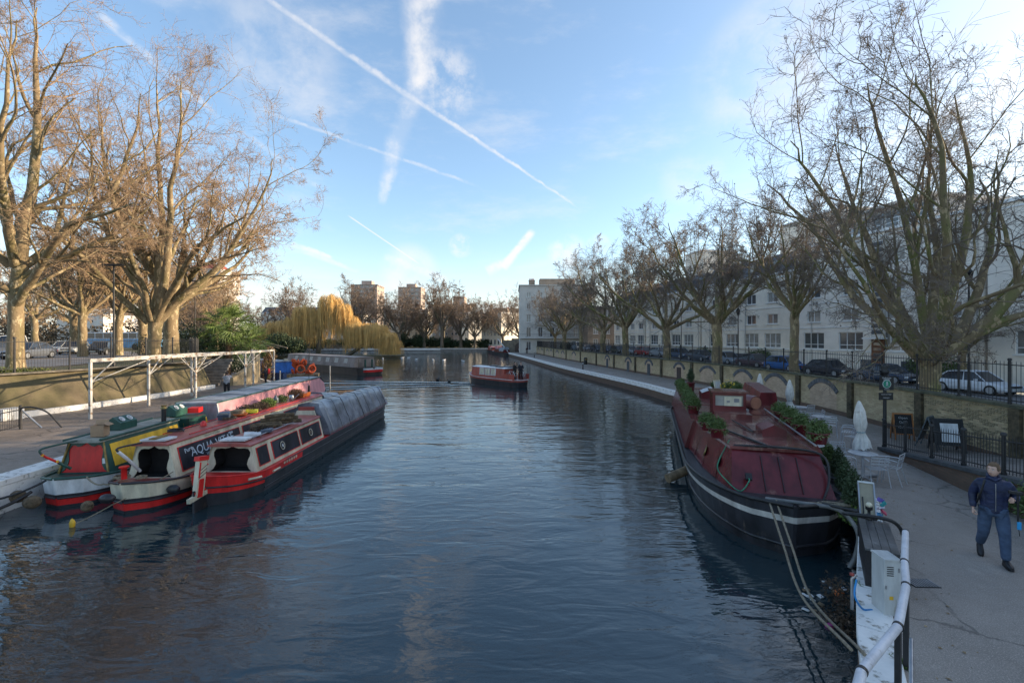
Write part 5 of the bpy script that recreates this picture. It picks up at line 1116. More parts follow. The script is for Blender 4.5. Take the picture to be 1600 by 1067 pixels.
for s in (1, -1):
    for a, b in ((.55, 1.1), (1.7, 2.3)):
        i = [k for k in range(N_) if a <= V[k*m_][1] <= b]
        pts = [(s*(V[k*m_+5][0]+.02), V[k*m_+5][1], V[k*m_+5][2]-.02) for k in i]
        if len(pts) > 1: MB().tube(pts, .038, 6).build('cream_cartouche', p_cream, t3)
    for k in range(6): MB().box((s*1.035, 2.45+k*.17, gun3(3)*.88), (.02, .09, .07), rx=R(45)).build('diamond', p_cream, t3)
mb = MB(); mb.box((0, -.25, .15), (.05, .62, .9)); mb.build('rudder_blade', p_black, t3)
E = MB(); E.prism([(-.06, -.16), (.06, -.16), (.06, .16), (-.06, .16)], .30, 1.32, 0); rp_ = E.build('rudder_post', p_cream, t3, loc=(0, -.42, .12)); rp_.rotation_euler.x = R(-9)
MB().box((0, .0, 1.33), (.15, .42, .12)).build('post_cap', p_red, rp_); MB().box((0, .0, .52), (.135, .2, .5)).build('red_panel', p_red, rp_); MB().box((0, -.12, 1.02), (.135, .06, .42)).build('red_panel', p_red, rp_)
for k in range(3): MB().box((0, .02, .86+k*.1), (.132, .36, .018), rx=.45).build('black_line', p_black, rp_)
MB().box((0, -.28, .42), (.10, .95, .12), rx=R(4)).build('rudder_shelf', p_cream, t3); MB().box((0, -.30, .53), (.07, .5, .06)).build('rudder_shelf_top', p_red, t3)
MB().lathe([(.03, 0), (.03, .16), (.09, .18), (.09, .21)], 10, (-.35, .45, .88)).build('mooring_stud', p_red, t3)
# tarpaulin over the hold: faceted, sagging between hoops
def tarp(parent, y0, y1, z0, zr0, zr1, hb, flat, mat, seed, n=26, wr=.03, name='tarpaulin', smooth=True):
    q = random.Random(seed); mb = MB(); ph = [(1, 0), (.97, .33), (.86, .62), (.55, .93), (.25, 1), (0, 1.02), (-.25, 1), (-.55, .93), (-.86, .62), (-.97, .33), (-1, 0)] if flat else [(1, 0), (.88, .26), (.73, .52), (.57, .80), (.44, .97), (0, 1.02), (-.44, .97), (-.57, .80), (-.73, .52), (-.88, .26), (-1, 0)]
    k = len(ph); vs = []
    for i in range(n+1):
        y = y0+(y1-y0)*i/n; zr = zr0+(zr1-zr0)*i/n; sag = .05*math.sin(PI*((i*5/n) % 1))
        for j, (x, v) in enumerate(ph):
            e = (q.random()-.5)*wr*2*(1 if 0 < j < k-1 else 0); vs.append((x*hb+e, y+(q.random()-.5)*.03, z0+(zr-z0)*v-sag*v+e*.5))
    mb.add(vs, [(i*k+j, (i+1)*k+j, (i+1)*k+j+1, i*k+j+1) for i in range(n) for j in range(k-1)], 0, smooth)
    mb.add(vs[:k], [tuple(range(k))]); mb.add(vs[-k:], [tuple(range(k))])
    return mb.build(name, mat, parent)
tp3 = tarp(t3, 6.6, 15.9, .66, 2.02, 1.75, .95, False, p_tarp, 5, 44, .035)
for k in range(9):
    y_ = 7.0+k*1.05; q = [(x*.965, y_+(.02 if j % 2 else 0), .66+(2.04-.03*k-.66)*v+.012) for j, (x, v) in enumerate([(1, 0), (.89, .26), (.74, .52), (.58, .80), (.44, .98), (0, 1.03)])]
    MB().tube(q, .010 if k % 2 else .016, 4).build('lashing', p_iron if k % 3 else p_steel, tp3)
MB().tube([(.985, 6.6, .72), (.985, 15.8, .76)], .009, 5).build('batten', p_dkred, t3)
MB().box((0, 6.42, 1.78), (.62, .14, .22)).build('red_crate_lid', p_dkred, t3); MB().box((0, 6.35, 1.62), (.9, .1, .25), taper=(.8, 1)).build('hold_board', p_cream, t3)
MB().tube(spline([(1.03, 6.5, .8), (.99, 10, .78), (1.0, 15, .84)], 5), .012, 5).build('side_rope', p_rope, t3)
# ---- boat 2: cream cabin with dark signboards and red roof
t2 = thing('narrowboat', 'middle narrowboat with cream sides, dark signboards and cluttered red roof', 'narrowboat', (-10.68, 12.55, 0), R(1.4))
gun2 = lambda y: .70+(.18*((1.6-y)/1.6)**2 if y < 1.6 else 0)+(.30*((y-12.6)/3.2)**2 if y > 12.6 else 0)
def mf2(r, y): return (2 if r == 2 else 0 if r in (0, 1, 3) else 1) if y < 2.2 else (0 if r < 4 else 1 if r == 4 and y < 3 else 0)
V, m_, N_ = hull('hull', 15.8, 1.02, (0, .10, .36, .48, .86, 1), gun2, [p_black, p_cream, p_red], mf2, t2, stern=1.7, deckm=p_roofred, rake=.25)
strake(V, m_, N_, 6, 0, N_, .035, p_black, t2); strake(V, m_, N_, 3, 0, 14, .03, p_black, t2)
g2 = (.68, 1.70, .71, .47)
mb = MB(); rf = MB(); cabin_section(1.0, 12.6, *g2, mb, 0, rf); mb.build('cabin', p_cream, t2); rf.build('cabin_roof', p_roofred, t2)
bulkhead(t2, 1.0, *g2, p_cream, p_dark, 0)
pan = []
for a, b in ((1.3, 4.5), (4.75, 6.5), (8.1, 12.3)):
    for s in (1, -1): pan.append(side_panel(t2, 'signboard', s, a, b, .12, .80, g2, p_blkpanel, frame=p_red, fw=.022))
for a in (6.75, 7.35):
    o = side_panel(t2, 'side_hatch', 1, a, a+.42, .15, .8, g2, paint('hatch_red', (.30, .03, .05)), frame=p_cream, fw=.05)
p_letter = paint('pale_blue_lettering', (.50, .58, .66), .5); p_gold = M('pale_gold_lettering', (.45, .42, .34), .5)
side_text(t2, 1, 2.95, .56, g2, 'AQUA VITAE', .40, p_letter, tilt=R(1)); side_text(t2, 1, 1.72, .66, g2, 'Pure', .20, p_letter, tilt=R(8))
side_text(t2, 1, 2.75, .33, g2, 'WATER', .15, p_letter); side_text(t2, 1, 2.85, .18, g2, 'LOADED', .17, p_letter); side_text(t2, 1, 3.95, .72, g2, '1819', .14, p_letter); side_text(t2, 1, 5.6, .25, g2, 'LIMITED', .17, p_letter)
side_text(t2, 1, 3.0, .90, g2, 'Emmanuel Barge Company', .075, p_gold)
tarp(t2, 12.7, 15.2, .72, 1.85, 1.55, .92, False, p_tarp, 9, 12, .03, 'bow_cover')
MB().lathe([(.10, 0), (.085, .12), (.03, .17)], 12, (-.05, 3.4, 1.78)).build('roof_cap', p_red, t2)
for s in (.42, -.42): MB().tube([(s, 2.0, 1.78), (s*1.02, 12.3, 1.78)], .018, 6).build('roof_rail', p_red, t2)
MB().box((.0, 1.25, 1.80), (.75, .5, .05)).build('sliding_hatch', p_white, t2); MB().box((.0, 1.25, 1.84), (.2, .52, .03)).build('hatch_runner', p_brass, t2)
tl = MB().tube(spline([(-.2, .80, .95), (-.29, .5, 1.35), (-.36, .22, 1.66)], 4), .045, 8).build('tiller', p_white, t2); MB().tube(spline([(-.36, .22, 1.66), (-.38, .2, 1.74), (-.33, .35, 1.77), (-.2, .85, 1.77)], 5), .028, 8).build('tiller_bar', p_black, t2)
MB().lathe([(.07, 0), (.07, .30), (.12, .32), (.12, .36)], 10, (-.3, .35, .86)).build('mooring_stud', p_red, t2)
MB().tube([(.1, 11.8, 1.78), (.1, 11.8, 2.3)], .06, 10).build('stove_chimney', p_iron, t2); MB().tube([(.1, 11.8, 2.3), (.12, 11.8, 4.6)], .015, 6).build('mast', p_iron, t2)
# ---- boat 1: green, yellow and red stern, pink canopy
t1 = thing('narrowboat', 'green and yellow narrowboat with red stern door and long pink canopy', 'narrowboat', (-12.92, 12.95, 0), R(5.0))
gun1 = lambda y: .74+(.14*((1.6-y)/1.6)**2 if y < 1.6 else 0)+(.35*((y-19)/3.4)**2 if y > 19 else 0)
def mf1(r, y): return (2 if r == 2 else 0 if r in (0, 1, 3) else 1) if y < 2.2 else (0 if r < 5 else 3)
V, m_, N_ = hull('hull', 22.4, 1.04, (0, .10, .34, .46, .86, 1), gun1, [p_black, p_white, p_red, p_green], mf1, t1, stern=1.7, deckm=p_green, rake=.25, n=50)
strake(V, m_, N_, 6, 0, N_, .04, p_green, t1); strake(V, m_, N_, 3, 0, 14, .03, p_black, t1)
g1 = (.74, 1.72, .71, .47)
mb = MB(); rf = MB(); cabin_section(.9, 4.5, *g1, mb, 0, rf); mb.build('cabin', p_green, t1); rf.build('cabin_roof', M('worn_cabin_roof', (.30, .31, .27), .6, .3, 3), t1)
bulkhead(t1, .9, *g1, p_green, p_red, 1, recess=False)
for s in (1, -1):
    side_panel(t1, 'yellow_side', s, 1.15, 4.4, .14, .84, g1, p_yellow)
    MB().tube([(s*.70, .86, .76), (s*.46, .97, 1.72)], .035, 6).build('gold_post', p_brass, t1); MB().tube([(s*.51, .8, 1.76), (s*.51, 4.6, 1.76)], .04, 6).build('roof_edge', p_green, t1)
MB().box((.55, .905, 1.1), (.1, .02, .16)).build('small_sticker', p_white, t1)
MB().tube(spline([(-.1, .55, .98), (-.28, .35, 1.22)], 4), .04, 8).build('tiller_stem', p_green, t1)
tt = MB().tube([(-.28, .35, 1.22), (-.42, .12, 1.44), (-.47, .04, 1.54)], .032, 8).build('tiller', p_red, t1)
for a in ((-.29, .32, 1.26), (-.46, .06, 1.51)): MB().lathe([(.036, -.03), (.036, .03)], 8, a).build('yellow_band', p_yellow, tt)
MB().tube(spline([(-.47, .04, 1.54), (-.50, .03, 1.66), (-.40, .22, 1.72), (-.1, .75, 1.76)], 4), .028, 8).build('tiller_bar', p_green, t1)
def gable_box(parent, y, x=0, w=.5, l=.75, h=.42, z=1.80, m=p_green, circles=True):
    b = MB(); hw_ = w/2; q = [(-hw_, 0), (hw_, 0), (hw_, h*.55), (0, h), (-hw_, h*.55)]
    b.add([(p[0]+x, y, z+p[1]) for p in q]+[(p[0]+x, y+l, z+p[1]) for p in q], [(0, 1, 2, 3, 4), (9, 8, 7, 6, 5)]+[(i, i+5, (i+1) % 5+5, (i+1) % 5) for i in range(5)])
    o = b.build('pigeon_box', m, parent)
    if circles:
        for k in (.22, .56):
            c = MB().lathe([(.10, 0), (.10, .012), (.07, .012), (.07, 0)], 16).build('round_port', p_white, o, loc=(x+hw_*.55, y+k*l/.75, z+h*.80)); c.rotation_euler = (0, R(90)-math.atan2(.5, .65)-.15, 0)
    return o
gable_box(t1, 2.1, -.1, z=1.80); gable_box(t1, 5.0, -.15, .5, .75, .42, 1.75); MB().tube([(.45, 3.75, 1.78), (.45, 3.75, 2.28)], .075, 12).build('chimney', p_iron, t1); MB().lathe([(.11, 0), (.11, .04), (.08, .05), (.08, .1), (.1, .12)], 12, (.45, 3.75, 2.26)).build('chimney_band', p_brass, t1)
MB().box((0, 5.3, 1.2), (1.5, 1.1, 1.0)).build('engine_room', p_green, t1); MB().box((.2, 6.1, 1.85), (.4, .5, .2), rz=.2).build('red_cushion', p_red, t1)
for s in (1, -1): side_panel(t1, 'yellow_side', s, 4.75, 6.3, .14, .8, g1, p_yellow)
mb = MB(); n = 12
for (ya, yb, za, zb, ha, hb_) in ((6.6, 19.8, 2.02, 1.98, .80, .80), (19.8, 21.9, 1.98, 1.45, .80, .45)):
    for s in (1, -1): mb.quad((s*1.0, ya, .78), (s*(1.0 if yb < 20 else .6), yb, .80), (s*hb_, yb, zb), (s*ha, ya, za))
    mb.quad((-1, ya, .78), (1, ya, .78), (ha, ya, za), (-ha, ya, za))
mb.build('pink_canopy', p_pink, t1)
rf = MB(); rf.box((0, 13.2, 2.05), (1.66, 13.4, .07)); rf.add([(-.83, 19.9, 2.085), (.83, 19.9, 2.085), (.47, 21.9, 1.50), (-.47, 21.9, 1.50)], [(0, 1, 2, 3)]); rf.build('canopy_roof', p_grey, t1)
for k in range(7):
    y_ = 7.0+k*2.1; MB().tube(spline([(-.82, y_, 2.10), (0, y_, 2.13), (.82, y_, 2.10)], 3), .012, 5).build('roof_batten', p_iron, t1)
for s in (1, -1): MB().tube([(s*.84, 6.5, 2.08), (s*.84, 19.9, 2.07)], .03, 5).build('roof_edge', p_green, t1)
for s in (1, -1): MB().tube([(s*1.0, 6.6, .82), (s*.8, 6.6, 2.02)], .03, 5).build('canopy_frame', p_white, t1)
MB().add([(-.98, 6.58, .80), (.98, 6.58, .80), (.8, 6.58, 2.0), (-.8, 6.58, 2.0)], [(0, 1, 2, 3)]).build('canopy_end', p_grey, t1)
# fenders and ropes at the sterns
def fender(x, y, z, r, lab, sq=(1, 1, 1), m=p_fender):
    o = MB().ball((0, 0, 0), r, 12, sq=sq, jit=.06).build('rope_fender', m, loc=(x, y, z)); return setk(o, label=lab, category='fender', group=None)
fender(-12.95, 12.28, .42, .17, 'large mossy rope fender under the green narrowboat stern', (1.3, 1, 1)); fender(-13.62, 12.55, .48, .17, 'mossy rope fender against the white wharf edge', (1.2, 1, 1)); fender(-11.2, 12.0, .42, .14, 'round brown rope fender hanging at the stern of the middle narrowboat')
fender(-10.85, 12.2, .55, .14, 'black canvas fender beside the round brown one', (1.5, 1, .9), p_black); fender(-9.75, 13.1, .5, .13, 'black tyre like fender between middle and nearest narrowboats', (1.5, .8, 1), p_black)
ropeline('stern_rope', [(-12.1, 12.95, .9), (-11.4, 12.7, .78), (-11.0, 12.75, .86)], .022, p_rope, 'pale slack rope between the green boat stern and the middle boat', sag=.5)
ropeline('stern_rope', [(-13.1, 12.8, .85), (-13.9, 11.9, .55), (-14.2, 11.0, .4)], .03, p_iron, 'dark rope from green boat stern down the wharf edge', sag=.3)
ropeline('stern_rope', [(-13.3, 12.6, .6), (-13.6, 11.6, .35), (-13.9, 10.4, .30)], .045, p_iron, 'thick black hose hanging along the white wharf edge', sag=.3)
ropeline('stern_rope', [(-9.9, 13.3, .95), (-10.8, 12.3, .35), (-11.3, 11.7, .05)], .015, p_rope, 'thin rope with yellow end running into the water at the middle boat', sag=.1)
MB().ball((0, 0, 0), .06, 8, sq=(1, 1, 2.4), jit=.4).build('rope_knot', p_yellow, loc=(-11.3, 11.7, .06), label='yellow frayed rope end hanging over the water', category='rope')
def coil(x, y, z, r, lab, turns=3, m=p_rope):
    q = random.Random(x*7); P = [(x+math.cos(a*.5)*r*(1+q.uniform(-.15, .15)), y+math.sin(a*.5)*r*(1+q.uniform(-.15, .15)), z+.012*a/6.28) for a in range(int(12.6*turns))]
    return setk(MB().tube(P, .016, 5).build('coiled_rope', m), label=lab, category='rope')
coil(-11.15, 13.0, .86, .18, 'coiled pale rope on the stern deck of the middle narrowboat'); coil(-10.55, 12.95, .86, .12, 'small tangle of white rope beside the coiled rope'); coil(-11.0, 14.9, 1.80, .22, 'coil of dark rope lying on the near part of the red roof', m=p_iron); coil(-10.7, 17.2, 1.80, .22, 'coil of brown rope beside the red roof cap', m=p_fender)
# clutter on the roofs
bx = thing('cardboard_box', 'open cardboard box standing on the green narrowboat roof', 'box', (-12.85, 14.2, 1.80), R(14)); m_card = M('cardboard', (.36, .24, .15), .9, .12)
b = MB(); b.box((0, 0, .01), (.34, .3, .02)); [b.box(c, d) for c, d in (((-.17, 0, .17), (.01, .3, .34)), ((.17, 0, .17), (.01, .3, .34)), ((0, -.15, .17), (.34, .01, .34)), ((0, .15, .17), (.34, .01, .34)))]; b.build('box_body', m_card, bx)
MB().box((.22, 0, .37), (.16, .3, .01), ry=.5).build('flap', m_card, bx); MB().box((-.05, .2, .40), (.34, .01, .14), rx=-.4).build('flap', m_card, bx)
lg = random.Random(2); k = 0
logm = M('log_bark', (.17, .12, .07), .95, .5, 8, bump=.8); log_end = M('sawn_log_end', (.50, .38, .22), .8, .2)
log = thing('firewood_log', 'top log of the firewood pile with pale sawn end', 'log', (0, 0, 0), 0, 'firewood logs piled on the nearest boat roof'); MB().tube([(-.5, 0, 0), (0, .01, .01), (.5, 0, 0)], [.075, .08, .075], 10).build('bark', logm, log); MB().tube([(.497, 0, 0), (.506, 0, 0)], .07, 10).build('sawn_face', log_end, log)
tr = gather(log); labs = ['lowest left log of the firewood pile', 'lowest middle log of the firewood pile', 'lowest right log of the firewood pile', 'second row log on the left of the firewood pile', 'second row log on the right of the firewood pile', 'topmost log of the firewood pile on the nearest boat', 'loose log lying behind the firewood pile', 'short dark log at the foot of the pile']
for i, (x, y, z) in enumerate([(-8.95, 17.0, 1.66), (-8.78, 17.2, 1.66), (-8.6, 17.4, 1.66), (-8.88, 17.1, 1.79), (-8.68, 17.3, 1.79), (-8.78, 17.2, 1.92), (-9.1, 16.8, 1.66), (-8.9, 16.5, 1.64)]):
    o = log if i == 0 else dup(log, (x, y, z), 0, tree=tr); o.location = (x, y, z); o.rotation_euler.z = R(38)+lg.uniform(-.12, .12); o['label'] = labs[i]
def blobthing(name, lab, cat, loc, cs, n, size, mat, seed): return bush(name, lab, cat, loc, cs, n, size, mat, seed, stem=False)
m_turf = M('dry_brown_plants', (.11, .075, .05), .95, .5, 4, bump=.5); m_grassy = M('bright_green_grass_clump', (.13, .20, .04), .8, .4, 4)
blobthing('roof_plant', 'bright green grass clump on the middle boat roof', 'plant', (-10.95, 20.4, 1.78), [(0, 0, .15, .3, .5, .22)], 2200, .035, m_grassy, 31)
blobthing('roof_plant', 'brown withered plants and sacks on the middle boat roof', 'plant', (-10.95, 18.9, 1.78), [(0, 0, .1, .38, .55, .2), (0, .9, .1, .34, .4, .2)], 3000, .035, m_turf, 32)
blobthing('roof_plant', 'rusty brown heather clump near the orange tray on the middle boat', 'plant', (-11.05, 23.2, 1.80), [(0, 0, .22, .34, .5, .24)], 2400, .03, M('rusty_heather', (.24, .12, .06), .9, .3, 4), 33)
blobthing('roof_plant', 'small dark green plant before the watering can', 'plant', (-11.0, 21.8, 1.78), [(0, 0, .15, .26, .3, .2)], 1200, .03, m_leaf_m, 34)
m_or = paint('orange_plastic', (.65, .16, .03)); setk(MB().box((0, 0, .1), (.5, .8, .2), taper=(1.1, 1.1)).build('plastic_tray', m_or, loc=(-11.02, 23.9, 1.78)), label='orange plastic trough at the far end of the red roof', category='trough')
setk(MB().lathe([(.16, 0), (.24, .03), (.26, .09), (.24, .1), (.2, .05)], 16).build('lifebuoy_bowl', m_or, loc=(-10.75, 18.0, 1.78)), label='orange round basin on the middle boat roof', category='basin')
setk(MB().box((0, 0, .1), (.42, .5, .2)).build('wooden_crate', p_wood, loc=(-10.95, 18.1, 1.78)), label='brown wooden crate behind the orange basin', category='crate')
setk(MB().box((0, 0, .06), (.45, .35, .12), rz=.4, ry=.1).build('plastic_bag', paint('lemon_yellow_plastic', (.75, .68, .05)), loc=(-10.7, 18.7, 1.80)), label='lemon yellow plastic bag on the red roof', category='bag')
sp = thing('solar_lamp', 'dark blue grey floodlight box near the roof cap of the middle boat', 'lamp', (-10.85, 17.15, 1.80), .3); MB().box((0, 0, .12), (.36, .28, .2), rx=.4).build('housing', paint('blue_grey_plastic', (.08, .11, .16)), sp); MB().box((0, -.1, .17), (.3, .02, .16), rx=.4).build('lens', m_glass, sp)
wc = thing('watering_can', 'galvanised watering can on the far part of the red roof', 'watering can', (-10.85, 22.4, 1.79), .5); MB().lathe([(.11, 0), (.12, .02), (.11, .24), (.09, .26)], 14).build('can', p_steel, wc); MB().tube([(.1, 0, .05), (.35, 0, .3)], [.02, .012], 6).build('spout', p_steel, wc); MB().tube(spline([(-.1, 0, .22), (-.22, 0, .2), (-.2, 0, .08), (-.11, 0, .05)], 4), .01, 5).build('handle', p_steel, wc)
lan = thing('oil_lantern', 'dark round lantern standing on the middle boat roof', 'lantern', (-11.1, 21.4, 1.79)); MB().lathe([(.09, 0), (.12, .05), (.12, .22), (.05, .3), (.05, .36)], 12).build('lantern_body', paint('slate_blue_metal', (.07, .09, .12)), lan); MB().tube(spline([(-.1, 0, .2), (0, 0, .48), (.1, 0, .2)], 4), .008, 5).build('handle', p_iron, lan)
setk(MB().box((0, 0, .03), (.5, .6, .05), rz=.5, ry=.05).build('grey_sheet', p_white, loc=(-8.72, 15.3, 1.60)), label='crumpled pale sheet on the nearest boat roof', category='sheet')
setk(MB().box((0, 0, .05), (.3, .4, .1), rz=.2).build('tool_case', paint('blue_grey_plastic', (.08, .11, .16)), loc=(-8.5, 15.8, 1.60)), label='small dark tool case on the nearest boat roof', category='case')
blobthing('roof_clutter', 'tangle of brown netting behind the pale sheet', 'netting', (-8.8, 15.9, 1.58), [(0, 0, .08, .3, .4, .12)], 900, .04, m_turf, 35)
pl = thing('boat_pole', 'long pole lying along the nearest boat roof', 'pole', (-8.38, 14.7, 1.60), 0); MB().tube([(0, 0, .03), (.0, 3.2, .02)], .022, 6).build('shaft', p_steel, pl)
MB().box((0, 0, .04), (.8, .5, .05)).build('boat_hatch', p_white, t3, loc=(0, 1.45, 1.58))

# ---- burgundy barge on the right (origin at the bow, y runs aft)
BR = R(-17); b0 = thing('canal_barge', 'wide burgundy cafe barge with black hull moored along the right quay', 'barge', (6.25, 10.1, 0), BR)
gunb = lambda y: 1.02+(.14*((4-y)/4)**2 if y < 4 else 0)+(.25*((y-14)/4)**2 if y > 14 else 0)
def mfb(r, y): return 1 if r == 4 else 0
V, m_, N_ = hull('hull', 17.8, 2.02, (0, .2, .45, .66, .78, 1), gunb, [p_black, p_bandwhite], mfb, b0, stern=4.4, bow=4.0, bp=.5, sp=.52, deckm=p_black, rake=.25, n=44, flare=.12, keel=-.5)
strake(V, m_, N_, 6, 0, N_, .05, p_iron, b0); strake(V, m_, N_, 2, 0, N_, .04, p_black, b0)
def half(y, a): # half width of the deckhouse at base (a=0) and roof (a=1)
    w = lerp_pts([(1.12, .85), (1.55, 3.0), (1.78, 5.6), (1.80, 16.5)], y) if a == 0 else lerp_pts([(1.00, 1.65), (1.30, 3.4), (1.52, 5.6), (1.56, 16.5)], y)
    return w
mb = MB(); secs = [.85, 2.0, 3.2, 4.4, 5.6]; top = [1.65, 2.5, 3.5, 4.5, 5.6]; zr = lambda y: 1.93+.03*min(y, 6)/6
for s in (1, -1):
    for i in range(4):
        mb.quad((s*half(secs[i], 0), secs[i], 1.04), (s*half(secs[i+1], 0), secs[i+1], 1.0), (s*half(top[i+1], 1), top[i+1], zr(top[i+1])), (s*half(top[i], 1), top[i], zr(top[i])))
mb.quad((-1.12, .85, 1.04), (1.12, .85, 1.04), (1.0, 1.65, 1.93), (-1.0, 1.65, 1.93)); mb.build('front_deckhouse', p_burg, b0)
for x_ in (-.35, .05, .45): MB().box((x_, 1.22, 1.49), (.014, .03, .95), rx=R(-42)).build('bulkhead_seam', p_iron, b0)
mb = MB()
for s in (1, -1): mb.quad((s*1.90, 5.6, 1.0), (s*1.90, 16.5, 1.0), (s*1.62, 16.5, 1.98), (s*1.62, 5.6, 1.98))
mb.quad((-1.9, 5.6, 1.0), (1.9, 5.6, 1.0), (1.62, 5.6, 1.98), (-1.62, 5.6, 1.98)); mb.quad((-1.9, 16.5, 1.0), (1.9, 16.5, 1.0), (1.62, 16.5, 1.98), (-1.62, 16.5, 1.98)); mb.build('rear_deckhouse', p_burg, b0)
rf = MB(); rp2 = [(-half(y, 1)-.05, y) for y in (1.60, 3.0, 4.4, 5.55)]+[(-1.68, 5.56), (-1.68, 16.6), (1.68, 16.6), (1.68, 5.56)]+[(half(y, 1)+.05, y) for y in (5.55, 4.4, 3.0, 1.60)]
rf.prism(rp2[::-1] if False else [(x, y) for x, y in rp2[::-1]], 1.95, 2.02); rf.build('roof', p_burgroof, b0)
for i in range(5): MB().box((0, 7.2+i*2.1, 2.027), (3.2, .03, .012)).build('roof_seam', p_burg, b0)
MB().tube(spline([(-.95, 1.7, 2.02), (.1, 1.62, 2.06), (.95, 1.35, 2.0), (1.02, 1.05, 1.5), (.72, .55, 1.04)], 5), .028, 8).build('bow_rail', p_iron, b0)
MB().tube([(-.15, 1.8, 2.05), (-.95, 3.9, 2.06)][::-1], .03, 6).build('roof_rail', p_iron, b0); MB().tube([(1.0, 1.9, 2.10), (1.15, 8.2, 2.12)], .028, 6).build('roof_handrail', p_steel, b0)
for y_ in (2.2, 4, 6, 8): MB().tube([(1.0+.02*y_, y_, 2.02), (1.0+.02*y_, y_, 2.1)], .015, 5).build('rail_foot', p_iron, b0)
MB().box((.35, 4.4, 2.045), (.9, 1.3, .05)).build('roof_hatch', p_burgroof, b0); MB().tube([(-.12, 3.6, 2.06), (-.4, 5.4, 2.07)], .025, 5).build('roof_lath', p_iron, b0)
for (yy, xx) in ((1.9, 0), (3.1, 0)):
    for s in (1, -1):
        v = .5; w = (half(yy, 0)+half(yy+.4, 1))/2+.012; o = MB().lathe([(.15, 0), (.15, .03), (.11, .035)], 20).build('porthole', p_brass if yy > 2 else p_iron, b0, loc=(s*w, yy+.25, 1.45)); o.rotation_euler = (R(0), R(72)*s, R(10)*s)
        c = MB().lathe([(.105, .036), (.02, .037)], 18).build('porthole_glass', p_white if yy > 2 else m_glass, o)
# wheelhouse with window and notice
wh = bpy.data.objects.new('wheelhouse', None); COL.objects.link(wh); wh.parent = b0; wh.location = (-.35, 6.4, 2.02)
MB().box((0, .35, .20), (1.10, .8, .40)).build('base', p_burg, wh); mb = MB()
for s in (1, -1): mb.box((s*.50, 0, .58), (.09, .07, .42)); mb.box((s*.52, .45, .58), (.05, .8, .42))
mb.box((0, 0, .82), (1.1, .08, .10)); mb.box((0, .78, .6), (1.1, .05, .45)); mb.build('window_frame', p_burg, wh)
MB().box((0, .02, .58), (.92, .02, .42)).build('glass', m_glass, wh); MB().box((.12, -.02, .56), (.56, .012, .34)).build('notice', p_cream, wh)
for x_, z_, w_, h_ in ((.24, .60, .17, .13), (-.03, .55, .10, .07)): MB().box((x_, -.03, z_), (w_, .008, h_)).build('notice_print', M('grey_print', (.25, .25, .26), .8), wh)
MB().box((0, .38, .90), (1.22, 1.0, .05)).build('wheelhouse_roof', p_burgroof, wh)
MB().box((.05, -.35, .1), (1.15, .6, .2)).build('front_step', p_burgroof, wh)
gable_box(b0, 3.15, .35, .62, .9, .34, 2.02, p_burg, False)
sk = gable_box(b0, 11.6, -.2, 1.1, 1.2, .42, 2.02, p_burg, False); MB().add([(-.73, 11.65, 2.27), (-.73, 12.75, 2.27), (-.24, 12.75, 2.47), (-.24, 11.65, 2.47)], [(0, 1, 2, 3)]).build('skylight_glass', p_white, sk)
pb = thing('menu_board', 'pale framed menu board standing on the barge roof behind the skylight', 'board', b0.matrix_basis @ Vector((.15, 13.2, 2.03)), BR+R(60)); MB().box((0, 0, .38), (.7, .04, .7), rx=-.15).build('panel', p_cream, pb); MB().box((0, -.035, .38), (.56, .01, .56), rx=-.15).build('poster', p_white, pb)
hb = MB(); hb.box((0, 0, 0), (.85, 1.7, .62), taper=(.72, .95)); o = hb.build('companion_hatch', p_burg, b0, loc=(1.45, 10.5, 2.42)); o.rotation_euler = (R(10), 0, R(12))
o = MB().lathe([(.27, -.45), (.29, -.3), (.29, .3), (.27, .45)], 16).build('barrel', p_burgroof, b0, loc=(.72, 9.0, 2.27)); o.rotation_euler = (R(90), 0, R(30)); MB().lathe([(.24, .45), (.24, .47)], 16).build('barrel_end', M('terracotta', (.36, .15, .09), .8, .2), o)
MB().tube([(.55, 8.0, 2.06), (.2, 9.3, 2.08)], .05, 8).build('drain_pipe', p_steel, b0)
# green cable and dark hoses on the barge
BM = b0.matrix_basis
def bl(*p): return BM @ Vector(p)
setk(MB().tube(spline([bl(-1.0, 2.0, 2.1), bl(-1.12, 1.9, 1.9), bl(-1.35, 1.6, 1.45), bl(-1.2, 1.1, 1.25), bl(-.95, .75, 1.12), bl(-.75, .8, 1.35), bl(-.72, .98, 1.42)], 6), .016, 6).build('power_cable', p_green_s), label='green cable looping down the barge corner to a socket', category='cable')
MB().box((-.72, .98, 1.42), (.14, .1, .16), rx=R(-40)).build('power_socket', p_iron, b0)
setk(MB().tube(spline([bl(-.5, .28, 1.14), bl(.3, .12, 1.16), bl(.9, .05, 1.1), bl(1.15, -.15, .75), bl(1.1, -.2, .3), bl(.95, -.3, .03)], 8), .045, 8).build('bow_hose', M('grey_hose', (.19, .19, .185), .6, .3, 4)), label='grey hose looping over the barge bow into the water', category='hose')
setk(MB().tube(spline([bl(1.55, .5, 1.0), bl(1.8, .35, .85), bl(1.86, .3, .5), bl(1.84, .3, .25)], 6), .05, 8).build('bow_hose', M('grey_hose', (.19, .19, .185))), label='short grey pipe hanging at the quay side of the barge bow', category='hose')
setk(MB().tube(spline([bl(.55, .35, 1.15), (7.1, 9.2, 1.30), (6.2, 8.5, 1.58), (6.75, 8.1, 1.60), (7.08, 8.2, 1.2), (7.22, 8.42, .88)], 8), .032, 8).build('shore_hose', p_iron), label='thick black hose from the barge bow over the quay box to the path', category='hose')
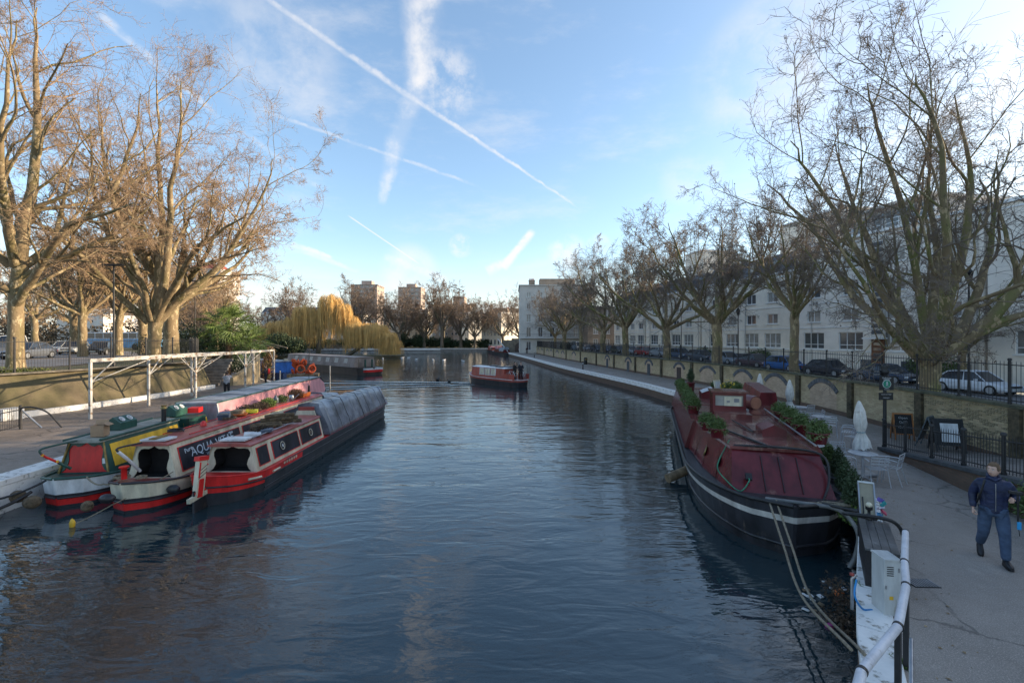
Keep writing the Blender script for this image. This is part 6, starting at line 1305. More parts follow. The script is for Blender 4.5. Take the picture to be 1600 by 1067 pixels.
for k, (a, b, r_, lab) in enumerate([((-.45, .2, 1.15), (4.25, 5.7, .95), .022, 'left pale mooring rope from barge bow to the near quay'), ((-.3, .18, 1.15), (4.35, 5.6, .95), .022, 'right pale mooring rope beside the left one')]):
    A = bl(*a); mid = A.lerp(Vector(b), .55)-Vector((.0, 0, .62)); setk(MB().tube(spline([A, A.lerp(mid, .5)-Vector((0, 0, .05)), mid, Vector(b)], 8), r_, 6).build('mooring_rope', p_rope), label=lab, category='rope', group=None)
setk(MB().tube(spline([(5.45, 7.55, .02), (5.1, 7.0, -.03), (4.75, 6.2, .03), (4.4, 5.4, .03), (4.3, 5.0, .2)], 6), .022, 6).build('sunken_cable', p_iron), label='black cable trailing in the water beside the near quay', category='cable')
setk(MB().tube(spline([bl(.3, .25, 1.14), bl(.9, .2, 1.17), bl(1.2, .3, 1.16), bl(.7, .35, 1.16), bl(.45, .15, 1.15)], 6), .03, 6).build('rope_bundle', p_rope), label='bundle of pale rope on the barge bow deck', category='rope')
fl = setk(MB().tube([(0, -.45, 0), (0, .45, 0)], .15, 12).build('log_fender', p_wood, loc=bl(-2.15, 4.9, .25)), label='floating wooden log fender against the left side of the barge', category='fender'); fl.rotation_euler = (R(14), 0, R(-70))
# planters with clipped box balls
rng0 = np.random.default_rng(77); bm0 = []
for k in range(3): v, f = leaf_blob(rng0, [(0, 0, .30, .24, .24, .23)], 1500, .028); bm0.append(npmesh('box_ball', v, f, m_leaf_m))
v, f = leaf_blob(rng0, [(0, 0, .12, .25, .25, .11), (.1, -.1, .06, .2, .2, .10)], 500, .030); trail_me = npmesh('trailing_plants', v, f, M('variegated_leaves', (.22, .24, .10), .7, .4, 3, col2=(.08, .13, .04)))
potb = MB(); potb.lathe([(.16, -.02), (.21, .20), (.23, .21), (.23, .24), (.19, .24), (.19, .2)], 14); pot_o = potb.build('pot', p_burg); pot_me = pot_o.data; bpy.data.objects.remove(pot_o)
m_yflow = M('yellow_flowers', (.70, .50, .06), .7); v, f = leaf_blob(rng0, [(0, 0, .34, .30, .30, .26)], 120, .05); flow_me = npmesh('flowers', v, f, m_yflow)
pls = []
def planter(x, y, lab, s=1.0, tr=True, kind='ball', z=2.03, world=False):
    t = thing('planter', lab, 'planter', (x, y, z) if world else bl(x, y, z), random.uniform(0, 6), 'clipped box ball planters along the barge roof')
    t.scale = (s, s, s); link(pot_me, 'pot', t); link(bm0[len(pls) % 3], 'clipped_ball', t)
    if tr: link(trail_me, 'trailing_leaves', t, (0, 0, .08), random.uniform(0, 6))
    if kind == 'flower': link(flow_me, 'flowers', t, (0, 0, 0))
    pls.append(t); return t
ordl = ['second', 'third', 'fourth', 'fifth', 'sixth', 'seventh', 'eighth', 'farthest']
planter(-1.22, 2.7, 'nearest box ball planter on the left edge of the barge roof', 1.05); planter(-1.38, 3.7, 'second box ball planter, left edge, at the roof corner', 1.0)
for i in range(7): planter(-1.5, 7.0+i*1.35, f'{ordl[i]} planter of the rear left row on the barge roof' if i else 'first planter of the rear left row behind the roof step', 1.15)
planter(1.30, 2.7, 'big box ball planter at the right front corner of the barge roof', 1.15); planter(1.25, 4.0, 'second box ball planter along the right roof edge', 1.1)
planter(1.32, 5.3, 'third box ball planter along the right roof edge', 1.1); planter(1.3, 6.5, 'fourth box ball planter along the right roof edge', 1.1); planter(1.3, 15.2, 'single box ball planter on the right roof edge past the hatch', 1.0)
planter(.95, 12.2, 'tall box ball behind the barrel on the barge roof', 1.25, False); planter(.6, 13.0, 'planter with yellow flowers beside the menu board', 1.2, True, 'flower'); planter(.2, 14.4, 'low round planter behind the menu board', 1.1, False); planter(1.2, 11.4, 'small planter close to the companion hatch', .8, False)
cone = thing('planter', 'cone shaped conifer in a tall burgundy pot at the barge stern', 'planter', bl(-1.0, 14.6, 2.03)); link(pot_me, 'pot', cone, (0, 0, 0), 0, (1, 1, 1.9)); v, f = leaf_blob(rng0, [(0, 0, .75, .2, .2, .28), (0, 0, 1.0, .12, .12, .22)], 1500, .03); link(npmesh('cone_foliage', v, f, m_leaf_d), 'foliage', cone)
# ---- red boat under way in the middle of the pool
RD = math.atan2(5.6, 6.4)
rb_ = thing('narrowboat', 'small red boat crossing the pool with bicycles on its stern', 'narrowboat', (1.15, 44.6, 0), RD)
gunr = lambda y: .72+(.30*((y-6)/2.6)**2 if y > 6 else 0)
p_brick = paint('brick_red_paint', (.36, .075, .055), dirt=grime)
V, m_, N_ = hull('hull', 8.6, 1.05, (0, .3, .5, .72, .86, 1), gunr, [p_black, p_brick], lambda r, y: 1 if r >= 4 else 0, rb_, stern=.9, bow=2.2, deckm=p_brick, rake=.3)
strake(V, m_, N_, 6, 0, N_, .035, p_white, rb_, side=(1, -1)); gr = (.70, 1.78, .92, .80)
mb = MB(); rf = MB(); cabin_section(2.0, 7.4, *gr, mb, 0, rf); mb.quad((-.92, 2.0, .7), (.92, 2.0, .7), (.8, 2.0, 1.78), (-.8, 2.0, 1.78)); mb.build('cabin', p_brick, rb_); rf.build('cabin_roof', p_white, rb_)
for k in range(3):
    o = side_panel(rb_, 'window', -1, 3.35+k*.95, 4.05+k*.95, .32, .86, gr, m_glass, frame=p_white, fw=.06)
    side_panel(rb_, 'curtain', -1, 3.40+k*.95, 3.66+k*.95, .36, .82, gr, p_cream, off=.018, thk=.004); side_panel(rb_, 'curtain', -1, 3.74+k*.95, 4.0+k*.95, .36, .82, gr, p_cream, off=.018, thk=.004)
MB().box((.3, 1.98, 1.25), (.6, .04, .9)).build('cabin_door', p_dkred, rb_)
for y_, x_ in ((4.9, .2), (3.4, -.2), (2.7, .3)): MB().box((x_, y_, 1.90), (.5, .9, .10)).build('roof_box', p_blkpanel, rb_)
for s in (1, -1): MB().box((s*.98, 1.1, 1.0), (.06, 1.6, .55)).build('stern_bulwark', p_brick, rb_)
MB().tube([(0, .1, .8), (0, .3, 1.6), (0, 1.2, 1.7)], .03, 6).build('tiller', p_iron, rb_)
RMX = rb_.matrix_basis
def bicycle(lab, loc, rz, lean=.12):
    t = thing('bicycle', lab, 'bicycle', loc, rz); t.rotation_euler.x = lean
    for x, nm in ((-.52, 'rear_wheel'), (.52, 'front_wheel')):
        w = MB(); w.tube([(x+.33*math.cos(a*PI/12), 0, .34+.33*math.sin(a*PI/12)) for a in range(25)], .022, 5, cap=False); o = w.build(nm, M('pale_tyre', (.30, .30, .30), .7), t)
        s = MB()
        for k in range(8): a = k*PI/8; s.tube([(x-.32*math.cos(a), 0, .34-.32*math.sin(a)), (x+.32*math.cos(a), 0, .34+.32*math.sin(a))], .004, 3)
        s.build('spokes', p_steel, o)
    f = MB(); 
    for a, b in (((-.52, 0, .34), (-.10, 0, .30)), ((-.10, 0, .30), (-.22, 0, .82)), ((-.52, 0, .34), (-.2, 0, .76)), ((-.2, 0, .76), (.36, 0, .78)), ((-.10, 0, .30), (.38, 0, .70)), ((.35, 0, .88), (.52, 0, .34))): f.tube([a, b], .02, 6)
    f.build('frame', p_white, t); MB().box((-.23, 0, .86), (.24, .12, .05)).build('saddle', p_iron, t); MB().tube([(.33, -.25, .98), (.36, 0, .95), (.33, .25, .98)], .014, 6).build('handlebars', p_iron, t)
bicycle('pale bicycle leaning on the left side of the red boat stern', RMX @ Vector((-.72, 1.0, .76)), RD+R(90), .1); bicycle('second bicycle behind the first on the red boat stern', RMX @ Vector((.35, .5, .76)), RD+R(70), -.1)
# ---- long grey boat, blue boat, far boats
def simple_boat(name, lab, loc, rz, L, hw, gz, gh, cabcol, roofcol, hullm, y0, y1, wins, win_side=(1, -1), winm=m_glass, frame=p_white, round_=False):
    t = thing(name, lab, 'boat', loc, rz); gl_ = lambda y: gz+(.3*((y-(L-3))/3)**2 if y > L-3 else 0)
    V, m_, N_ = hull('hull', L, hw, (0, .5, 1), gl_, [hullm], lambda r, y: 0, t, stern=1.0, bow=2.5, deckm=hullm); ge = (gz, gh, hw*.88, hw*.70); mb = MB(); rf = MB(); cabin_section(y0, y1, *ge, mb, 0, rf)
    mb.quad((-ge[2], y0, gz), (ge[2], y0, gz), (ge[3], y0, gh), (-ge[3], y0, gh)); mb.build('cabin', cabcol, t); rf.build('cabin_roof', roofcol, t)
    for (a, b) in wins:
        for s in win_side: side_panel(t, 'window', s, a, b, .38, .85, ge, winm, frame=frame, fw=.05)
    return t
p_tent = M('brown_grey_canvas', (.32, .26, .23), .7, .3, .8, bump=.5, bscale=3); p_pane = M('milky_plastic_window', (.50, .47, .42), .5, .2, 3)
lb = simple_boat('canal_barge', 'long grey brown canvas covered boat moored in front of the willows', (-18.2, 59.8, 0), math.atan2(19.5, 17.5), 26, 1.9, .95, 2.25, p_tent, p_tent, paint('dark_brown_hull', (.06, .05, .045)), 2.2, 23.5, [(4.0+i*2.6, 5.0+i*2.6) for i in range(7)], winm=p_pane, frame=p_tent)
MB().box((0, .25, .55), (2.6, .7, .35)).build('red_stern_band', p_red, lb); MB().box((0, .25, .80), (2.7, .74, .22)).build('white_stern_band', p_white, lb)
for x_ in (-.5, .5): MB().tube([(x_, 1.2, .95), (x_, 1.2, 2.0)], .12, 8).build('green_post', p_green, lb)
for x_ in (-1.2, 1.2): MB().tube([(x_, 1.6, .95), (x_, 1.6, 2.0)], .05, 6).build('brown_post', p_wood, lb)
bb = simple_boat('narrowboat', 'bright blue boat moored behind the far end of the wharf', (-25.2, 51.5, 0), R(46), 12, 1.3, .9, 2.15, paint('bright_blue_paint', (.03, .15, .50)), p_grey, paint('deep_blue_hull', (.03, .06, .16)), 1.4, 9.6, [])
for k, y_ in enumerate((2.2, 4.6)): side_panel(bb, 'white_notice', -1, y_, y_+.35, .35, .6, (.9, 2.15, 1.14, .91), p_white)
for x_, y_ in ((.4, 2.2), (-.3, 6.4)): MB().box((x_, y_, 2.3), (.35, .3, .28)).build('roof_box', p_cream, bb)
lf = thing('life_jackets', 'heap of orange life jackets and buoys on the blue boat end', 'life jackets', (-22.1, 48.2, .75), .3)
m_ljo = paint('orange_fabric', (.62, .10, .03), .7); lj = random.Random(6)
for k in range(11):
    mb = MB(); mb.ball((0, 0, 0), .3, 8, sq=(1, .45, 1.25), jit=.18, rng=lj); o = mb.build('life_jacket', m_ljo, lf, loc=(lj.uniform(-1.1, 1.2), lj.uniform(-.4, .5), .35+lj.random()*1.3)); o.rotation_euler = (lj.uniform(-.6, .6), lj.uniform(-.9, .9), lj.uniform(0, 3))
for k in range(2): 
    mb = MB(); mb.tube([(.38*math.cos(a*PI/10), 0, .38*math.sin(a*PI/10)) for a in range(21)], .09, 8, cap=False); o = mb.build('lifebuoy', m_ljo, lf, loc=(-.2+k*1.1, -.55, .85)); o.rotation_euler.z = k*.6
MB().box((0, .1, .15), (3.0, 1.4, .3)).build('bench', p_wood, lf)
fb = simple_boat('narrowboat', 'dark narrowboat with raised white mast moored at the far towpath', (-1.0, 122.5, 0), R(14), 19, 1.1, .8, 1.7, p_burg, p_grey, p_black, 2, 14, [(3, 4.5), (6, 7.5)], frame=p_cream)
MB().tube([(.2, 1.5, 1.2), (-1.2, 8, 4.6)], .12, 6).build('lowered_mast', p_white, fb); tarp(fb, 2.2, 7.5, 1.2, 2.4, 2.2, 1.0, False, p_grey, 8, 8); MB().box((0, 12, 2.1), (1.4, 3.0, .8)).build('pink_awning', p_pink, fb)
simple_boat('narrowboat', 'second dark narrowboat with pink hatch beyond the far moored boat', (-5.0, 143, 0), R(10), 17, 1.1, .8, 1.9, p_dkred, p_pink, p_black, 2, 14, [(3, 4.5), (6, 7.5)], frame=p_cream)
# ------------------------------------------------------------------ railings
m_rail = M('black_railing_paint', (.020, .020, .022), .5, .4, 5, bump=.1); m_lgrey = M('pale_grey_cabinet', (.52, .53, .52), .5, .2, 3, dirt=((.26, .25, .21), 4, .58), stretch=(1, 1, .4))
m_tubewhite = M('white_painted_tube', (.66, .66, .70), .35, .15, 6, bump=.3, bscale=40, dirt=((.33, .31, .29), 9, .60))
def fence(name, label, pts, zf, h, step, post_step, near=300, post_h=.12, rails=(.12, -.12), r=.010, group=None, nearest_first=True, pr=.035):
    t = thing(name, label, 'railing'); walk = polyline_walk(pts, step); walk.sort(key=lambda p: p[0]**2+p[1]**2)
    b = MB(); b.tube([(0, 0, .03), (0, 0, h-.05), (0, 0, h+.02)], [r, r, .002], 4); o = b.build('bar', m_rail, t); me = o.data; first = True
    for (x, y, a) in walk[:near]:
        if not first: o = link(me, 'bar', t)
        o.location = (x, y, zf(x, y)); first = False
    if len(walk) > near:
        b = MB()
        for (x, y, a) in walk[near:]: z = zf(x, y); b.box((x, y, z+h/2), (2*r, 2*r, h))
        b.build('bars', m_rail, t, kind='stuff')
    w2 = polyline_walk(pts, post_step); pm = None
    for (x, y, a) in w2:
        if pm is None:
            b = MB(); b.tube([(0, 0, 0), (0, 0, h+post_h)], pr, 8); b.lathe([(pr*1.5, 0), (pr*1.6, .05), (pr, .08)], 8, (0, 0, h+post_h-.04)); b.lathe([(pr*1.5, 0), (pr*1.5, .06)], 8, (0, 0, .0)); o = b.build('post', m_rail, t); pm = o.data
        else: o = link(pm, 'post', t)
        o.location = (x, y, zf(x, y)); o.rotation_euler.z = a
    w3 = polyline_walk(pts, .5)
    for rz in rails: MB().tube([(x, y, zf(x, y)+(rz if rz > 0 else h+rz)) for x, y, a in w3], .018, 5).build('rail', m_rail, t)
    return t
WF = [(p[0]+.12, p[1]) for p in WALL]
fence('wall_fence', 'long black iron fence standing on the coping of the brick wall', [p for p in WF if p[1] > 6], lambda x, y: CZ, 1.38, .145, 2.05, 300, .06)
fence('ramp_railing', 'black iron railing on the dark kerb of the ramp', [(p[0]+.17, p[1]) for p in RAMP][::-1], lambda x, y: rz_(y)+.12, .92, .105, 1.4, 300, .05, pr=.04)
LF = [(x-.12, y) for x, y in LT]+[(-27.3, 38.9), (-30.5, 43)]
fence('park_fence', 'tall black iron fence on top of the mossy bank wall at left', LF, lambda x, y: LZ+.06, 1.75, .135, 2.5, 300, .05, (.2, -.16), r=.009, pr=.045)
# short railing at the far left
sr = thing('wharf_railing', 'short black railing with curved end bar at the left edge of the wharf', 'railing', (-21.6, 20.0, PZ), R(88))
for k in range(26): MB().tube([(k*-.12, 0, .1), (k*-.12, 0, 1.0)], .010, 4).build('bar', m_rail, sr)
MB().tube([(-3.2, 0, .85), (.05, 0, .85)], .022, 6).build('rail', m_rail, sr); MB().tube([(-3.2, 0, .15), (.05, 0, .15)], .018, 6).build('rail', m_rail, sr); MB().tube([(0, 0, 0), (0, 0, 1.05)], .05, 8).build('post', m_rail, sr); MB().tube([(.05, 0, .85), (.1, -.7, 0)], .04, 6).build('brace', p_steel, sr)
MB().tube(spline([(0, 0, .92), (-.1, -.5, .95), (-.2, -1.1, .7), (-.2, -1.6, .03)], 6), .035, 6).build('curved_bar', m_rail, sr); sr.rotation_euler.z = R(-75+180)
# near handrail: white tube on black posts
hr = thing('handrail', 'white tubular handrail on black posts in the bottom right corner', 'railing')
RP = [(2.3, 3.2, 1.85), (3.15, 4.1, 1.85), (4.02, 4.74, 1.85), (4.78, 5.52, 1.85), (5.26, 6.1, 1.85), (6.07, 7.02, 1.86)]
MB().tube(RP, .043, 14).build('tube', m_tubewhite, hr)
for i in (1, 2, 3, 4):
    p = Vector(RP[i]); d = (Vector(RP[i+1])-Vector(RP[i-1])).normalized()*.02; MB().tube([p-d, p+d], .049, 14).build('clamp', m_rail, hr)
p = Vector(RP[5]); d = (p-Vector(RP[4])).normalized()*.02; MB().tube([p-d, p+d*.6], .046, 14).build('end_cap', m_rail, hr)
for i in (2, 3): MB().box((RP[i][0], RP[i][1], 1.33), (.075, .05, .96), rz=.7).build('post', m_rail, hr)
MB().tube([(4.78, 5.45, 1.25), (4.3, 4.9, .9)], .022, 8).build('brace', p_steel, hr)
MB().tube([(6.07, 7.0, 1.82), (6.07, 7.0, .86)], .025, 8).build('post', m_rail, hr)
# ------------------------------------------------------------------ quay furniture
cb = thing('utility_cabinet', 'pale grey metal utility cabinet beside the handrail', 'cabinet', (5.44, 6.62, PZ), R(-8)); cb.scale = (.70, .85, 1); MB().box((0, 0, .43), (.31, .34, .78)).build('body', m_lgrey, cb, bevel=.008); MB().box((0, 0, .835), (.33, .37, .03)).build('lid', m_lgrey, cb, bevel=.006); MB().box((0, 0, .02), (.27, .3, .04)).build('plinth', m_rail, cb)
MB().box((-.05, -.171, .45), (.22, .004, .66)).build('door', m_lgrey, cb, bevel=.003)
for k in range(5): MB().box((-.05, -.176, .62+k*.03), (.12, .006, .012)).build('vent_slot', m_rail, cb)
MB().box((-.13, -.176, .45), (.02, .012, .05)).build('lock', p_steel, cb); MB().box((-.03, -.176, .30), (.07, .004, .05)).build('warning_label', p_yellow, cb)
for z in (.2, .7): MB().box((.11, -.175, z), (.02, .012, .06)).build('hinge', p_steel, cb)
tp = thing('water_tap', 'standpipe tap with blue hose between black chest and cabinet', 'tap', (5.02, 6.72, PZ)); MB().tube([(0, 0, 0), (0, 0, .45), (.05, -.02, .52)], .022, 8).build('pipe', p_steel, tp); MB().tube(spline([(.05, -.02, .45), (-.02, -.08, .25), (.06, -.12, .08), (.22, -.1, .05)], 6), .014, 6).build('blue_hose', paint('blue_plastic', (.02, .25, .6)), tp); MB().lathe([(.03, 0), (.03, .03)], 8, (0, 0, .5)).build('handle', p_dkred, tp)
ch = thing('storage_chest', 'long black plank topped chest on the quay edge', 'chest', (6.2, 7.72, PZ), R(-34))
m_chest = M('black_stained_wood', (.020, .019, .022), .5, .4, 3, bump=.3); m_chtop = M('wet_grey_planks', (.12, .12, .125), .28, .5, 1.3, bump=.2, dirt=((.30, .30, .31), 3, .62), stretch=(1, 1, 1))
MB().box((0, 0, .32), (.42, 1.4, .62)).build('chest_body', m_chest, ch)
for k in range(4): MB().box((-.165+k*.11, 0, .65), (.105, 1.46, .035)).build('plank', m_chtop, ch, bevel=.004)
bd = thing('notice_cabinet', 'leaning beige backed board on a black box beside the cone shrubs', 'board', (6.98, 8.95, PZ), R(-30)); bd.scale = (.72, .9, .9); MB().box((0, 0, .33), (.34, .5, .62)).build('box', m_chest, bd)
MB().box((0, .02, .92), (.30, .05, .68), rx=R(-28)).build('board', M('beige_panel', (.30, .27, .20), .7, .25, 2), bd)
for x_ in (-.17, .17): MB().box((x_, .01, .92), (.035, .08, .74), rx=R(-28)).build('frame_side', p_steel, bd)
MB().box((0, .17, 1.24), (.36, .08, .04), rx=R(-28)).build('frame_top', m_lgrey, bd); MB().tube([(-.12, -.12, 1.0), (-.12, -.26, .75), (-.12, -.2, .35)], .02, 6).build('black_strap', m_rail, bd)
pw = thing('pinwheel', 'blue and red patterned pinwheel flowers behind the board', 'pinwheel', (7.42, 9.15, PZ)); MB().tube([(0, 0, 0), (0, 0, .7)], .01, 5).build('stick', p_white, pw); q = random.Random(3)
for k, c in enumerate([(.08, .30, .55), (.55, .08, .15), (.6, .55, .62), (.05, .4, .4), (.2, .15, .55)]): MB().box((q.uniform(-.06, .06), q.uniform(-.05, .05), .45+k*.07), (.12, .03, .08), rx=q.uniform(-1, 1), ry=q.uniform(-1, 1)).build('petal', M('petal_%s' % 'abcde'[k], c, .6), pw)
vl = thing('mooring_valve', 'small pale knob valve on the black chest end', 'valve', (6.55, 8.35, PZ+.66)); MB().lathe([(.05, 0), (.05, .1), (.025, .12), (.025, .18), (.055, .2), (.055, .25)], 10).build('valve_body', m_rail, vl); MB().ball((0, 0, .28), .05, 10).build('knob', p_cream, vl)
dr = thing('drain_grate', 'iron drain grate set in the path near the handrail', 'drain', (6.68, 7.42, PZ+.006), R(-6)); MB().box((0, 0, 0), (.40, .26, .012)).build('frame', m_rail, dr); dr.rotation_euler.z = R(-2)
for k in range(9): MB().box((-.18+k*.045, 0, .008), (.026, .24, .012)).build('slat', M('worn_iron', (.30, .30, .31), .6), dr)
for k, (x, y, s, lab) in enumerate([(4.75, 5.62, .10, 'moss patch along the white quay edge'), (5.6, 7.35, .08, 'weeds hanging on the quay edge by the chest'), (4.45, 5.05, .09, 'moss tuft at the foot of the handrail')]):
    bush('moss_tuft', lab, 'moss', (x, y, PZ-.01), [(0, 0, .02, s, s*1.6, .05)], 700, .018, m_grassy, 50+k, stem=False)
# fallen leaves and grit along the path edges
q = random.Random(12); lv = MB()
for k in range(420):
    y = 5+q.random()**1.4*22; a_ = lerp_pts(QUAY, y); b_ = min(lerp_pts(WALL, y), 8.47+.285*y if y < 16.2 else 99); e = q.random()**2*1.3; x = a_+.25+e if q.random() < .5 else b_-.1-e
    if q.random() < .2: x = q.uniform(a_+.3, b_-.2)
    s_ = q.uniform(.012, .04); t_ = q.uniform(0, 6); z = PZ+.006; lv.add([(x+s_*math.cos(t_), y+s_*math.sin(t_), z), (x-s_*.6*math.sin(t_), y+s_*.6*math.cos(t_), z+.01), (x-s_*math.cos(t_), y-s_*math.sin(t_), z), (x+s_*.6*math.sin(t_), y-s_*.6*math.cos(t_), z+.004)], [(0, 1, 2, 3)])
lv.build('fallen_leaves', M('fallen_leaf', (.22, .13, .06), .9, .5, 2, col2=(.34, .27, .16)), kind='stuff', label='scattered fallen leaves along the edges of the towpath', category='leaves')
# debris and seaweed by the quay
q = random.Random(9)
for k in range(16):
    x = 6.1+q.uniform(-.5, .3)+k*.05; y = 8.3+k*.07+q.uniform(-.4, .3); setk(MB().box((0, 0, 0), (q.uniform(.05, .14), q.uniform(.04, .10), .02), rz=q.uniform(0, 3), rx=.2).build('floating_litter', p_white if k % 3 else p_wood, loc=(x-.5, y-.2, .02)), label='piece of pale litter floating between barge and quay', category='litter', group='litter floating by the quay')
setk(MB().ball((0, 0, 0), .085, 12, sq=(1, 1, .9)).build('orange_ball', m_or, loc=(6.15, 8.55, .06)), label='orange ball floating beside the barge bow', category='ball')
setk(MB().box((0, 0, 0), (.14, .08, .05), rz=.3).build('floating_litter', paint('magenta_wrapper', (.55, .04, .30)), loc=(5.35, 7.65, .02)), label='magenta wrapper floating by the quay', category='litter')
bush('water_weed', 'brown weeds growing from the quay side by the chest', 'weeds', (5.5, 7.6, .1), [(0, 0, 0, .3, .4, .18), (.3, .5, .2, .2, .4, .3)], 900, .03, m_turf, 60, stem=False)
# conifer tubs along the quay
for k, (x, y, h, s, lab) in enumerate([(7.55, 10.05, .85, .23, 'nearest cone shaped shrub on the quay, behind the board'), (8.05, 11.0, .85, .22, 'second cone shaped shrub on the quay'), (8.75, 12.2, .8, .22, 'third dark shrub on the quay below the tables'), (9.3, 13.3, .62, .2, 'bushy green shrub between barge roof and café chairs'), (9.9, 14.6, .85, .22, 'tall leafy shrub reaching above the barge roof edge')]):
    t = thing('shrub_tub', lab, 'shrub', (x, y, PZ), 0); MB().box((0, 0, .14), (.42, .42, .28), taper=(1.1, 1.1)).build('tub', M('slate_tub', (.10, .11, .12), .8), t)
    rr = np.random.default_rng(90+k); v, f = leaf_blob(rr, [(0, 0, .28+h*.30, s, s, h*.34), (0, 0, .28+h*.62, s*.62, s*.62, h*.3), (0, 0, .28+h*.88, s*.28, s*.28, h*.16)], 3200, .026); link(npmesh('cone_foliage', v, f, m_leaf_d if k < 3 else m_leaf_m), 'foliage', t)
    if k == 0: v, f = leaf_blob(rr, [(0, -.1, .12, .36, .36, .2)], 1400, .03); link(npmesh('groundcover', v, f, m_grassy), 'groundcover', t)
# café chairs, tables, parasols
def cafe_chair(lab, loc, rz):
    t = thing('cafe_chair', lab, 'chair', loc, rz, 'aluminium café chairs on the quay')
    for s in (-1, 1):
        f = MB(); f.tube(spline([(s*.24, -.24, 0), (s*.23, -.20, .42), (s*.24, -.18, .64), (s*.24, .02, .68), (s*.24, .2, .66)], 3), .013, 6); f.build('front_leg_frame', p_alu, t)
        f = MB(); f.tube([(s*.22, .30, 0), (s*.20, .17, .44), (s*.20, .25, .84)], .013, 6); f.build('rear_leg_frame', p_alu, t)
    for k in range(6): MB().box((0, -.17+k*.068, .445), (.40, .045, .012)).build('seat_slat', p_alu, t)
    for k in range(3): MB().box((0, .205+k*.022, .60+k*.085), (.40, .012, .045)).build('back_slat', p_alu, t)
    MB().tube([(-.2, .25, .84), (.2, .25, .84)], .013, 6).build('top_rail', p_alu, t); return t
p_alu = M('brushed_aluminium', (.60, .61, .64), .35, .1, 6, metal=.55)
c0 = cafe_chair('aluminium café chair nearest the path, turned toward the round table', (10.45, 12.55, PZ), R(215)); tr = gather(c0)
for x, y, rz, lab in [(9.75, 13.6, -10, 'aluminium chair with curved arms behind the nearest round table'), (9.45, 13.0, 60, 'aluminium chair at the left of the nearest round table'), (9.85, 12.45, 165, 'chair partly hidden by the cone shrubs at the nearest table'),
        (10.6, 16.4, 200, 'chair facing away beside the leafy shrub'), (11.3, 18.6, 150, 'chair at the second table, near the wall side'), (10.9, 19.4, 20, 'chair tucked behind the second table'), (11.7, 20.0, 250, 'chair on the path side of the far table'), (12.3, 21.6, 190, 'farthest aluminium chair by the third parasol'), (11.0, 17.2, 230, 'upright chair in front of the second parasol')]:
    dup(c0, (x+(1.7 if y > 15 else .1), y, PZ), R(rz), lab, tree=tr)
def cafe_table(lab, loc):
    t = thing('cafe_table', lab, 'table', loc, 0, 'round café tables on the quay'); MB().lathe([(.34, .715), (.35, .72), (.35, .735), (.34, .74)], 28).build('tabletop', p_alu, t); MB().lathe([(.03, .02), (.03, .71)], 10).build('column', p_alu, t)
    for k in range(4): MB().tube([(0, 0, .06), (.26*math.cos(k*PI/2+.4), .26*math.sin(k*PI/2+.4), .015)], .018, 6).build('foot', p_alu, t)
    return t
tb = cafe_table('nearest round café table next to the big folded parasol', (9.98, 12.95, PZ)); tr = gather(tb)
for x, y, lab in [(9.2, 14.0, 'round café table half hidden behind the shrubs'), (12.9, 19.0, 'round café table near the middle parasol'), (13.7, 21.6, 'farthest round café table by the barge stern')]: dup(tb, (x, y, PZ), 0, lab, tree=tr)
m_canvas = M('off_white_parasol_canvas', (.70, .67, .62), .9, .2, 4, bump=.8, bscale=9)
def parasol(lab, loc, h=2.1, seed=1, lean=0):
    t = thing('parasol', lab, 'parasol', loc, 0, 'folded parasols on the quay'); t.rotation_euler = (R(lean*.3), R(lean), 0)
    MB().lathe([(.03, 0), (.03, .5)], 10).build('pole_foot', p_steel, t); MB().tube([(0, 0, .05), (0, 0, h)], .024, 8).build('pole', M('varnished_wood', (.38, .17, .06), .5, .25, 5), t); MB().box((0, 0, .04), (.5, .5, .08)).build('base', p_steel, t, bevel=.02)
    q = random.Random(seed); n = 32; mb = MB(); zs = [(.03, 2.12), (.07, 2.02), (.105, 1.85), (.13, 1.66), (.14, 1.50), (.115, 1.36), (.085, 1.27), (.075, 1.23), (.11, 1.12), (.16, .98), (.19, .84), (.20, .78)]; vs = []
    for r, z in zs:
        for j in range(n): w = 1+.28*math.sin(j*2*PI*8/n+math.sin(z*3)*.8)*(1 if z < 1.9 else .3)+q.uniform(-.06, .06); vs.append((r*w*math.cos(2*PI*j/n), r*w*math.sin(2*PI*j/n), z*h/2.1+(q.uniform(-.08, .05) if z < .8 else 0)))
    k = len(zs); mb.add(vs, [(i*n+j, i*n+(j+1) % n, (i+1)*n+(j+1) % n, (i+1)*n+j) for i in range(k-1) for j in range(n)], 0, True); mb.build('canopy', m_canvas, t)
    mb = MB(); mb.lathe([(.118, 1.86), (.114, 1.89), (.05, 2.12), (.02, 2.16)], n); mb.build('top_cap', m_canvas, t); MB().tube([(.09*math.cos(a*PI/8), .09*math.sin(a*PI/8), 1.25) for a in range(17)], .018, 5, cap=False).build('tie', p_lblue, t)
    return t
p_lblue = M('pale_blue_strap', (.30, .42, .46), .8)
p1 = parasol('big folded off white parasol by the nearest café table', (10.28, 13.3, PZ), 2.12, 1, -3); p2 = parasol('middle folded parasol against the brick wall arch', (12.2, 20.0, PZ), 2.1, 2); p3 = parasol('farthest folded parasol behind the barge planters', (12.85, 23.6, PZ), 2.1, 3)
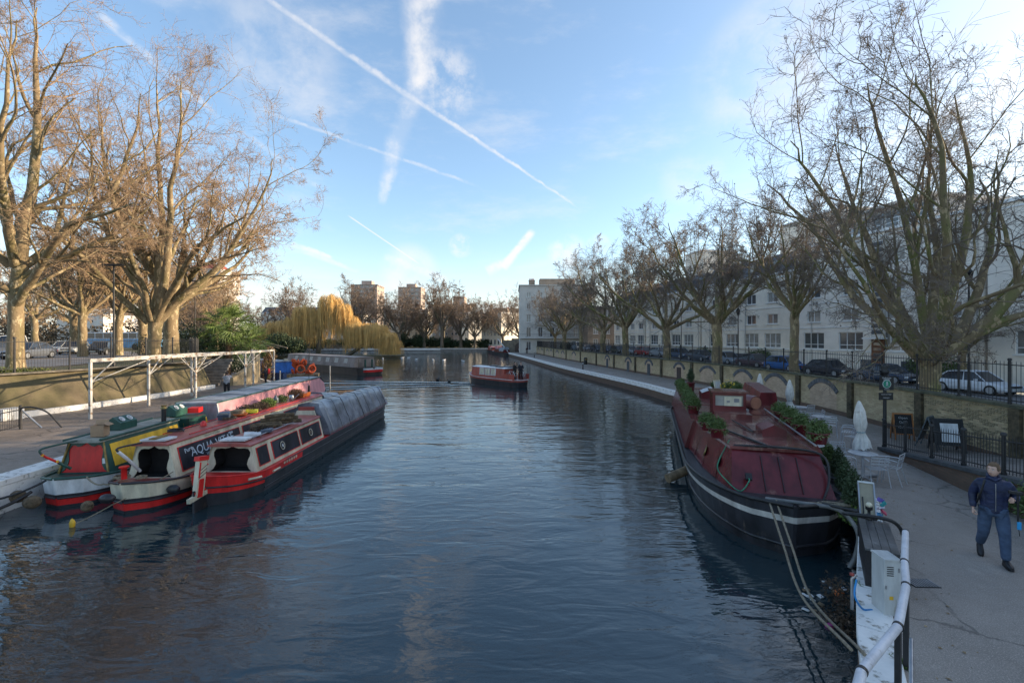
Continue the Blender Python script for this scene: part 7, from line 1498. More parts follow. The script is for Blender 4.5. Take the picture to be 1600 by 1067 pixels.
# direction sign post
sp = thing('sign_post', 'black finger post with green round walking sign and arms', 'sign', (13.35, 16.3, PZ)); MB().tube([(0, 0, 0), (0, 0, 2.75)], .055, 12).build('post', m_rail, sp); MB().lathe([(.09, 2.62), (.09, 2.72), (.12, 2.74), (.12, 2.82), (.08, 2.9), (.11, 2.96), (.06, 3.06), (.01, 3.1)], 12).build('finial', m_rail, sp)
MB().box((0, -.07, 2.38), (.50, .03, .48)).build('sign_panel', p_iron, sp, bevel=.004)
o = MB().lathe([(.145, 0), (.145, .006)], 28).build('green_disc', M('sign_green', (.005, .22, .13), .4, .05), sp, loc=(0, -.086, 2.36)); o.rotation_euler.x = R(90)
o2 = MB().lathe([(.15, 0), (.15, .008), (.135, .008), (.135, 0)], 28).build('white_ring', p_white, sp, loc=(0, -.086, 2.36)); o2.rotation_euler.x = R(90)
wf = MB(); wf.ball((0, 0, .075), .018, 8); 
for a, b, r in (((0, 0, .055), (.005, 0, -.01), .017), ((.005, 0, -.01), (.035, 0, -.075), .010), ((.005, 0, -.01), (-.035, 0, -.07), .010), ((0, 0, .04), (.04, 0, .0), .008), ((0, 0, .04), (-.035, 0, .005), .008)): wf.tube([a, b], r, 6)
wf.build('walking_figure', p_white, sp, loc=(0, -.10, 2.365))
def flat_text(parent, txt, size, loc, mat, rot=(R(90), 0, 0), align='CENTER'):
    cu = bpy.data.curves.new('lettering', 'FONT'); cu.body = txt; cu.size = size; cu.extrude = .001; cu.align_x = align; cu.align_y = 'CENTER'; cu.resolution_u = 2; cu.materials.append(mat)
    o = text_mesh(cu); o.parent = parent; o.location = loc; o.rotation_euler = rot; return o
flat_text(sp, 'Pedestrian', .075, (0, -.089, 2.575), p_white); flat_text(sp, 'priority', .075, (0, -.089, 2.525), p_white); flat_text(sp, 'Thank you', .045, (0, -.089, 2.17), p_white)
MB().box((0, -.05, 1.92), (.50, .03, .26)).build('lower_plate', p_iron, sp, bevel=.004); flat_text(sp, 'Grand Union Canal', .045, (0, -.069, 1.99), p_white); flat_text(sp, 'Paddington', .05, (0, -.069, 1.87), p_white)
for (dx, z, w, tx, rz) in ((-.30, 2.80, .42, 'Little Venice', .15), (-.31, 2.70, .46, 'Regents Canal', .15), (.33, 2.76, .56, 'Paddington Station', -.1)):
    o = MB().box((0, 0, 0), (w, .025, .075)).build('finger_arm', m_rail, sp, loc=(dx, 0, z)); o.rotation_euler.z = rz; flat_text(o, tx, .045, (0, -.015, 0), p_white)
# A-boards
def aboard(lab, loc, rz, w, h, fm, pm, tx=None, tm=None, skewed=.18, note=None):
    t = thing('a_board', lab, 'sign', loc, rz)
    for s in (1, -1):
        P = bpy.data.objects.new('leaf_frame', None); COL.objects.link(P); P.parent = t; P.location = (0, 0, h); P.rotation_euler.x = skewed*s
        f = MB(); f.box((-w/2, 0, -h/2), (.05, .03, h)); f.box((w/2, 0, -h/2), (.05, .03, h)); f.box((0, 0, -.03), (w, .03, .05)); f.box((0, 0, -h*.78), (w, .03, .05)); f.build('frame', fm, P); MB().box((0, 0, -h*.40), (w-.05, .015, h*.72)).build('blackboard', pm, P)
        if s == -1 and tx:
            for k, l in enumerate(tx): flat_text(P, l, h*.13, (0, -.010, -h*(.18+.17*k)), tm)
        if s == -1 and note: MB().box((.02, -.012, -h*.42), (w*.62, .006, h*.55)).build('white_notice', note, P)
    return t
m_bb = M('blackboard', (.015, .016, .018), .7, .3, 3); m_chalk = M('chalk', (.45, .45, .45), .9)
aboard('orange framed chalkboard sign near the wall', (15.35, 17.9, rz_(17)), R(-15), .62, 1.05, M('orange_wood', (.42, .16, .04), .5), m_bb, ['Open', 'Daily', 'Coffee'], m_chalk)
aboard('blank slate blue folding board left of the black board', (15.25, 16.6, rz_(16.6)), R(35), .66, 1.15, M('blue_grey_frame', (.09, .12, .14), .5), M('slate_blue_board', (.05, .07, .095), .5), skewed=.3)
aboard('black folding board with white notice at the ramp', (15.05, 15.75, rz_(15.7)), R(-18), .80, 1.15, p_iron, m_bb, None, m_chalk, .25, p_white)
# bollards, bins and lamps along the towpath
for x, y, lab in [(lerp_pts(QUAY, 60)+1.2, 58, 'black bollard on the towpath at the middle of the pool'), (lerp_pts(QUAY, 92)+1.0, 92, 'small bollard far along the towpath')]:
    t = thing('bollard', lab, 'bollard', (x, y, PZ)); MB().lathe([(.10, 0), (.09, .1), (.07, .2), (.07, .85), (.1, .9), (.06, 1.0)], 12).build('bollard_body', m_rail, t)
    MB().lathe([(.072, .70), (.072, .80)], 12).build('white_band', p_white, t)
t = thing('litter_bin', 'black litter bin in the dark niche of the wall', 'bin', (lerp_pts(WALL, 69)-.7, 69, PZ)); MB().lathe([(.26, 0), (.28, .1), (.28, .9), (.2, 1.05)], 14).build('bin_body', m_rail, t); MB().box((0, -.27, .75), (.3, .05, .14)).build('slot', p_brass, t)
def street_lamp(lab, loc, h, arm=0, head='flat', rz=0):
    t = thing('street_lamp', lab, 'street lamp', loc, rz); MB().tube([(0, 0, 0), (0, 0, 1.2), (0, 0, h)], [.09, .06, .045], 10).build('pole', m_rail, t); MB().lathe([(.12, 0), (.12, .25), (.08, .35)], 10).build('base', m_rail, t)
    if head == 'flat': MB().box((0, 0, h+.05), (1.5, .35, .12), taper=(.6, .6)).build('lamp_head', m_rail, t)
    else:
        MB().lathe([(.06, h), (.14, h+.1), (.20, h+.5), (.22, h+.52), (.10, h+.72), (.02, h+.85)], 8).build('lantern', m_rail, t); MB().lathe([(.12, h+.12), (.185, h+.48)], 8).build('lantern_glass', p_white, t)
    return t
street_lamp('tall black street lamp with flat head in the left park', (-25.9, 29.6, LZ), 6.55)
street_lamp('smaller flat headed lamp between the park trees', (-45, 56, LZ), 6.6); street_lamp('lamp half hidden behind the forked tree', (-39, 56, LZ), 8.8)
street_lamp('slender black lamp before the apartment block, right of the biggest tree', (26.4, 26.3, 1.3), 6.8, head='lantern'); street_lamp('slender lamp post beside the low limb tree', (22.5, 60.5, 2.0), 6.0, head='lantern')
street_lamp('black lamp rising behind the red car', (23.6, 47.5, 1.6), 5.6, head='lantern')
# white pergola frame on the wharf
m_perg = M('peeling_white_paint', (.52, .50, .46), .8, .15, 3, bump=.4, dirt=((.20, .13, .08), 4, .50))
pg = thing('pergola', 'open white timber pergola frame with diagonal braces on the wharf', 'pergola')
A_ = [(-20.75, 22.4), (-20.1, 28.9), (-20.4, 34.8), (-21.6, 41.3)]; B_ = [(-21.4, 26.8), (-22.1, 31.4), (-20.8, 36.6), (-23.8, 41.6)]; HZ = 3.65
for x, y in A_+B_: MB().box((x, y, (PZ+HZ)/2), (.115, .115, HZ-PZ-.01)).build('post', m_perg, pg, bevel=.01)
def beam(a, b, z, w=.10, h=.16):
    a, b = Vector(a), Vector(b); d = b-a; o = MB().box((0, 0, 0), (d.length+.1, w, h)).build('beam', m_perg, pg, bevel=.008); o.location = ((a.x+b.x)/2, (a.y+b.y)/2, z); o.rotation_euler.z = math.atan2(d.y, d.x)
for a, b in zip(A_, A_[1:]): beam(a, b, HZ+.085)
beam(A_[0], B_[0], HZ+.087, .09); 
for a, b in zip(B_, B_[1:]): beam(a, b, HZ+.083, .09)
beam(A_[3], B_[3], HZ+.05, .09, .10); beam(A_[1], B_[1], HZ+.03, .08, .10)
def brace(a, b, s):
    a, b = Vector((*a, 0)), Vector((*b, 0)); d = (b-a).normalized(); MB().tube([a+Vector((0, 0, HZ-1.0)), a+d*1.15+Vector((0, 0, HZ-.02))], .035, 5).build('brace', m_perg, pg)
for L_ in (A_, B_):
    for a, b in zip(L_, L_[1:]): brace(a, b, 1); brace(b, a, 1)
    for a, b in zip(L_, L_[1:]): MB().tube([(*a, HZ-1.0), ((a[0]+b[0])/2, (a[1]+b[1])/2, HZ)], .025, 5).build('long_brace', m_perg, pg)
# short white posts at the wharf end
for x, y, h, lab in [(-21.2, 41.6, 1.0, 'white mooring post at the wharf end before the orange heap'), (-30.0, 51.5, 1.3, 'white post at the far kerb left of the blue boat'), (-17.4, 43.5, 2.0, 'white pole standing in the water right of the orange heap')]:
    setk(MB().tube([(0, 0, -.3), (0, 0, h)], .06, 8).build('mooring_post', m_perg, loc=(x, y, PZ if x < -18 else .2)), label=lab, category='post')
# ivy with red leaves on the end wall
bush('climbing_plant', 'red and green climber beside the curved sandy wall', 'plant', (-23.3, 43.2, PZ), [(0, 0, 1.2, .5, .5, 1.2), (.3, .2, 2.4, .5, .5, .8)], 2600, .07, M('autumn_climber', (.30, .13, .07), .7, .4, 2, col2=(.14, .16, .05)), 70)
# ------------------------------------------------------------------ cars
m_tyre = M('tyre_rubber', (.02, .02, .02), .9, .2); m_rim = M('alloy_rim', (.42, .43, .45), .35, .1, metal=.6); m_cglass = M('car_glass', (.03, .035, .045), .08, .2, spec=.8); m_hl = M('headlight_glass', (.55, .57, .6), .15, .1); m_tl = M('tail_light', (.35, .02, .02), .25, .1); m_plate = M('number_plate', (.6, .6, .56), .5, .05)
wheel_me = {}
def car(lab, loc, rz, col, L=4.3, W=1.76, Hh=1.45, group='cars parked along the right street', style='hatch', cat='car', rough=.25):
    t = thing('parked_car', lab, cat, loc, rz, group); pm = M('car_paint_%02d%02d%02d' % tuple(int(c*99) for c in col), col, rough, .08, 1, spec=.6)
    hl = L/2; bh = Hh*.60; mb = MB()  # lower body: sections along x, front at +x
    prof = [(-hl, .32, .62*1), (-hl+.06, .26, bh*.92), (-hl+.5, .24, bh), (-.6, .22, bh), (hl*.42, .22, bh*.97), (hl-.45, .24, bh*.84), (hl-.08, .27, bh*.68), (hl, .34, .55)]; wf = [.86, .93, 1, 1, 1, .97, .90, .80]; vs = []
    for (x, z0, z1), f in zip(prof, wf):
        h = W/2*f
        for y, z in ((h*.90, z0), (h, z0+(z1-z0)*.30), (h*.985, z0+(z1-z0)*.72), (h*.90, z1), (-h*.90, z1), (-h*.985, z0+(z1-z0)*.72), (-h, z0+(z1-z0)*.30), (-h*.90, z0)): vs.append((x, y, z))
    n = 8; mb.add(vs, [(i*n+j, (i+1)*n+j, (i+1)*n+(j+1) % n, i*n+(j+1) % n) for i in range(7) for j in range(n)], 0, False); mb.add(vs[:n], [tuple(range(n))]); mb.add(vs[-n:], [tuple(range(n))[::-1]])
    mb.build('body', pm, t, bevel=.03)
    if style == 'hatch': cp = [(-hl+.22, bh-.02), (-hl+.62, Hh-.06), (-.2, Hh), (.45, Hh-.04), (hl*.52, bh-.04)]
    elif style == 'van': cp = [(-hl+.08, bh-.02), (-hl+.15, Hh), (-.2, Hh), (hl*.45, Hh-.05), (hl*.72, bh-.04)]
    else: cp = [(-hl+.45, bh-.02), (-hl+1.0, Hh-.08), (-.3, Hh), (.35, Hh-.04), (hl*.50, bh-.04)]
    g = MB(); r = MB(); w0, w1 = W*.445, W*.34; P = [(x, w0 if z < bh+.05 else w1, z) for x, z in cp]
    for s in (1, -1): g.add([(p[0], s*p[1], p[2]) for p in P], [tuple(range(5)) if s == 1 else tuple(range(5))[::-1]])
    g.quad(*[(P[i][0], s*P[i][1], P[i][2]) for i, s in ((0, 1), (0, -1), (1, -1), (1, 1))]); g.quad(*[(P[i][0], s*P[i][1], P[i][2]) for i, s in ((3, 1), (3, -1), (4, -1), (4, 1))])
    g.build('glasshouse', m_cglass, t)
    for a, b in ((1, 2), (2, 3)): r.quad((P[a][0], P[a][1], P[a][2]), (P[b][0], P[b][1], P[b][2]), (P[b][0], -P[b][1], P[b][2]), (P[a][0], -P[a][1], P[a][2]))
    for s in (1, -1):
        for i in range(4): r.tube([(P[i][0], s*P[i][1], P[i][2]), (P[i+1][0], s*P[i+1][1], P[i+1][2])], .035, 4)
        xm = -.15; r.tube([(xm, s*w0, bh-.02), (xm-.05, s*w1*1.01, Hh-.02)], .035, 4)
    r.build('roof', pm, t)
    key = 'w'
    for x in (-hl*.62, hl*.62):
        for s in (1, -1):
            if key not in wheel_me:
                a = MB().tube([(0, -.1, 0), (0, .1, 0)], .32, 20); a = a.build('wheel', m_tyre, t); b = MB().tube([(0, .10, 0), (0, .115, 0)], .21, 14).build('rim', m_rim, a); wheel_me[key] = (a.data, b.data); o = a
            else: o = link(wheel_me[key][0], 'wheel', t); link(wheel_me[key][1], 'rim', o)
            o.location = (x, s*(W/2-.10), .32); o.rotation_euler.z = 0 if s == 1 else PI
    for s in (1, -1):
        MB().ball((0, 0, 0), .14, 8, sq=(1, 1.3, .7)).build('headlight', m_hl, t, loc=(hl-.14, s*W*.36, bh*.62)); MB().box((-hl+.06, s*W*.38, bh*.72), (.12, .22, .22)).build('tail_light', m_tl, t); MB().box((hl*.30, s*(W/2+.06), bh+.06), (.12, .16, .12)).build('mirror', pm, t)
    MB().box((hl+.0, 0, .42), (.03, .5, .11)).build('number_plate', m_plate, t); MB().box((hl-.03, 0, .56), (.06, .9, .14)).build('grille', m_tyre, t)
    return t
def cpos(y): return (36.4-.2*y, y)
C_ = [(24.6, (.42, .45, .50), 'silver estate car seen through the fence at the far right edge', 'sedan'), (29.9, (.62, .65, .70), 'bright silver saloon behind the fence right of the biggest tree', 'sedan'), (35.6, (.045, .07, .12), 'dark navy car just left of the biggest tree', 'sedan'), (40.6, (.022, .024, .035), 'black saloon left of the finger post', 'sedan'),
      (45.4, (.02, .12, .36), 'bright blue hatchback behind the slender tree', 'hatch'), (49.6, (.075, .045, .06), 'dark plum coloured hatchback', 'hatch'), (54.2, (.22, .27, .33), 'grey blue hatchback behind the left part of the fence gap', 'hatch'), (59.2, (.07, .09, .12), 'dark grey car partly behind the low limb tree', 'hatch'),
      (64.0, (.05, .09, .16), 'steel blue people carrier', 'hatch'), (69.2, (.33, .36, .40), 'pale silver car left of the steel blue one', 'hatch'), (74, (.42, .03, .03), 'small red car among the parked row', 'hatch'), (79, (.40, .44, .50), 'light silver car beside the red car', 'hatch'), (84, (.03, .05, .04), 'dark green car in the middle of the far parked row', 'hatch'), (89, (.03, .05, .12), 'navy car far along the street', 'hatch'), (94, (.05, .06, .09), 'charcoal car near the white corner house', 'hatch'), (100, (.45, .47, .5), 'pale car farthest along the street', 'hatch'), (106, (.30, .38, .46), 'pale blue van near the white corner house', 'van')]
for y, c, lab, stl in C_:
    x, y = cpos(y); car(lab, (x, y, street_z(y)), math.atan2(.98, -.196)+PI, c, style=stl, Hh=1.45 if stl != 'van' else 2.0)
for x, y, rz, c, lab, stl in [(-42.5, 40, 12, (.10, .11, .13), 'dark grey saloon partly behind the left edge tree', 'sedan'), (-44.5, 49.5, 20, (.025, .028, .03), 'black car with bright headlights just left of the street lamp', 'hatch'), (-50, 52, 25, (.35, .36, .36), 'grey car in the middle of the park road', 'hatch'), (-54.5, 55.5, 25, (.30, .35, .4), 'silver blue car in the park road', 'hatch'), (-60.5, 55, 30, (.6, .6, .6), 'white van with dark windscreen in the park road', 'van'), (-51, 44, 10, (.05, .06, .08), 'dark car behind the ivy', 'hatch')]:
    car(lab, (x, y, LZ+.03), R(rz-90), c, group='vehicles on the park road at left', style=stl, Hh=1.45 if stl != 'van' else 2.1)
co = thing('coach', 'blue and white coach parked beyond the park trees', 'coach', (-62, 72, LZ), R(-8)); MB().box((0, 0, 1.0), (13, 2.5, 1.4)).build('lower_body', paint('sky_blue_paint', (.12, .32, .55)), co, bevel=.1); MB().box((0, 0, 2.2), (12.9, 2.4, 1.1)).build('upper_body', p_white, co, bevel=.1)
for k in range(8): MB().box((-5.4+k*1.5, -1.21, 2.2), (1.3, .04, .75)).build('window', m_cglass, co)
for x in (-4, 4): MB().tube([(x, -1.1, .45), (x, -1.27, .45)], .48, 16).build('wheel', m_tyre, co)
wv = thing('white_van', 'small white van parked across the pool behind the shore kerb', 'van', (-52, 186, 1.6), 0); MB().box((0, 0, 1.3), (5.2, 2, 1.9)).build('van_body', p_white, wv, bevel=.15); MB().box((0, -1.01, 1.6), (4.4, .03, .6)).build('window', m_cglass, wv); [MB().tube([(x, -.9, .35), (x, -1.05, .35)], .35, 12).build('wheel', m_tyre, wv) for x in (-1.6, 1.6)]
# birds on the water
gv = MB()
def gull(x, y, lab, dark=False, s=1.0):
    t = thing('duck' if dark else 'gull', lab, 'bird', (x, y, 0), random.uniform(0, 6)); t.scale = (s,)*3; mt = p_iron if dark else p_white; b = MB(); b.lathe([(.01, -.2), (.07, -.12), (.10, 0), (.08, .12), (.02, .17)], 10, M3=Matrix.Rotation(R(90), 3, 'X')); b.ball((0, -.17, .12), .045, 8); b.tube([(0, -.12, .04), (0, -.16, .12)], [.05, .035], 6); b.build('bird_body', mt, t, loc=(0, 0, .06)); MB().tube([(0, -.21, .18), (0, -.27, .17)], [.015, .004], 5).build('beak', m_or, t)
    w = MB(); w.ball((0, .05, .11), .085, 8, sq=(1.0, 1.9, .5)); w.build('wings', m_lgrey if not dark else p_iron, t)
for i, (px, Y, d) in enumerate([(-26, 108, 0), (-24.5, 108, 0), (-16.8, 97, 0), (-14.5, 97, 0), (-10, 93, 0), (9.9, 88, 0), (-21, 100, 0), (-29.5, 104, 0)]): gull(px, Y, ['left gull of the pair near the willow', 'right gull of the pair near the willow', 'gull left of the middle of the pool', 'gull beside the middle of the pool', 'lone gull before the lit reflections', 'gull near the far towpath', 'gull between the pairs', 'gull close to the island'][i], s=2.0)
gull(-8.5, 52, 'small dark duck left of the red boat', True, 1.6); gull(-6.9, 50, 'second dark duck nearer the red boat', True, 1.3)
fg = thing('flying_gull', 'white gull flying low over the far water', 'bird', (-6, 120, 3.0)); w = MB(); w.add([(0, 0, 0), (1.4, .2, .5), (1.3, -.2, .5), (0, -.4, 0)], [(0, 1, 2, 3)]); w.add([(0, 0, 0), (-1.4, .2, .3), (-1.3, -.2, .3), (0, -.4, 0)], [(0, 1, 2, 3)]); w.build('wings', p_white, fg); MB().lathe([(.01, -.5), (.14, -.1), (.02, .5)], 8, M3=Matrix.Rotation(R(90), 3, 'X')).build('bird_body', p_white, fg)
# ------------------------------------------------------------------ people
def skin_mesh(name, V, E, Rd, mat, parent, root=0, sub=1):
    me = bpy.data.meshes.new(name); me.from_pydata(V, E, []); o = bpy.data.objects.new(name, me); COL.objects.link(o)
    sk_ = o.modifiers.new('skin', 'SKIN'); sk_.use_smooth_shade = True; sk_.branch_smoothing = .4
    for i, v in enumerate(me.skin_vertices[0].data): r = Rd[i]; v.radius = r if isinstance(r, tuple) else (r, r); v.use_root = (i == root)
    s = o.modifiers.new('sub', 'SUBSURF'); s.levels = sub; s.render_levels = sub
    bpy.context.view_layer.update(); dg = bpy.context.evaluated_depsgraph_get(); m2 = bpy.data.meshes.new_from_object(o.evaluated_get(dg)); bpy.data.objects.remove(o); m2.materials.clear(); m2.materials.append(mat); m2.name = name
    for p in m2.polygons: p.use_smooth = True
    q = bpy.data.objects.new(name, m2); COL.objects.link(q); q.parent = parent; return q
m_skin = M('skin', (.62, .39, .30), .5, .16, 14, bump=.15); m_eye = M('eye_white', (.7, .7, .68), .3); m_iris = M('eye_dark', (.04, .03, .025), .3); m_lip = M('lips', (.42, .17, .14), .5); m_shoe = M('black_leather', (.018, .018, .022), .45, .3, 9)
def hand(parent, wrist, d, palm, curl=.5, side=1, s=1.0):
    """open or curled hand: palm plus five bent fingers, one mesh"""
    d = Vector(d).normalized(); pn = Vector(palm).normalized(); u = d.cross(pn).normalized()*side; W_ = Vector(wrist); mb = MB()
    M3 = Matrix((u, d, pn)).transposed(); mb.lathe([(.022, -.012), (.030, .0), (.039, .035), (.041, .07), (.032, .09)], 12, W_, M3=M3 @ Matrix.Diagonal((1, 1, .5)) @ Matrix.Rotation(R(-90), 3, 'X'))
    for k, (off, L_) in enumerate([(-.029, .062), (-.010, .074), (.010, .070), (.028, .055)]):
        p = W_+d*.082*s+u*off*s; P = [p-d*.02, p]; a = 0
        for j in range(3): a += curl*1.15; dd = d*math.cos(a)+pn*math.sin(a); p = p+dd*L_*s*(.42, .33, .25)[j]; P.append(p)
        mb.tube(P, [.0085, .0088, .0082, .0074, .005], 7)
    p = W_+d*.022+u*-.032*s*1.0; P = [p]; 
    for j, (f, g_) in enumerate(((.75, .35), (.85, .75))): dd = (d*f-u*(1-f)*1.6+pn*g_*curl*1.6).normalized(); p = p+dd*.032*s; P.append(p)
    mb.tube(P, [.012, .0105, .007], 7); return mb.build('hand', m_skin, parent)
def person(label, loc, rz, h=1.75, jacket=(.02, .03, .07), trousers=(.05, .06, .09), hair=(.10, .06, .035), shoes=None, pose=None, hat=None, detail=True, coat_len=.07, cat='person', hood=False):
    t = thing('person', label, cat, loc, rz); s = h/1.75; t.scale = (s,)*3
    P = dict(pelvis=(0, 0, .94), waist=(0, .0, 1.08), chest=(0, .01, 1.30), neck=(0, .02, 1.47), head=(0, 0, 1.60), ls=(.185, .01, 1.41), le=(.25, .03, 1.13), lw=(.25, -.06, .88), rs=(-.185, .01, 1.41), re=(-.25, .03, 1.13), rw=(-.25, -.06, .88),
             lh=(.10, 0, .90), lk=(.11, -.02, .49), la=(.11, .03, .09), lt=(.12, -.14, .03), rh=(-.10, 0, .90), rk=(-.11, -.02, .49), ra=(-.11, .03, .09), rt=(-.12, -.14, .03), look=(0, -1, 0))
    P.update(pose or {}); g = lambda k: Vector(P[k])
    jm = M('jacket_%02d%02d%02d' % tuple(int(c*99) for c in jacket), jacket, .6, .4, 4, bump=1.0, bscale=9, stretch=(1, 1, 1.7)); tm = M('trousers_%02d%02d%02d' % tuple(int(c*99) for c in trousers), tuple(c*1.15 for c in trousers), .85, .3, 4, bump=.9, bscale=11, col2=tuple(c*.55 for c in trousers), stretch=(1, 1, 1.6))
    names = ['pelvis', 'waist', 'chest', 'neck', 'ls', 'le', 'lw', 'rs', 're', 'rw', 'lh', 'lk', 'la', 'rh', 'rk', 'ra']; idx = {n: i for i, n in enumerate(names)}
    V = [g(n) for n in names]+[g('neck')+Vector((0, -.005, .10))]; E = [(0, 1), (1, 2), (2, 3), (3, 16), (2, 4), (4, 5), (5, 6), (2, 7), (7, 8), (8, 9), (0, 10), (10, 11), (11, 12), (0, 13), (13, 14), (14, 15)]
    skin_mesh('body', V, E, [(.14, .10), (.125, .09), (.14, .10), .052, .055, .040, .028, .055, .040, .028, .085, .055, .038, .085, .055, .038, .05], m_skin, t)
    jl = Vector((0, 0, coat_len))
    V = [g('pelvis')-jl+Vector((0, 0, -.03)), g('waist'), g('chest'), g('neck')+Vector((0, 0, .0)), g('ls'), g('ls').lerp(g('le'), .5), g('le'), g('le').lerp(g('lw'), .5), g('lw').lerp(g('le'), .05), g('rs'), g('rs').lerp(g('re'), .5), g('re'), g('re').lerp(g('rw'), .5), g('rw').lerp(g('re'), .05), g('neck')+Vector((0, 0, .07))]
    E = [(0, 1), (1, 2), (2, 3), (3, 14), (2, 4), (4, 5), (5, 6), (6, 7), (7, 8), (2, 9), (9, 10), (10, 11), (11, 12), (12, 13)]
    skin_mesh('jacket', V, E, [(.225, .175), (.21, .165), (.215, .165), (.11, .10), .095, .078, .068, .060, .048, .095, .078, .068, .060, .048, (.075, .075)], jm, t, 1, 2)
    V = [g('pelvis'), g('lh'), g('lh').lerp(g('lk'), .5), g('lk'), g('lk').lerp(g('la'), .5), g('la'), g('rh'), g('rh').lerp(g('rk'), .5), g('rk'), g('rk').lerp(g('ra'), .5), g('ra')]
    skin_mesh('trousers', V, [(0, 1), (1, 2), (2, 3), (3, 4), (4, 5), (0, 6), (6, 7), (7, 8), (8, 9), (9, 10)], [(.14, .105), .108, .105, .084, .076, .070, .108, .105, .084, .076, .070], tm, t, 0, 2)
    for a, b in (('la', 'lt'), ('ra', 'rt')):
        A, B = g(a), g(b); d = (B-A); d.z = 0 if abs(d.z) < .08 else d.z; d.normalize(); zz = Vector((0, 0, 1)); c = A+d*.06-Vector((0, 0, .045)); sx = d.cross(zz).normalized(); up = sx.cross(d)
        mb = MB(); vs = []
        for q_, w_, hh in ((-.12, .035, .07), (-.08, .042, .09), (.0, .045, .075), (.08, .05, .05), (.14, .04, .035), (.165, .02, .025)):
            for x_, z_ in ((-w_, -.035), (w_, -.035), (w_*.9, hh*.5), (w_*.45, hh), (-w_*.45, hh), (-w_*.9, hh*.5)): vs.append(c+d*q_+sx*x_+up*z_)
        n = 6; mb.add(vs, [(i*n+j, i*n+(j+1) % n, (i+1)*n+(j+1) % n, (i+1)*n+j) for i in range(5) for j in range(n)], 0, True); mb.add(vs[:n], [tuple(range(n))]); mb.add(vs[-n:], [tuple(range(n))]); mb.build('shoe', shoes or m_shoe, t)
    # head
    lk_ = g('look').normalized(); H = bpy.data.objects.new('head', None); 
    me = MB(); n = 18; vs = []; k = 14
    for i in range(k+1):
        th = PI*i/k; z = math.cos(th)
        for j in range(n):
            a = 2*PI*j/n; x, y = math.sin(th)*math.cos(a), math.sin(th)*math.sin(a); w = .078*(1-.22*max(0, -z)**1.5); dd = .098*(1-.10*max(0, -z)); X, Y, Z_ = x*w, y*dd, z*.122
            if z < -.2 and y < 0: Y -= .016*(-z)*(-y)     # jaw and chin
            if z < -.45 and y > .1: Y *= .62
            fy = -y
            if fy > .5: # brow, eye sockets
                Y += .006*math.exp(-((Z_-.012)/.014)**2)*(1 if abs(abs(X)-.03) < .02 else .2)
            vs.append((X, Y, Z_))
    me.add(vs, [(i*n+j, (i+1)*n+j, (i+1)*n+(j+1) % n, i*n+(j+1) % n) for i in range(k) for j in range(n)], 0, True)
    me.add([(0, -.098, .018), (-.011, -.098, -.022), (.011, -.098, -.022), (0, -.122, -.020), (0, -.10, -.032)], [(0, 1, 3), (0, 3, 2), (1, 4, 3), (3, 4, 2)], 0, True)
    for s_ in (1, -1): me.ball((s_*.080, .008, -.004), .026, 8, sq=(.35, .75, 1.15))
    head = me.build('head', m_skin, t); head.location = g('head')+Vector((0, -.01, .03)); az = math.atan2(lk_.x, -lk_.y); head.rotation_euler = (R(-4), 0, az)
    for s_ in (1, -1): MB().ball((s_*.030, -.088, .012), .0115, 8, sq=(1.2, .6, .75)).build('eye', m_eye, head); MB().ball((s_*.030, -.0945, .012), .0052, 6).build('iris', m_iris, head); MB().box((s_*.030, -.098, .030), (.030, .008, .006), rz=-.15*s_).build('eyebrow', M('hair_%02d' % int(hair[0]*99), hair, .9), head)
    MB().box((0, -.103, -.056), (.044, .008, .011)).build('mouth', m_lip, head, bevel=.003)
    hv = MB(); q = random.Random(int(loc[0]*10)); vs2 = []
    for i in range(k+1):
        for j in range(n):
            x, y, z = vs[i*n+j]; up_ = z/.122; fr = -y/.098; cover = up_ > .48 if fr > .35 else (up_ > -.05 if fr > -.2 else up_ > -.62); sc2 = (1.13+q.uniform(-.02, .05)) if cover else .93; vs2.append((x*sc2, y*sc2+.002, z*(sc2 if up_ > 0 else 1)+.004))
    hv.add(vs2, [(i*n+j, (i+1)*n+j, (i+1)*n+(j+1) % n, i*n+(j+1) % n) for i in range(k) for j in range(n)], 0, True); hv.build('hair', M('hair_%02d' % int(hair[0]*99), hair, .9), head)
    if hat: hm = MB(); hm.lathe([(.095, .0), (.098, .03), (.09, .07), (.06, .105), (.01, .118)], 16, (0, .0, .03)); hm.build('hat', M('hat_%02d' % int(hat[0]*99), hat, .95), head)
    hand(t, g('lw'), (g('lw')-g('le')), (-1, 0, 0), P.get('lcurl', .45), 1); hand(t, g('rw'), (g('rw')-g('re')), (1, 0, 0), P.get('rcurl', .45), -1)
    return t, jm
walk_pose = dict(pelvis=(0, 0, .94), rh=(-.10, 0, .90), rk=(-.12, .02, .50), ra=(-.12, .30, .20), rt=(-.13, .16, .10), lh=(.10, 0, .90), lk=(.12, -.12, .49), la=(.13, -.14, .09), lt=(.15, -.33, .03),
    rs=(-.19, .01, 1.41), re=(-.25, .09, 1.15), rw=(-.26, -.02, .90), ls=(.19, .01, 1.41), le=(.29, .05, 1.16), lw=(.21, -.19, 1.18), look=(-.55, -.84, .03), lcurl=.85, rcurl=.7)
pr, jm = person('man in a navy jacket and jeans walking toward the camera holding a camera grip', (8.63, 8.16, PZ), R(-36), 1.76, (.014, .024, .075), (.060, .095, .165), (.16, .10, .06), pose=walk_pose)
MB().tube([(-.13, -.13, 1.46), (-.17, -.155, 1.30), (-.20, -.10, 1.12), (-.21, .02, 1.0)], .016, 6).build('backpack_strap', p_iron, pr); MB().box((0, .20, 1.22), (.30, .14, .42)).build('backpack', p_iron, pr, bevel=.04)
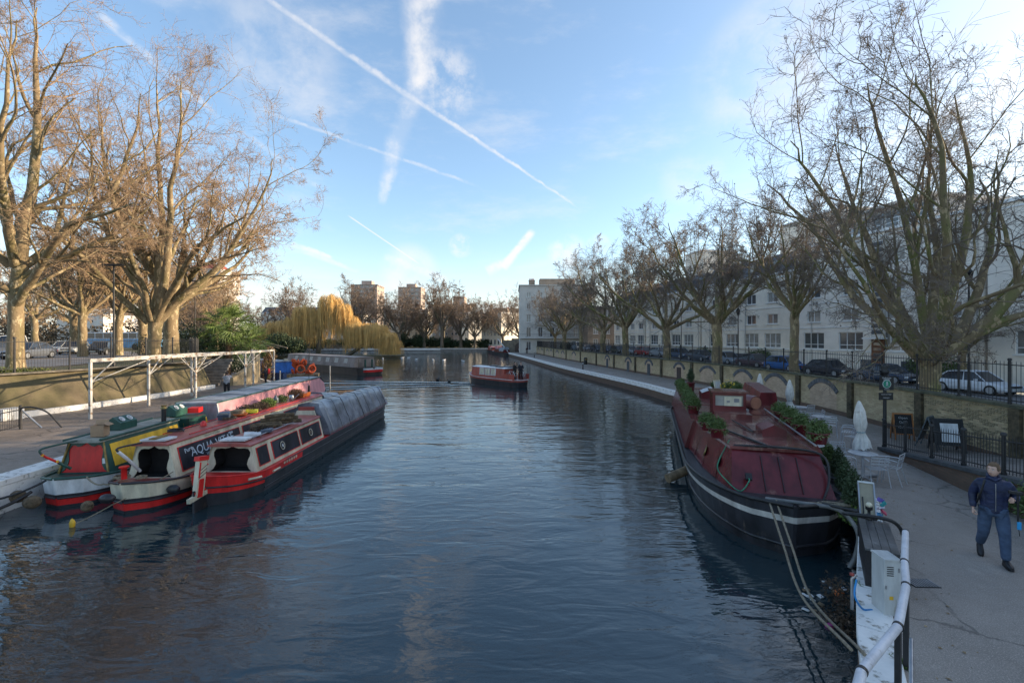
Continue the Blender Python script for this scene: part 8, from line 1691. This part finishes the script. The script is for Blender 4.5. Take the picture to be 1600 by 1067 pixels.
MB().tube([(0, -.155, 1.42), (0, -.165, 1.2), (0, -.155, .94)], .006, 4).build('zip', p_steel, pr); MB().tube([(.0-.075, -.05, 1.50), (0, -.10, 1.46), (.075, -.05, 1.50), (.06, .07, 1.53), (-.06, .07, 1.53), (-.075, -.05, 1.50)], .028, 8).build('collar', jm, pr)
mo = thing('camera_grip', 'black tripod grip with blue tag held by the walking man', 'tripod', (8.63, 8.16, PZ), R(-36)); mo.scale = (1.006,)*3
MB().tube([(.24, -.27, 1.32), (.245, -.265, .95), (.25, -.25, .72)], [.016, .014, .010], 8).build('pole', p_iron, mo); MB().box((.21, -.28, 1.34), (.17, .05, .05)).build('camera_head', p_iron, mo, bevel=.008); MB().box((.26, -.26, .78), (.05, .03, .13)).build('blue_tag', paint('cyan_tag', (.02, .35, .75)), mo, bevel=.006); MB().tube([(.255, -.25, .72), (.27, -.24, .60)], .006, 5).build('strap', p_iron, mo)
person('person in pale jacket and black hat photographing on the wharf', (-19.55, 31.2, PZ), R(200), 1.68, (.36, .38, .42), (.012, .012, .016), (.06, .04, .03), hat=(.02, .02, .025), pose=dict(rs=(-.18, .0, 1.40), re=(-.27, -.16, 1.32), rw=(-.10, -.24, 1.50), ls=(.18, 0, 1.40), le=(.27, -.14, 1.30), lw=(.10, -.24, 1.48), lcurl=.7, rcurl=.7))
pp, _ = person('man in black coat with red backpack looking at his phone on the wharf', (-20.55, 38.0, PZ), R(-60), 1.74, (.015, .018, .03), (.02, .022, .03), (.03, .02, .015), pose=dict(re=(-.20, -.10, 1.15), rw=(-.06, -.30, 1.12), le=(.2, -.10, 1.15), lw=(.06, -.30, 1.12), look=(0, -1, -.4), lcurl=.7, rcurl=.7), coat_len=.12)
MB().box((0, .22, 1.22), (.30, .16, .44)).build('red_backpack', p_red, pp, bevel=.04); MB().box((0, -.38, 1.16), (.08, .012, .15), rx=.5).build('phone', p_iron, pp)
for lx, ly, lab, j in [(-.30, 1.0, 'steersman in dark coat standing on the red boat stern', (.015, .015, .02)), (.30, .75, 'second dark dressed person on the red boat stern', (.02, .02, .03))]:
    w_ = RMX @ Vector((lx, ly, .74)); person(lab, w_, RD+R(20 if lx < 0 else -30), 1.74, j, (.02, .02, .025), (.04, .03, .02), pose=dict(le=(.25, -.06, 1.14), lw=(.15, -.26, 1.05)))
for x, y, lab in [(5.3, 116, 'left walker of a distant pair on the towpath'), (6.1, 117, 'right walker of a distant pair on the towpath')]: person(lab, (x-1.5, y, PZ), R(10), 1.72, (.05, .012, .015), (.02, .02, .025), (.03, .02, .015))
for x, y, lab, j in [(-13.0, 122, 'x', None)][:0]: pass
wmn, _ = person('worker in yellow high visibility vest by the white van in the park', (-55, 47.5, LZ+.03), 0, 1.75, (.55, .60, .05), (.02, .03, .06))
